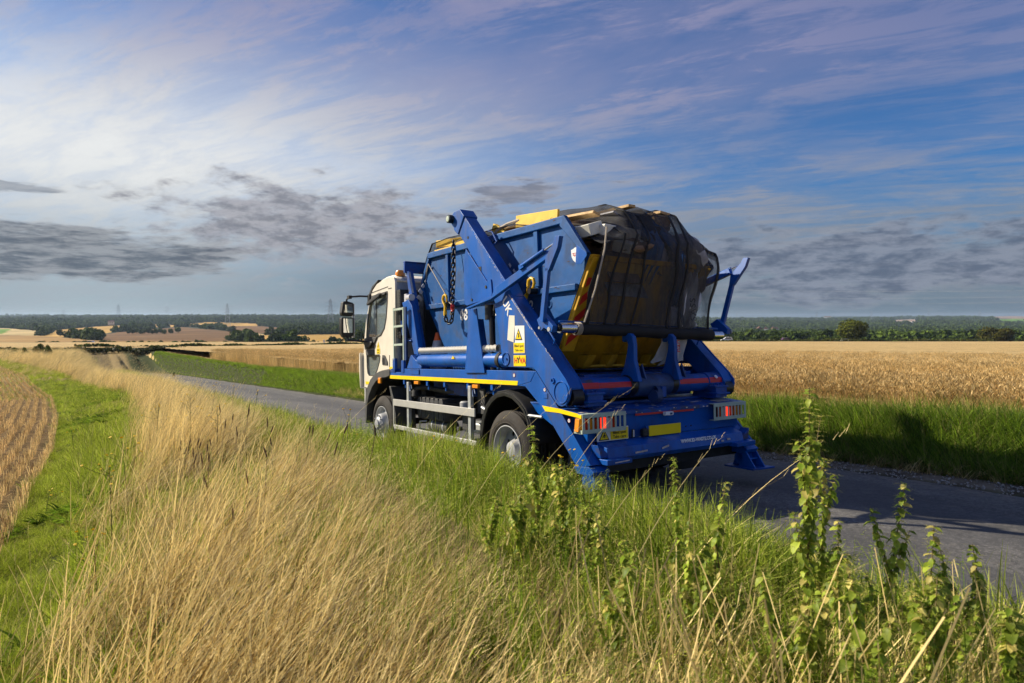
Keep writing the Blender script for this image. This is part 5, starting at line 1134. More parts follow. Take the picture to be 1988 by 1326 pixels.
# ---------------------------------------------------------------- scattered plants: one mesh of tuft shapes plus points, instanced by its own modifier
def veg_mat(name, c1, c2, c3=None, trans=.35, rough=.6, grad=None, spec=.3):
    m = bpy.data.materials.new(name); m.use_nodes = True; t = NT(m.node_tree); b = t.n['Principled BSDF']; b.inputs['Roughness'].default_value = rough; b.inputs['Specular IOR Level'].default_value = spec
    at = t.new('ShaderNodeAttribute', attribute_name='shade'); oi = t.new('ShaderNodeObjectInfo')
    sp = t.new('ShaderNodeSeparateColor'); t.l.new(at.outputs['Color'], sp.inputs[0])
    c = t.mix(sp.outputs[0], c1, c2)
    if c3: c = t.mix(sp.outputs[1], c, c3)
    k = t.m('MULTIPLY_ADD', oi.outputs['Random'], .85, .52); c = t.mix(1.0, c, t.xyz(k, k, k), 'MULTIPLY')
    t.put(b.inputs['Base Color'], c)
    tr = t.new('ShaderNodeBsdfTranslucent'); t.put(tr.inputs[0], c); ms = t.new('ShaderNodeMixShader'); ms.inputs[0].default_value = trans
    t.l.new(b.outputs[0], ms.inputs[1]); t.l.new(tr.outputs[0], ms.inputs[2]); t.l.new(ms.outputs[0], t.n['Material Output'].inputs[0]); return m
M['dryveg'] = veg_mat('dry_grass', (.36, .22, .055), (1.0, .80, .36), (.10, .055, .02), .28)
M['greenveg'] = veg_mat('green_grass', (.08, .135, .006), (.54, .62, .07), (.72, .60, .22), .42)
M['bankveg'] = veg_mat('lush_bank_grass', (.045, .10, .008), (.29, .43, .035), (.42, .36, .11), .45)
M['cornveg'] = veg_mat('corn_stalks', (.52, .36, .14), (.84, .62, .29), (.34, .24, .09), .35)
M['stubble'] = veg_mat('stubble_straw', (.50, .33, .12), (.98, .74, .36), (.36, .22, .10), .25)
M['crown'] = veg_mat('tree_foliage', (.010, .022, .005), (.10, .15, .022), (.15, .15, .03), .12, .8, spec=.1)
M['bushleaf'] = veg_mat('shrub_leaves', (.03, .045, .008), (.12, .13, .02), None, .3)
M['leaf'] = veg_mat('nettle_leaf', (.14, .24, .018), (.56, .64, .09), (.78, .66, .20), .5, .5)
M['stem'] = mat('nettle_stem', (.16, .12, .05), .7, var=.3)
M['flower'] = mat('yellow_petals', (.85, .58, .01), .6, trans=.3)
M['weed'] = mat('dark_weed_stem', (.06, .07, .02), .8, var=.3)
M['seedhead'] = mat('brown_seedhead', (.10, .055, .03), .9, var=.4)
M['bark'] = mat('bark', (.07, .05, .035), .9, var=.3)
class Tuft:
    def __init__(s): s.V = []; s.F = []; s.C = []; s.n = 0
    def blade(s, base, d, length, width, bend, segs, shade, az, tipw=.12, mid=0.0):
        """flat tapering blade leaning along d (unit xy) with droop"""
        side = np.array([-math.sin(az), math.cos(az), 0]); p = np.array(base, float); up = np.array([d[0], d[1], 1.0]); up /= np.linalg.norm(up)
        step = length / segs; o = s.n
        for k in range(segs + 1):
            f = k / segs; wd = width * (1 - (1 - tipw) * f ** 1.6) * (.6 + .4 * min(1, f * 4)) / 2
            s.V.append(p - side * wd); s.V.append(p + side * wd); s.C.append(shade); s.C.append(shade); s.n += 2
            up = up + np.array([d[0], d[1], -.55]) * bend * (f + .25) / segs; up /= np.linalg.norm(up); p = p + up * step
        for k in range(segs): s.F.append((o + 2 * k, o + 2 * k + 1, o + 2 * k + 3, o + 2 * k + 2))
        return p, up
def scatter(name, tufts, pts, rotz, scl, m, tilt=None, vid=None, kind='stuff', tint=None):
    V = []; F = []; C_ = []; VID = []; o = 0
    for i, t in enumerate(tufts):
        V += [np.array(t.V)]; F += [np.array(t.F) + o]; C_ += [np.array(t.C)]; o += t.n; VID += [np.full(t.n, i)]
    nproto = o; V = np.concatenate(V + [pts]); F = np.concatenate(F); C_ = np.concatenate(C_)
    n = len(pts); me = mesh_np(name, V, F, m, smooth=True)
    allc = np.zeros((len(V), 3)); allc[:nproto, :C_.shape[1]] = C_; add_col(me, 'shade', allc)
    if vid is None: vid = RNG.integers(0, len(tufts), n)
    def att(nm, ty, arr, fld):
        a = me.attributes.new(nm, ty, 'POINT'); a.data.foreach_set(fld, arr)
    att('pt', 'BOOLEAN', np.concatenate([np.zeros(nproto, bool), np.ones(n, bool)]), 'value')
    att('vid', 'INT', np.concatenate(VID + [vid]).astype(np.int32), 'value')
    rot = np.zeros((len(V), 3), np.float32); rot[nproto:, 2] = rotz
    if tilt is not None: rot[nproto:, :2] = tilt
    att('rot', 'FLOAT_VECTOR', rot.ravel(), 'vector')
    s_ = np.ones((len(V), 3), np.float32); s_[nproto:] = scl if np.ndim(scl) == 2 else np.asarray(scl)[:, None]
    att('scl', 'FLOAT_VECTOR', s_.ravel(), 'vector')
    ob = bpy.data.objects.new(name, me); COL.objects.link(ob)
    ng = bpy.data.node_groups.new(name, 'GeometryNodeTree'); ng.interface.new_socket('Geometry', in_out='INPUT', socket_type='NodeSocketGeometry'); ng.interface.new_socket('Geometry', in_out='OUTPUT', socket_type='NodeSocketGeometry')
    N = ng.nodes; L = ng.links; gi = N.new('NodeGroupInput'); go = N.new('NodeGroupOutput')
    def named(nm, ty):
        q = N.new('GeometryNodeInputNamedAttribute'); q.data_type = ty; q.inputs['Name'].default_value = nm; return [k for k in q.outputs if k.name == 'Attribute' and k.enabled][0]
    sepg = N.new('GeometryNodeSeparateGeometry'); sepg.domain = 'POINT'; L.new(gi.outputs[0], sepg.inputs[0]); L.new(named('pt', 'BOOLEAN'), sepg.inputs['Selection'])
    sti = N.new('GeometryNodeSplitToInstances'); sti.domain = 'POINT'; L.new(sepg.outputs['Inverted'], sti.inputs['Geometry']); L.new(named('vid', 'INT'), sti.inputs['Group ID'])
    iop = N.new('GeometryNodeInstanceOnPoints'); L.new(sepg.outputs['Selection'], iop.inputs['Points']); L.new(sti.outputs['Instances'], iop.inputs['Instance']); iop.inputs['Pick Instance'].default_value = True
    L.new(named('vid', 'INT'), iop.inputs['Instance Index']); L.new(named('scl', 'FLOAT_VECTOR'), iop.inputs['Scale'])
    e2r = N.new('FunctionNodeEulerToRotation'); L.new(named('rot', 'FLOAT_VECTOR'), e2r.inputs[0]); L.new(e2r.outputs[0], iop.inputs['Rotation'])
    L.new(iop.outputs[0], go.inputs[0])
    md = ob.modifiers.new('scatter', 'NODES'); md.node_group = ng
    ob['kind'] = kind
    return ob
def sample_aw(n, a0, a1, w0, w1, dens=None):
    """random points in lane coordinates, thinned with distance; returns world points, a, w"""
    a = RNG.uniform(0, 1, n); a = a0 + (a1 - a0) * a if dens is None else a0 + (a1 - a0) * a ** dens
    w_ = RNG.uniform(0, 1, n); lo = w0(a) if callable(w0) else w0; hi = w1(a) if callable(w1) else w1; w_ = lo + (hi - lo) * w_
    P_ = rw_np(w_, a, np.zeros(n)); Z = ground_z(P_[:, 0], P_[:, 1]); return np.stack([P_[:, 0], P_[:, 1], Z], -1), a, w_
def clear_of_lens(P_, r=.75):
    d = np.hypot(P_[:, 0], P_[:, 1]); return d > r
WIND = (.94, .34)
# dry grass: long leaning stems with fine seedheads
def dry_tuft(seed, n=11, hgt=1.0):
    r = random.Random(seed); t = Tuft()
    for i in range(n):
        ang = r.uniform(0, 6.28); rad = r.uniform(0, .11); L_ = hgt * r.uniform(.62, 1.05); lean = r.uniform(.15, 1.0)
        d = (WIND[0] * lean + r.uniform(-.28, .28), WIND[1] * lean + r.uniform(-.28, .28)); sh = (r.random() ** .8, 0.95 if r.random() < .16 else 0.0, 0)  # odd stems toned dark, standing in for shaded gaps
        p, up = t.blade((rad * math.cos(ang), rad * math.sin(ang), -.03), d, L_, r.choice((.0045, .006, .0085)), r.uniform(.05, .9), 6, sh, r.uniform(0, 6.28), .5)
        # panicle
        for k in range(5):
            q = p - up * (.035 * k); dd = (up[0] + r.uniform(-.6, .6), up[1] + r.uniform(-.6, .6)); t.blade(q, dd, r.uniform(.03, .07), .0035, .5, 1, (min(1, sh[0] + .25), sh[1], 0), r.uniform(0, 6), .3)
    for i in range(10):   # dead leaves low down, toned darker for the shade under the stems
        ang = r.uniform(0, 6.28); t.blade((r.uniform(-.1, .1), r.uniform(-.1, .1), -.02), (math.cos(ang) * .8, math.sin(ang) * .8), r.uniform(.2, .5), .006, 1.6, 4, (r.random() * .7, .25, 0), ang + 1.57, .1)
    return t
def green_tuft(seed, n=30, h0=.12, h1=.34, w_=.006, spread=.10, yellow=.08):
    r = random.Random(seed); t = Tuft()
    for i in range(n):
        ang = r.uniform(0, 6.28); rad = spread * math.sqrt(r.random()); az = r.uniform(0, 6.28); lean = r.uniform(.1, .9)
        t.blade((rad * math.cos(ang), rad * math.sin(ang), -.02), (math.cos(az) * lean + .22, math.sin(az) * lean), r.uniform(h0, h1), w_ * r.uniform(.7, 1.3), r.uniform(.5, 2.2), 4, (r.random(), 1.0 if r.random() < yellow else 0.0, 0), az + 1.57, .08)
    return t
def weed_tuft(seed):
    r = random.Random(seed); t = Tuft()
    for i in range(16):
        az = r.uniform(0, 6.28); lean = r.uniform(.6, 1.6); t.blade((0, 0, .01), (math.cos(az) * lean, math.sin(az) * lean), r.uniform(.08, .17), r.uniform(.02, .042), 1.9, 4, (r.random() * .8, 0, 0), az + 1.57, .15)
    return t
dryt = [dry_tuft(i) for i in range(7)] + [dry_tuft(50 + i, 12, 1.12) for i in range(3)]
def dry_lo(a): return np.interp(a, [-5, -.4, 1.7, 8, 17, 26, 38, 50, 80, 110], [-4.2, -3.95, -3.74, -3.05, -2.6, -2.5, -3.6, -5.2, -14, -26]) + .18 * np.sin(np.asarray(a) * 1.9) + .12 * np.sin(np.asarray(a) * 4.3)
def dry_hi(a): return np.interp(a, [-5, -4, -2.5, -1.6, .6, 4.3, 9, 20, 40, 100], [-2.55, -2.5, -2.42, -2.3, -2.05, -1.72, -1.55, -1.35, -1.8, -4])
parts_ = []
for (n, a0, a1, dn) in ((1150, -4.4, 1.5, None), (1600, 1.5, 9, None), (1700, 9, 28, None), (4200, 28, 100, 1.2), (7500, 50, 135, -1), (330, -4.2, -.6, -2)):
    P_, a_, w_ = sample_aw(n, a0, a1, dry_lo, dry_hi, dn) if dn not in (-1, -2) else sample_aw(n, a0, a1, -40 if dn == -1 else -2.7, 3.0 if dn == -1 else -1.35); clump = vnoise(P_[:, 0], P_[:, 1], .45, 11)
    k = ((clump > .38) | (a_ > 9)) & clear_of_lens(P_, 1.05); parts_.append(np.c_[P_[k], a_[k], w_[k]])
D = np.concatenate(parts_); dcam = np.hypot(D[:, 0], D[:, 1])
s_ = RNG.uniform(.70, 1.05, len(D)) * np.interp(D[:, 3], [-4, 0, 20], [.86, .92, .95]) * np.interp(D[:, 4] - dry_lo(D[:, 3]), [0, .5, 9], [.72, 1, 1]) * np.interp(dry_hi(D[:, 3]) - D[:, 4], [0, .5, 1.3, 9], [.42, .72, 1, 1]) * (.82 + .36 * vnoise(D[:, 0], D[:, 1], .8, 14))
s3 = np.stack([s_, s_, s_], 1)
fat = np.interp(dcam, [0, 12, 60], [1, 1.2, 2.2]); s3[:, :2] *= fat[:, None] ** .5
ob = scatter('dry_grass', dryt, D[:, :3], RNG.uniform(-.35, .35, len(D)), s3, 'dryveg'); tag(ob, 'tall dry straw coloured grass leaning in the wind on the bank', 'grass')
# sparse green grass under it and at its edges, by the lane, and on the field margin
gt = [green_tuft(100 + i) for i in range(6)] + [green_tuft(160 + i, 34, .12, .34, .0062, .11, .20) for i in range(4)]; GV = []
L_ = []
for (n, a0, a1, lo, hi, hs) in ((2600, -4.6, 3, lambda a: dry_hi(a) + .5, -.42, 1.0), (4200, 3, 22, lambda a: dry_hi(a) - .3, -.42, .95), (2200, 22, 70, -1.9, -.4, 1.2), (1500, 28, 100, -16, -3, 1.3),
                                (4400, -4.2, 5, stub_edge, lambda a: dry_lo(a) + .25, .44), (4400, 5, 16, stub_edge, lambda a: dry_lo(a) + .35, .52), (3600, 16, 80, stub_edge, lambda a: dry_lo(a) + .4, .9),
                                (2600, -4.6, 12, -3.9, -2.2, .95), (2600, -2.6, 3.2, -1.35, -.48, 1.08)):
    P_, a_, w_ = sample_aw(n, a0, a1, lo, hi); k = clear_of_lens(P_, .6); L_.append(np.c_[P_[k], np.full(k.sum(), hs)]); GV.append(RNG.integers(5, 10, k.sum()) if not callable(hi) and hi == -.42 else RNG.integers(0, 7, k.sum()))
D = np.concatenate(L_); GV = np.concatenate(GV); s_ = D[:, 3] * RNG.uniform(.55, 1.25, len(D)) * (.5 + 1.0 * vnoise(D[:, 0], D[:, 1], .5, 21))
ob = scatter('green_grass', gt, D[:, :3], RNG.uniform(-.5, .5, len(D)), s_, 'greenveg', vid=GV); tag(ob, 'bright green grass along the near verge and field margin', 'grass')
P_, a_, w_ = sample_aw(2600, -4, 40, stub_edge, lambda a: dry_lo(a) + .1); k = clear_of_lens(P_, .8) & (vnoise(P_[:, 0], P_[:, 1], .8, 31) > .5)
ob = scatter('broadleaf_weeds', [weed_tuft(i) for i in range(4)], P_[k], RNG.uniform(0, 6, k.sum()), RNG.uniform(.5, 1.7, k.sum()), 'bankveg'); tag(ob, 'low broadleaf weeds in the green field margin', 'weeds')
# far verge: thick green grass bank
bt = [green_tuft(200 + i, 40, .28, .66, .011, .17, .08) for i in range(6)]
L_ = []
for (n, a0, a1, hi) in ((7000, -9, 10, 5.5), (5200, 10, 34, 5.5), (4200, 34, 110, 5.7)):
    P_, a_, w_ = sample_aw(n, a0, a1, 4.42 if a0 < 5 else 4.2, hi); L_.append(np.c_[P_, a_, w_])
D = np.concatenate(L_); s_ = RNG.uniform(.62, 1.0, len(D)) * np.interp(D[:, 4], [4.2, 4.7, 5.2, 6], [.50, .92, .98, .85]) * np.interp(D[:, 3], [0, 12, 40, 100], [.95, .72, .48, .6])
ob = scatter('bank_grass', bt, D[:, :3], RNG.uniform(-.6, .6, len(D)), s_, 'bankveg'); tag(ob, 'lush dark green grass bank on the far side of the lane', 'grass')
P_, a_, w_ = sample_aw(900, -9, 20, 4.3, 4.6)
ob = scatter('dead_thatch', [dry_tuft(400 + i, 10, .3) for i in range(3)], P_, RNG.uniform(0, 6, len(P_)), RNG.uniform(.4, .9, len(P_)), 'dryveg'); tag(ob, 'brown dead grass at the foot of the far bank', 'grass')
# corn ears standing along the near part of the field
def corn_tuft(seed):
    r = random.Random(seed); t = Tuft()
    for i in range(20):
        b = (r.uniform(-.16, .16), r.uniform(-.16, .16), .05); az = r.uniform(0, 6.28); sh = (r.random(), 1.0 if r.random() < .15 else 0, 0)
        p, up = t.blade(b, (r.uniform(-.1, .25), r.uniform(-.12, .12)), r.uniform(.60, .74), .005, .12, 3, sh, az, .8)
        t.blade(p - up * .01, (up[0] + .3, up[1] + r.uniform(-.3, .3)), .062, .012, 1.2, 2, sh, az, .35); t.blade(p - up * .01, (up[0] + .3, up[1] + r.uniform(-.3, .3)), .062, .012, 1.2, 2, sh, az + 1.57, .35)
        t.blade((b[0], b[1], .3), (math.cos(az), math.sin(az)), .22, .008, 2.2, 3, (r.random() * .5, 0, 0), az + 1.57, .1)
    return t
ct = [corn_tuft(i) for i in range(5)]; L_ = []
for (n, a0, a1, w0, w1) in ((3600, -6, 14, 5.5, 8.0), (5200, -10, 26, 8.0, 18), (3000, 14, 60, 5.5, 9.0), (6500, -12, 60, 9.0, 42)):
    P_, a_, w_ = sample_aw(n, a0, a1, w0, w1); L_.append(np.c_[P_[:, 0], P_[:, 1], z_crop_top(P_[:, 1]) - .76 + RNG.uniform(-.04, .03, n)])
D = np.concatenate(L_); D = D[(D[:, 1] > 1) & (np.abs(D[:, 0] / D[:, 1]) < 1.0)]
ob = scatter('corn_ears', ct, D, RNG.uniform(0, 6.28, len(D)), RNG.uniform(.96, 1.06, len(D)), 'cornveg'); tag(ob, 'ripe golden corn standing at the edge of the right-hand field', 'corn')
# stubble rows left of the field margin
def stub_tuft(seed):
    r = random.Random(seed); t = Tuft()
    for i in range(12):
        az = r.uniform(0, 6.28); t.blade((r.uniform(-.035, .035), r.uniform(-.06, .06), 0), (r.uniform(-.2, .2), r.uniform(-.2, .2)), r.uniform(.10, .20), .006, .1, 1, (r.random(), 1.0 if r.random() < .3 else 0, 0), az, .9)
    for i in range(3):
        az = r.uniform(0, 6.28); t.blade((r.uniform(-.08, .08), r.uniform(-.08, .08), .02), (math.cos(az) * 4, math.sin(az) * 4), .16, .005, .2, 1, (.8, 0, 0), az + 1.57, .8)
    return t
rows = []
for k in range(46):
    off = -4.62 - k * .25; a = np.arange(-4.0, 78, .10); a = a + RNG.uniform(-.04, .04, len(a)); se = stub_edge(a); w_ = off + (se + 4.62) + RNG.uniform(-.018, .018, len(a))
    kk = (w_ < se + .1) & (RNG.random(len(a)) < np.interp(a, [-4, 10, 40, 78], [1, .85, .5, .3])); rows.append(np.stack([a[kk], w_[kk]], 1))
Rw = np.concatenate(rows); P_ = rw_np(Rw[:, 1], Rw[:, 0], np.zeros(len(Rw))); P_[:, 2] = ground_z(P_[:, 0], P_[:, 1]); k = (P_[:, 1] > .5) & (np.abs(P_[:, 0] / P_[:, 1]) < 1.0); P_ = P_[k]
ob = scatter('stubble', [stub_tuft(i) for i in range(4)], P_, RNG.uniform(-.4, .4, len(P_)) + math.atan2(AL.y, AL.x) - PI / 2, RNG.uniform(.8, 1.25, len(P_)), 'stubble'); tag(ob, 'rows of cut straw stubble in the field at the left', 'stubble')
# loose grit along the far kerbless edge
def grit(seed):
    r = random.Random(seed); t = Tuft(); o = 0
    for (x, y, z) in ((0, 0, 1), (1, 0, 0), (0, 1, 0), (-1, 0, 0), (0, -1, 0)): t.V.append(np.array([x * r.uniform(.7, 1.2), y * r.uniform(.7, 1.2), z * .7]) * .011); t.C.append((r.random(), 0, 0)); t.n += 1
    t.F = [(0, 1, 2, 2), (0, 2, 3, 3), (0, 3, 4, 4), (0, 4, 1, 1)]; t.F = [(0, 1, 2, 0)] if 0 else t.F
    return t
gm = MB()
for i in range(2600):
    a = random.uniform(-9, 12); w_ = random.gauss(4.12, .14); sz = random.uniform(.006, .020) * (1.6 if random.random() < .06 else 1); p = rw(w_, a, 0); z = max(gz(p.x, p.y), p.z)
    gm.obox((p.x, p.y, z + sz * .3), sz * random.uniform(.7, 1.4), sz, sz * .7, (random.random(), random.random(), random.random() * 3))
M['grit'] = mat('flint_grit', (.36, .33, .29), .8, var=.45, vscale=30)
ob = gm.build('gravel', 'grit', None); tag(ob, 'loose flint gravel along the far edge of the lane', 'gravel', kind='stuff')
# ---------------------------------------------------------------- trees, hedges and woods
def at(x, D, dz=0.0):
    """point on the ground seen in photo column x at forward distance D"""
    X = (x - 994) / PXF * D; return Vector((X, D, gz(X, D) + dz))
def crown_mesh(name, seed, rx, rz, n, leaf, lobes=9, m='crown', flat=.62, z0=.35):
    """leaf clumps spread over the outside of several lobes"""
    r = random.Random(seed); V = []; F = []; C_ = []; L = []
    for k in range(lobes):
        t = 2 * PI * k / lobes + r.uniform(-.4, .4); q = r.uniform(.25, .62) if k else 0
        L.append((Vector((rx * q * math.cos(t), rx * q * math.sin(t), rz * r.uniform(z0, .72))), rx * r.uniform(.34, .52), rz * r.uniform(.24, .36)))
    for i in range(n):
        c, a, b = L[r.randrange(lobes)]; u = Vector((r.gauss(0, 1), r.gauss(0, 1), r.gauss(0, 1))).normalized(); rad = r.uniform(.72, 1.06)
        p = c + Vector((u.x * a * rad, u.y * a * rad, u.z * b * rad)); nrm = (u + Vector((r.uniform(-.7, .7), r.uniform(-.7, .7), r.uniform(-.4, .8)))).normalized()
        x = nrm.orthogonal().normalized(); y = nrm.cross(x); s_ = leaf * r.uniform(.6, 1.5); th = r.uniform(0, 6.28); x, y = x * math.cos(th) + y * math.sin(th), y * math.cos(th) - x * math.sin(th)
        o = len(V); k = r.random() * .7 + (.3 if u.z > .2 else 0)  # upward-facing clumps are lighter: sunlit tops put into the colour
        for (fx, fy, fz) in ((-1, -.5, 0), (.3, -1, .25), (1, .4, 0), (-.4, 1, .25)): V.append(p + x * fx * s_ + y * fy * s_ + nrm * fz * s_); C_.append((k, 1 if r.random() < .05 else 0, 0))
        F.append((o, o + 1, o + 2, o + 3))
    me = mesh_np(name, np.array([tuple(v) for v in V]), np.array(F), m, smooth=False); add_col(me, 'shade', np.array(C_, float)); return me
def trunk_mesh(seed, h, r0, rx, limbs=6):
    r = random.Random(seed); m = MB().tube([(0, 0, -.3), (.05, 0, h * .25), (.0, .05, h * .5), (.05, .0, h * .75)], [r0 * 1.3, r0, r0 * .8, r0 * .4], 8)
    for k in range(limbs):
        t = 2 * PI * k / limbs + r.random(); z = h * r.uniform(.28, .5); m.tube([(0, 0, z), (rx * .25 * math.cos(t), rx * .25 * math.sin(t), z + h * .14), (rx * .55 * math.cos(t), rx * .55 * math.sin(t), z + h * .28)], [r0 * .5, r0 * .35, r0 * .12], 5)
    me = bpy.data.meshes.new('trunk'); me.from_pydata(m.v, [], m.f); me.materials.append(M['bark']); return me
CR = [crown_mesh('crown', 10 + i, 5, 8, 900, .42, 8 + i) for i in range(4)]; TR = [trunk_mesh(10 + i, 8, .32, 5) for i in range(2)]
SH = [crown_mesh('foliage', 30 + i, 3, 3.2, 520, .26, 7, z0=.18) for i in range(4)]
def tree(name, label, cat, x, D, wpx, hpx, group=None, kind='tree', seed=0, dz=0.0):
    p = at(x, D, dz); o = bpy.data.objects.new(name, None); COL.objects.link(o); o.location = p; tag(o, label, cat, group)
    W_ = wpx / PXF * D; H_ = hpx / PXF * D; o.rotation_euler.z = seed * 1.7
    if kind == 'tree': s_ = (W_ / 10, W_ / 10, H_ / 8); a, b = CR[seed % 4], TR[seed % 2]
    else: s_ = (W_ / 6, W_ / 6, H_ / 3.0); a, b = SH[seed % 4], None
    c = bpy.data.objects.new('crown' if kind == 'tree' else 'foliage', a); COL.objects.link(c); c.parent = o; c.scale = s_
    if b: t = bpy.data.objects.new('trunk', b); COL.objects.link(t); t.parent = o; t.scale = s_
    else:
        t = bpy.data.objects.new('stem', TR[0]); COL.objects.link(t); t.parent = o; t.scale = (s_[0] * .5, s_[1] * .5, s_[2] * .3)
    return o
M['oakleaf'] = veg_mat('oak_foliage', (.016, .026, .004), (.12, .14, .016), (.14, .13, .02), .12, .8, spec=.1)
# the lone oak and the round bush at the far edge of the corn
oak = bpy.data.objects.new('oak_tree', None); COL.objects.link(oak); oak.location = at(1653, 266, -.3); tag(oak, 'lone spreading dark green oak at the far edge of the right-hand field', 'tree')
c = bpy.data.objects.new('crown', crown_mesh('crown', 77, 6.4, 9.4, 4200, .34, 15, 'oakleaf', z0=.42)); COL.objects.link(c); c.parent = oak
c = bpy.data.objects.new('trunk', trunk_mesh(77, 8.6, .5, 6.2, 9)); COL.objects.link(c); c.parent = oak
M['crown2'] = veg_mat('olive_foliage', (.030, .040, .006), (.13, .12, .016), (.16, .13, .03), .15, .8, spec=.1)
bush = bpy.data.objects.new('round_bush', None); COL.objects.link(bush); bush.location = at(1937, 264, -.4); tag(bush, 'big rounded olive green bush at the far edge of the field', 'bush')
c = bpy.data.objects.new('foliage', crown_mesh('foliage', 78, 7.2, 6.4, 3600, .36, 14, 'crown2', z0=.22)); COL.objects.link(c); c.parent = bush
c = bpy.data.objects.new('stem', trunk_mesh(78, 5, .3, 6, 6)); COL.objects.link(c); c.parent = bush
def hlab(x):
    return 'shrub in the far hedgerow, ' + ('behind the end of the sheeting roller' if x < 1400 else 'between the white van and the plum car' if x < 1520 else 'between the plum car and the lone oak' if x < 1630 else 'under the lone oak' if x < 1690 else 'between the lone oak and the round bush' if x < 1900 else 'right of the round bush')
def blab(x):
    return 'dark bush along the valley bottom, ' + ('at the far left' if x < 110 else 'below the tan field' if x < 190 else 'below the brown field' if x < 330 else 'near the foot of the middle pylon' if x < 480 else 'below the right-hand wood' if x < 600 else 'beside the tallest pylon')
i = 0
for x, wp, hp in ((1432, 22, 9), (1455, 20, 8), (1478, 24, 11), (1503, 26, 12), (1516, 20, 13), (1545, 22, 9), (1566, 20, 10), (1590, 24, 12), (1612, 24, 13), (1632, 20, 11), (1660, 26, 11), (1680, 24, 10), (1703, 24, 9), (1726, 26, 11), (1750, 26, 9), (1774, 24, 8), (1798, 26, 9), (1822, 24, 8), (1846, 26, 9), (1870, 24, 8), (1892, 22, 8), (1965, 24, 8), (1985, 24, 9), (2010, 26, 8), (1388, 20, 9), (1366, 18, 8)):
    tree('hedgerow_shrub', hlab(x), 'shrub', x, 272 + (i * 7) % 19, wp * 1.15, hp * 1.15, 'shrubs in the hedgerow beyond the right-hand field', 'shrub', i, -.6); i += 1
for k, zx in enumerate((222, 245, 270, 300, 335, 425, 455, 490, 515, 545, 575, 600, 655, 740, 765, 825, 885, 935, 1005, 1025, 1080, 1105, 1150, 1185, 1255, 1320, 1345, 1390, 1415, 1500, 1540, 1580, 1620, 1655, 1690, 1775, 1815, 1865, 1950, 1980)):
    r = random.Random(k); tree('boundary_bush', blab(zx / 3.012), 'bush', zx / 3.012, 318 + r.uniform(-8, 8), r.uniform(11, 19), r.uniform(5, 9), 'bushes along the valley bottom on the left', 'shrub', k, -.4)
for k, (zx, wp, hp) in enumerate(((1468, 12, 15), (1725, 13, 13), (1148, 10, 9))):
    tree('field_tree', ('taller dark tree standing out of the valley bushes', 'rounded tree standing near the pylon in the valley', 'small tree among the valley bushes')[k], 'tree', zx / 3.012, 322, wp, hp, None, 'tree', k)
for k, zx in enumerate((755, 778, 800, 822, 845, 868, 890, 912, 938, 960)):
    tree('clump_tree', 'dark tree in the clump between the tan and brown fields, ' + ('at its left end' if k < 2 else 'in its left half' if k < 5 else 'in its right half' if k < 8 else 'at its right end'), 'tree', zx / 3.012, 640 + (k % 3) * 14, 11, 9.5 + (k % 3), 'tree clump between the tan and brown fields', 'tree', k)
for k, (zx, zy, wp, hp, D, lab) in enumerate(((998, 170, 12, 10, 660, 'round dark tree just right of the field clump'), (1042, 165, 15, 12, 690, 'wider dark tree at the wood edge above the brown field'), (428, 172, 13, 13, 600, 'round dark tree on its own in the tan field'), (500, 175, 8, 7, 600, 'small dark tree alone on the tan field'), (350, 178, 16, 14, 560, 'dark tree at the left corner of the tan field'))):
    tree('field_tree', lab, 'tree', zx / 3.012, D, wp, hp, None, 'tree', k + 3)
# woods: crowns too many to count, on every piece of far land that is not a field
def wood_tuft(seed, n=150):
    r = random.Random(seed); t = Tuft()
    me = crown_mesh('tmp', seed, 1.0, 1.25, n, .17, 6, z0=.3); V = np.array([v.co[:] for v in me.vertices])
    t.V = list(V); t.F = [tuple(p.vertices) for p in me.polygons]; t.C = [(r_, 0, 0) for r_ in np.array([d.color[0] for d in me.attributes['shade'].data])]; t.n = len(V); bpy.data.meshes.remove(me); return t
n = 46000; xs = RNG.uniform(-120, 2110, n); Ds = np.exp(RNG.uniform(math.log(345), math.log(4200), n)); X = (xs - 994) / PXF * Ds; Zw = ground_z(X, Ds)
px, py = px_of(X, Ds, Zw); field = np.zeros(n, bool)
for poly, c in FIELDS: field |= in_poly(px, py, poly)
# crowns must not rise over fields behind them: test a point a little higher in the picture too
hid = np.zeros(n, bool)
for poly, c in FIELDS: hid |= in_poly(px, py - 3.5, poly)
k = ~field & ~(hid & (RNG.random(n) < .85)) & ((xs < 700) | (py < 655) | (RNG.random(n) < .4)); P_ = np.stack([X, Ds, Zw - .8], 1)[k]; Dk = Ds[k]
R_ = (3.2 + Dk / 520) * RNG.uniform(.7, 1.3, len(Dk)); hgt = R_ * RNG.uniform(.95, 1.35, len(Dk)); sc3 = np.stack([R_, R_, hgt], 1)
wood = scatter('woodland', [wood_tuft(900 + i) for i in range(6)], P_, RNG.uniform(0, 6.28, len(P_)), sc3, 'crown'); tag(wood, 'dark green woods covering the far hillsides along the horizon', 'woods')
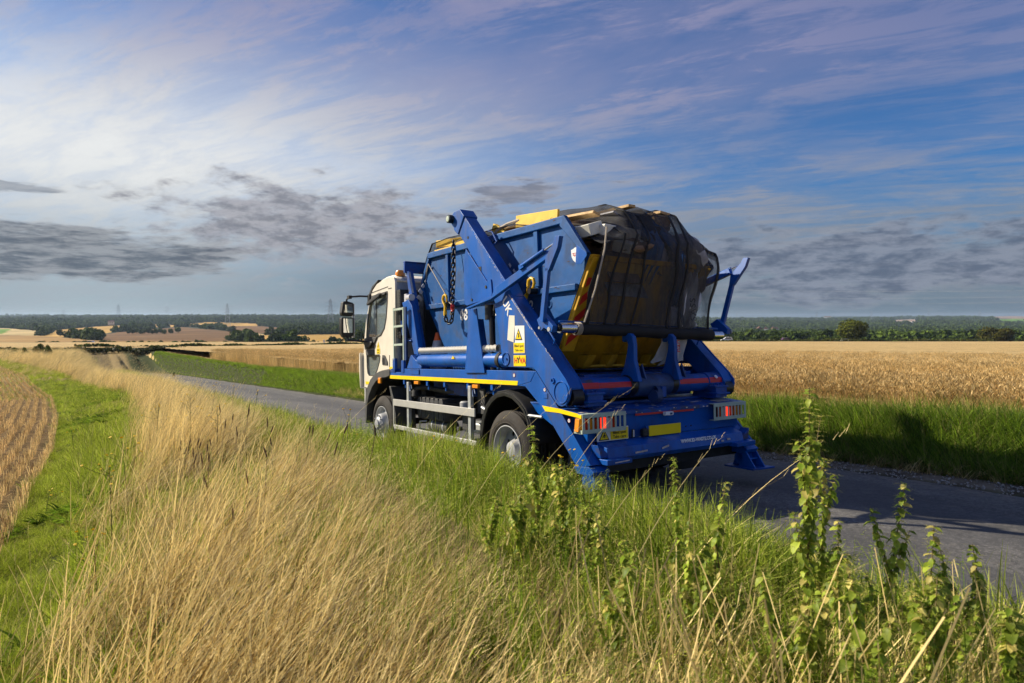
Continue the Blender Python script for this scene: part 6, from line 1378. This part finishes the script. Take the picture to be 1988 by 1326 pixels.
# low hedge in the middle distance, left, and where the corn sheet starts
def hedge(label, pts, h, leaf, n, m='crown', wd=.8):
    V = []; F = []; C_ = []; r = random.Random(len(label))
    seg = [(Vector(b) - Vector(a)).length for a, b in zip(pts, pts[1:])]; tot = sum(seg)
    for i in range(n):
        s_ = r.uniform(0, tot); j = 0
        while s_ > seg[j] and j < len(seg) - 1: s_ -= seg[j]; j += 1
        p = Vector(pts[j]).lerp(Vector(pts[j + 1]), s_ / seg[j]); hh = h * (.45 + .8 * mnoise.noise(Vector((p.x * .16, p.y * .16, 3))) + .35)
        x = p.x + r.uniform(-wd, wd); y = p.y + r.uniform(-wd, wd); z = gz(x, y) + .1 + hh * math.sqrt(r.random())
        nrm = Vector((r.uniform(-1, 1), r.uniform(-1, 1), r.uniform(0, 1))).normalized(); u = nrm.orthogonal().normalized(); v = nrm.cross(u); q = leaf * r.uniform(.6, 1.5); o = len(V); k = r.random()
        for (fx, fy) in ((-1, -.6), (.4, -1), (1, .6), (-.4, 1)): V.append((x + (u.x * fx + v.x * fy) * q, y + (u.y * fx + v.y * fy) * q, z + (u.z * fx + v.z * fy) * q)); C_.append((k, 0, 0))
        F.append((o, o + 1, o + 2, o + 3))
    me = mesh_np('hedge', np.array(V), np.array(F), m, smooth=False); add_col(me, 'shade', np.array(C_, float)); o = bpy.data.objects.new('hedge', me); COL.objects.link(o); return tag(o, label, 'hedge')
def hp(l): return [tuple(at(x, D))[:2] for x, D in l]
hedge('low dark hedge crossing the golden fields on the left', [(*q, 0) for q in hp([(150, 118), (300, 125), (450, 138), (560, 155), (700, 185), (760, 210)])], 1.0, .20, 5200)
hedge('weedy strip at the left end of the near field', [(*q, 0) for q in hp([(-200, 82), (0, 84), (120, 90), (260, 104), (340, 112)])], .8, .14, 5200, 'bushleaf', 1.6)
hedge('rough grassy edge in front of the roadside beyond the corn', [(*q, 0) for q in hp([(1330, 260), (1600, 260), (1850, 260), (2100, 260)])], .9, .25, 2600, 'bushleaf', .8)
# dark weeds standing in the dry grass at the far left
for k, (x, D, hpx, lab) in enumerate(((8, 70, 12, 'dark weed clump at the far left edge of the dry grass'), (25, 72, 20, 'dark leafy weed in the grass left of the field margin'), (48, 66, 22, 'second dark weed in the grass, beside the field margin'), (73, 68, 26, 'tall dark weed clump with feathery top'), (92, 66, 24, 'dark leaning weed with feathery top, left'), (141, 70, 14, 'small weed clump on the grass horizon'), (335, 60, 9, 'tiny dark weed on the horizon of dry grass'), (640, 186, 9, 'bush at the right end of the middle hedge'))):
    tree('weed_clump', lab, 'weed', x, D, hpx * .8, hpx, None, 'shrub', k)
tree('valley_tree', 'dark round tree seen just behind the lorry mirror', 'tree', 697, 300, 26, 28, None, 'tree', 2)

# ---------------------------------------------------------------- pylons, wires, vehicles and houses far off
M['lattice'] = mat('hazed_pylon_steel', (.26, .28, .32), .6)  # steel paled towards the sky, distance haze put into the colour
def pylon_mesh():
    m = MB(); H = 45; wf = lambda z: 4.2 * (1 - z / H) ** 1.0 + .9; t = .11
    def bar(p, q): m.tube([p, q], t, 4, caps=False)
    lv = [0, 8, 15, 21, 26, 30, 34, 38, 42, 45]
    for a, b in zip(lv, lv[1:]):
        A_, B_ = wf(a), wf(b); ca = [(-A_, -A_, a), (A_, -A_, a), (A_, A_, a), (-A_, A_, a)]; cb = [(-B_, -B_, b), (B_, -B_, b), (B_, B_, b), (-B_, B_, b)]
        for k in range(4): bar(ca[k], cb[k]); bar(ca[k], cb[(k + 1) % 4]); bar(ca[(k + 1) % 4], cb[k])
    me = MB()
    for z, l in ((27, 8.5), (33.5, 9.5), (40, 7)):
        for s in (-1, 1): me.tube([(0, 0, z + 1.4), (s * l, 0, z)], t, 4, caps=False); me.tube([(0, 0, z - .3), (s * l, 0, z)], t, 4, caps=False); me.tube([(s * l, 0, z), (s * l, 0, z - 2.2)], t * .8, 4)
    out = []
    for nm, q in (('tower', m), ('cross_arm', me)):
        mm = bpy.data.meshes.new(nm); mm.from_pydata(q.v, [], q.f); mm.materials.append(M['lattice']); out.append(mm)
    return out
PY = pylon_mesh()
PYLONS = ((642, 960, 'nearest and tallest lattice pylon left of the lorry cab'), (442, 1260, 'pylon standing at the right end of the brown field'), (325, 2300, 'faint pylon low behind the tree clump'), (231, 1750, 'pylon over the tan field left of the tree clump'), (124, 3000, 'tiny pylon far off at the left'),
          (1585, 2600, 'pylon over the woods left of the lone oak'), (1691, 2700, 'pylon over the woods just right of the lone oak'), (1802, 2800, 'pylon over the woods left of the round bush'), (1901, 3000, 'faintest pylon behind the round bush'), (1430, 2900, 'faint pylon in the woods beside the sheeting arm'))
for x, D, lab in PYLONS:
    o = bpy.data.objects.new('pylon', None); COL.objects.link(o); o.location = at(x, D); o.rotation_euler.z = .5; tag(o, lab, 'pylon', 'power line pylons')
    for mm in PY: c = bpy.data.objects.new(mm.name, mm); COL.objects.link(c); c.parent = o; c.scale = (1, 1, 1)
for (h0, h1, lab) in ((11.5, 8.6, 'lowest faint power cable across the right sky'), (15.4, 11.5, 'middle faint power cable across the right sky'), (20.6, 14.6, 'highest faint power cable across the right sky')):
    p0 = Vector(((1240 - 994) / PXF * 420, 420, CAMZ + h0)); p1 = Vector(((2150 - 994) / PXF * 210, 210, CAMZ + h1 * .62)); 
    o = MB().tube([p0.lerp(p1, t / 12) - Vector((0, 0, 2.0 * 4 * (t / 12) * (1 - t / 12))) for t in range(13)], .030, 5).build('power_cable', 'lattice', None); tag(o, lab, 'cable')
def car(name, label, cat, x, D, body, L_, H_, van=False, ang=0.0):
    o = bpy.data.objects.new(name, None); COL.objects.link(o); o.location = at(x, D); o.rotation_euler.z = ang; tag(o, label, cat)
    pr = [(-L_ / 2, .35), (-L_ / 2, .85), (-L_ * .46, H_ * .62), (-L_ * .36, H_), (L_ * .14, H_), (L_ * .27, H_ * .64), (L_ * .46, H_ * .56), (L_ / 2, .75), (L_ / 2, .35)]
    MB().prism(pr, -.85, .85, axis='y').build('body', body, o, .06)
    MB().prism([(-L_ * .33, H_ * .66), (-L_ * .31, H_ * .92), (L_ * .11, H_ * .92), (L_ * .21, H_ * .66)], -.88, .88, axis='y').build('window', 'glassdark', o)
    for s in (-.32, .32): 
        for y in (-.86, .70): MB().tube([(L_ * s, y, .34), (L_ * s, y + .16, .34)], .34, 14).build('wheel', 'rubber', o)
    return o
M['glassdark'] = mat('dark_car_glass', (.03, .035, .04), .1, coat=.4); M['carwhite'] = mat('white_car_paint', (.80, .80, .80), .3, coat=.3); M['carplum'] = mat('plum_car_paint', (.10, .03, .07), .3, coat=.4)
car('parked_van', 'white vehicle on the road beyond the corn, near the sheeting roller', 'van', 1411, 266, 'carwhite', 4.8, 1.9, ang=PI); car('passing_car', 'dark plum car on the road beyond the corn field', 'car', 1527, 266, 'carplum', 4.2, 1.6); car('distant_car', 'tiny white car in the valley at the far left', 'car', 177, 318, 'carwhite', 4.3, 1.5)
car('distant_car', 'low white car roof below the lone oak', 'car', 1644, 264, 'carwhite', 4.2, 1.15)
M['housewall'] = mat('house_render', (.70, .66, .60), .8, var=.1); M['housebrick'] = mat('house_brick', (.28, .13, .09), .85, var=.2); M['roof'] = mat('red_tile_roof', (.20, .10, .075), .85, var=.25)
def house(label, x, D, w_, d_, h_, wall, dz=0):
    o = bpy.data.objects.new('house', None); COL.objects.link(o); o.location = at(x, D, dz); o.rotation_euler.z = x * .7; tag(o, label, 'house')
    MB().box(-w_ / 2, w_ / 2, -d_ / 2, d_ / 2, 0, h_).build('wall', wall, o); r = MB().prism([(-d_ / 2 - .4, h_), (d_ / 2 + .4, h_), (0, h_ + d_ * .42)], -w_ / 2 - .3, w_ / 2 + .3).build('roof', 'roof', o)
    MB().box(w_ * .3, w_ * .3 + .9, -.4, .5, h_ + d_ * .2, h_ + d_ * .55).build('chimney', 'housebrick', r)
    for k in (-1, 0, 1): 
        for s in (-1, 1): MB().box(k * w_ * .3 - .6, k * w_ * .3 + .6, s * d_ / 2 - .04, s * d_ / 2 + .04, h_ * .55, h_ * .82).build('window', 'glassdark', o)
for k, (x, D, w_, hh, wall, lab) in enumerate(((1474, 950, 11, 5.5, 'housebrick', 'brick house with a red roof in the woods'), (1487, 1000, 8, 5, 'housewall', 'white house in the woods right of the brick one'), (1504, 1010, 9, 5, 'housewall', 'pale house furthest right among the wood houses'), (1400, 1400, 14, 4, 'housewall', 'long pale farm building in the woods'), (216, 1150, 9, 5, 'housewall', 'small pale house below the left-hand wood'), (1606, 3000, 30, 14, 'housewall', 'pale tower block far off on the horizon'), (1770, 2300, 34, 5, 'housewall', 'long pale farm shed on the far hill'))):
    house(lab, x, D, w_, 7, hh, wall, 4.0)
p = at(629, 190); o = MB().box(-.12, .12, -.1, .1, 0, 1.9).box(-.3, .3, -.06, .06, 1.2, 1.9).build('marker_post', 'white', None); o.location = p; tag(o, 'small white marker post on the field edge beside the tall pylon', 'post')

# ---------------------------------------------------------------- plants near the camera
def leaf_mesh(seed):
    r = random.Random(seed); L_ = .058; n = 6; V = []; F = []; C_ = []
    for k in range(n + 1):
        f = k / n; wd = .021 * math.sin(PI * min(1, f * .93 + .07)) ** .75 * (1.0 if k % 2 else .86) if k < n else 0.0005
        z = -.35 * L_ * f * f + r.uniform(-.001, .001); V += [(-wd, L_ * f, z + wd * .35), (0, L_ * f, z), (wd, L_ * f, z + wd * .35)]; c = r.random() * .3; C_ += [(c + .35, 0, 0), (c, 0, 0), (c + .35, 0, 0)]
    for k in range(n): o = 3 * k; F += [(o, o + 1, o + 4, o + 3), (o + 1, o + 2, o + 5, o + 4)]
    me = mesh_np('leaf', np.array(V), np.array(F), 'leaf'); t = seed * .14 % .6; C_ = np.array(C_); C_[:, 0] = np.clip(C_[:, 0] * .7 + t, 0, 1); C_[:, 1] = 1.0 if seed % 6 == 5 else 0; add_col(me, 'shade', C_); return me
LEAF = [leaf_mesh(i) for i in range(6)]
def tassel_mesh(seed):
    r = random.Random(seed); t = Tuft()
    for i in range(9):
        az = r.uniform(0, 6.28); t.blade((0, 0, 0), (math.cos(az) * 2, math.sin(az) * 2), r.uniform(.02, .04), .006, 2.5, 3, (1, 1, 0), az + 1.57, .5)
    me = mesh_np('flower_tassel', np.array(t.V), np.array(t.F), 'leaf'); c = np.zeros((t.n, 3)); c[:, 0] = 1; c[:, 1] = .7; add_col(me, 'shade', c); return me
TASS = [tassel_mesh(i) for i in range(3)]
def nettle(label, x, ytop, xb, D, dens=1.0, branch=0, seed=0, cat='nettle', size=1.0):
    """x, ytop: photo position of the tip, xb: column of the foot, D: forward distance"""
    r = random.Random(seed + 5); c, s = math.cos(PITCH), math.sin(PITCH)
    base = at(xb, D); v = (663 - ytop) / PXF; zt = CAMZ + (v * c - s) / (c + v * s) * D; tip = Vector(((x - 994) / PXF * D, D + r.uniform(-.08, .08), zt)); base.z -= .03
    o = bpy.data.objects.new('nettle_plant', None); COL.objects.link(o); o.location = base; tag(o, label, cat)
    cnt = [0]
    def shoot(p0, p1, r0, bow):
        pts = [p0.lerp(p1, t / 9) + Vector((math.sin(t / 9 * PI) * bow[0], math.sin(t / 9 * PI) * bow[1], 0)) for t in range(10)]
        st = MB().tube([tuple(q - base) for q in pts], [r0 * (1 - .75 * t / 9) for t in range(10)], 5).build('stem', 'stem', o)
        Ln = (p1 - p0).length; n_ = max(5, int(Ln / (.015 * size)))
        for k in range(n_):
            f = (k + .5) / n_
            if f < .10 and r.random() < .6: continue
            i = min(int(f * 9), 8); q = pts[i].lerp(pts[i + 1], f * 9 - i); sz = size * (.35 + .95 * math.sin(PI * min(1, .16 + .84 * (1 - f)) ** .8) ** .8 if f > .45 else .9 + .25 * r.random()) * (1.05 if f < .8 else .85)
            for h in range(2 if dens > .6 else 1):
                if cnt[0] >= 270: continue
                cnt[0] += 1
                az = k * PI / 2 + h * PI + r.uniform(-.35, .35) + seed; lf = bpy.data.objects.new('leaf', LEAF[r.randrange(6) if r.random() < .8 else 0]); COL.objects.link(lf); lf.parent = o
                lf.location = q - base; lf.rotation_euler = (r.uniform(-1.1, .1) + .3 * (f > .85), r.uniform(-.4, .4), az); z = sz * r.uniform(.30, .60); lf.scale = (z, z, z)
            if f > .15 and r.random() < .95 * dens:
                tf = bpy.data.objects.new('flower_tassel', TASS[r.randrange(3)]); COL.objects.link(tf); tf.parent = o; tf.location = q - base; tf.rotation_euler = (0, 0, r.random() * 6); z = size * r.uniform(.6, 1.15); tf.scale = (z, z, z)
        return pts
    pts = shoot(base, tip, .0055 * size, (r.uniform(-.04, .04), r.uniform(-.03, .03)))
    for b in range(branch):
        q = pts[2 + b % 5]; d = Vector(((1 if b % 2 == 0 else -1) * (r.uniform(.03, .075) if b else .15), r.uniform(-.06, .06), r.uniform(.14, .32))) * size; shoot(q, q + d, .003 * size, (0, 0))
    return o
NET = (
    ('bushy nettle just right of the tall one, low against the lane', 1610, 890, 1590, 2.3, 1, 4, .9), ('nettle between the leaning pair and the right edge', 1855, 1075, 1870, 2.1, 1, 2, .9),
    ('nettle half hidden left of the rear wheel nettle', 965, 960, 960, 3.3, 1, 2, .95), ('low bushy nettle under the stabiliser leg', 1130, 935, 1125, 3.0, 1, 4, .9), ('nettle in the low mass below the tail corner', 1205, 1120, 1200, 2.2, 1, 4, .95),
    ('nettle low left of the slim one', 1345, 1010, 1350, 2.4, 1, 2, .85), ('nettle at the bottom edge left of the broad leafed one', 1590, 1165, 1590, 1.9, 1, 4, 1.0),
    ('tallest nettle, its tip reaching above the bank across the lane', 1572, 752, 1572, 2.25, 1, 4, 1.12), ('nettle with its tip in front of the rear wheel', 1032, 822, 1045, 3.3, 1, 3, 1.0),
    ('nettle standing in front of the shadow under the tail', 1302, 880, 1322, 2.6, 1, 1, .85), ('slim nettle between the tallest one and the lorry tail', 1427, 945, 1418, 2.4, .8, 1, .9),
    ('short nettle with a dry brown tip, right of the tallest', 1628, 1005, 1640, 2.2, .8, 1, .85), ('nettle leaning right with its top against the lane', 1765, 938, 1700, 2.15, 1, 3, .95),
    ('bushy nettle right of the leaning one', 1802, 1010, 1775, 2.0, 1, 2, .95), ('nettle near the right edge against the road', 1912, 1062, 1925, 2.05, 1, 1, .9),
    ('leafy nettle rising beside the rear wheel nettle', 1095, 912, 1085, 3.1, 1, 4, 1.0), ('low nettle under the rear mudguard', 1010, 925, 1000, 3.2, 1, 3, 1.0), ('small nettle at the foot of the tail nettles', 1172, 985, 1165, 2.8, .8, 2, .9),
    ('broad leafed nettle low at the bottom right', 1690, 1150, 1690, 1.75, 1, 3, 1.15), ('low nettle at the bottom between straw stalks', 1500, 1120, 1490, 2.0, 1, 3, 1.0), ('nettle in the bottom right corner', 1960, 1180, 1975, 1.75, 1, 3, 1.1),
    ('low nettle in front of the leaning one', 1850, 1130, 1850, 1.85, 1, 3, 1.0), ('short nettle under the slim one', 1380, 1090, 1385, 2.2, 1, 2, .9), ('low nettle below the tail of the lorry', 1250, 1075, 1250, 2.4, 1, 3, .95))
for k, (lab, x, yt, xb, D, de, br, sz) in enumerate(NET): nettle(lab, x, yt, xb, D, de, br + 1, k, size=sz)
# ragwort and hawkbit: stems with yellow heads
def head_mesh():
    m = MB().lathe([(0, .001), (.003, .009), (.006, .0105), (.007, .006), (.0065, .001)], (0, 0, 0), axis='z', n=9); me = bpy.data.meshes.new('flower_head'); me.from_pydata(m.v, [], m.f); me.materials.append(M['flower']); return me
HEAD = head_mesh()
def wildflower(label, a, w_, h, nh, seed, cat='wildflower', dark=True, hs=1.0):
    r = random.Random(seed * 3 + 1); p = rw(w_, a, 0); p.z = gz(p.x, p.y) - .02; o = bpy.data.objects.new('wildflower', None); COL.objects.link(o); o.location = p; tag(o, label, cat)
    m = MB(); le = Vector((r.uniform(-.1, .25), r.uniform(-.1, .1), 1)).normalized(); tips = [le * h]
    m.tube([(0, 0, 0), tuple(le * h * .5), tuple(le * h)], [.004, .003, .0015], 5)
    for k in range(nh - 1):
        f = r.uniform(.55, .95); q = le * h * f; d = q + Vector((r.uniform(-.13, .13), r.uniform(-.13, .13), r.uniform(.04, .16))); m.tube([tuple(q), tuple(q.lerp(d, .5) + Vector((0, 0, -.01))), tuple(d)], .0016, 4); tips.append(d)
    m.build('stem', 'weed', o)
    if dark:
        lf = Tuft()
        for k in range(26): f = r.uniform(.1, .95); q = le * h * f; az = r.uniform(0, 6.28); lf.blade(tuple(q), (math.cos(az) * 1.5, math.sin(az) * 1.5), r.uniform(.03, .07), .012, 1.5, 2, (r.random() * .5, 0, 0), az + 1.57, .2)
        me = mesh_np('leaves', np.array(lf.V), np.array(lf.F), 'bankveg'); cc = np.zeros((lf.n, 3)); cc[:, 0] = np.array(lf.C)[:, 0]; add_col(me, 'shade', cc); q = bpy.data.objects.new('leaves', me); COL.objects.link(q); q.parent = o
    for t in tips: q = bpy.data.objects.new('flower_head', HEAD); COL.objects.link(q); q.parent = o; q.location = t; q.rotation_euler = (r.uniform(-.5, .5), r.uniform(-.5, .5), 0); z = hs * r.uniform(.9, 1.5); q.scale = (z, z, z)
    return o
WF = ((1.1, -3.62, .78, 7, 'dark leggy ragwort on the left edge of the dry grass'), (2.6, -3.45, .80, 8, 'ragwort with yellow heads beside the field margin'), (.2, -3.72, .55, 6, 'low yellow hawkbit where green margin meets dry grass'), (4.5, -3.1, .85, 8, 'dark ragwort standing against the dry grass, mid left'),
      (4.0, -2.75, .95, 10, 'tallest ragwort rising from the dry grass left of the lorry'), (3.1, -2.6, .80, 8, 'bushy ragwort in the middle of the dry grass'), (6.5, -2.2, .85, 6, 'leggy ragwort near the lane in front of the cab'), (5.0, -1.9, .75, 6, 'yellow hawkbit group in the grass below the cab'),
      (1.8, -1.6, .60, 5, 'hawkbit with yellow heads below the front wheel'), (.6, -1.1, .42, 5, 'hawkbit at the verge below the side guard'), (-.2, -.85, .40, 5, 'hawkbit in front of the rear wheel'), (-.9, -1.0, .45, 6, 'hawkbit cluster right of the rear wheel by the leg'), (-.7, -.75, .42, 6, 'yellow hawkbits at the foot of the tail leg'), (7.5, -1.7, .7, 5, 'hawkbit against the tarmac left of the lorry'), (9.0, -4.0, .45, 5, 'yellow flower in the green field margin'), (3.6, -4.15, .3, 4, 'small yellow flower low in the green margin'))
for k, (a, w_, h, nh, lab) in enumerate(WF): wildflower(lab, a, w_, h, nh, k, hs=1.0 if k < 7 else .9)
# brown timothy heads standing in the dry grass
tm = Tuft(); r = random.Random(4)
sh_ = MB()
for k in range(34):
    a = r.uniform(-.8, 3.2); w_ = r.uniform(-3.2, -2.3); p = rw(w_, a, 0); z = gz(p.x, p.y); h = r.uniform(.45, .72); l = r.uniform(-.05, .3)
    sh_.tube([(p.x, p.y, z), (p.x + l * h * .5, p.y, z + h * .55), (p.x + l * h, p.y, z + h)], .0016, 4); d = Vector((l + r.uniform(-.3, .3), r.uniform(-.2, .2), 1)).normalized(); q = Vector((p.x + l * h, p.y, z + h)); sh_.tube([tuple(q), tuple(q + d * .035), tuple(q + d * r.uniform(.06, .10))], [.005, .0065, .003], 6)
o = sh_.build('timothy_heads', 'seedhead', None); tag(o, 'dark brown cylindrical seedheads scattered through the dry grass', 'seedheads', kind='stuff')
# thick broken straw stalks at the bottom right
def stalk_tuft(seed, n=13):
    r = random.Random(seed); t = Tuft()
    for i in range(n): az = r.uniform(0, 6.28); t.blade((r.uniform(-.10, .10), r.uniform(-.10, .10), -.02), (r.uniform(-.75, .55), r.uniform(-.4, .4)), r.uniform(.28, .62), r.uniform(.0045, .0075), r.uniform(0, .25), 5, (r.uniform(.5, 1), 1 if r.random() < .1 else 0, 0), az, .6)
    return t
SP = []
for (x, D) in ((1335, 2.0), (1345, 2.2), (1290, 1.9), (1240, 2.1), (1420, 1.8), (1500, 1.75), (1560, 1.8), (1180, 2.0), (1120, 2.1), (1060, 2.2), (1010, 2.4), (1820, 1.9), (1870, 1.95), (1900, 2.0), (1945, 1.85), (1990, 1.9), (1770, 1.8), (1640, 1.7), (1380, 1.65), (1100, 1.75), (1210, 1.65), (1440, 2.1), (1600, 1.95), (1700, 1.75), (1350, 1.8), (1260, 1.6), (1480, 1.6), (1550, 2.1), (1850, 1.65), (1010, 1.8), (1180, 2.3)):
    p = at(x, D); SP.append(tuple(p))
SP = np.array(SP); ob = scatter('straw_stalks', [stalk_tuft(i) for i in range(5)], SP, RNG.uniform(0, 6.28, len(SP)), RNG.uniform(.8, 1.15, len(SP)), 'dryveg'); tag(ob, 'thick pale broken straw stalks at the bottom right', 'straw')
lt = []
def long_stem(seed):
    r = random.Random(seed); t = Tuft(); p, up = t.blade((0, 0, 0), (.55, .1), r.uniform(.95, 1.25), .0052, r.uniform(.25, .9), 10, (.9, 0, 0), r.uniform(0, 3), .4)
    for k in range(7): q = p - up * .03 * k; t.blade(q, (up[0] + r.uniform(-.5, .5), up[1] + r.uniform(-.5, .5)), r.uniform(.03, .06), .004, .5, 1, (.9, .2, 0), r.uniform(0, 6), .3)
    return t
LS = []
for (x, D) in ((1000, 3.3), (940, 3.6), (880, 3.9), (760, 4.6), (700, 4.9), (640, 5.4), (590, 5.8), (1090, 2.9), (1160, 2.6), (1230, 2.5), (560, 6.4), (820, 4.2), (1240, 2.6)): LS.append(tuple(at(x, D)))
ob = scatter('long_stems', [long_stem(i) for i in range(7)], np.array(LS), RNG.uniform(-.3, .4, len(LS)), RNG.uniform(.75, 1.0, len(LS)), 'dryveg'); tag(ob, 'single long grass stems rising in front of the lorry', 'grass stems')
gn = []
for (n, a0, a1, lo, hi) in ((620, -4.2, 0, -2.9, -1.1), (260, 0, 3.5, -2.1, -1.0), (110, -4, 5, -3.9, -2.2)):
    P_, a_, w_ = sample_aw(n, a0, a1, lo, hi); k = clear_of_lens(P_, 1.1); gn.append(P_[k])
def herb_tuft(seed):
    r = random.Random(seed); t = Tuft()
    for i in range(60):
        z = r.uniform(.03, .42); az = r.uniform(0, 6.28); t.blade((r.uniform(-.07, .07), r.uniform(-.07, .07), z), (math.cos(az) * 2.2, math.sin(az) * 2.2), r.uniform(.022, .045), r.uniform(.010, .019), 2.2, 3, (r.random(), 1 if r.random() < .2 else 0, 0), az + 1.57, .12)
    for i in range(4): t.blade((r.uniform(-.05, .05), r.uniform(-.05, .05), 0), (r.uniform(-.1, .1), r.uniform(-.1, .1)), .40, .004, .1, 3, (0, 0, 0), r.uniform(0, 6), .5)
    return t
P_ = np.concatenate(gn); ob = scatter('nettle_bed', [herb_tuft(i) for i in range(5)], P_, RNG.uniform(0, 6.28, len(P_)), RNG.uniform(.6, 1.1, len(P_)), 'leaf'); tag(ob, 'mixed low nettles and herbs filling the verge at the bottom right', 'undergrowth')

# ---------------------------------------------------------------- haze
hz = MB().box(-7600, 7600, -7600, 7600, -70, 34).build('haze', 'white', None); hz['kind'] = 'stuff'
hm = bpy.data.materials.new('air_haze'); hm.use_nodes = True; t = NT(hm.node_tree); t.n.remove(t.n['Principled BSDF']); pv = t.new('ShaderNodeVolumePrincipled'); pv.inputs['Color'].default_value = (.62, .80, 1, 1); pv.inputs['Density'].default_value = .00010; pv.inputs['Anisotropy'].default_value = .2
t.l.new(pv.outputs[0], t.n['Material Output'].inputs['Volume']); hz.data.materials.clear(); hz.data.materials.append(hm)
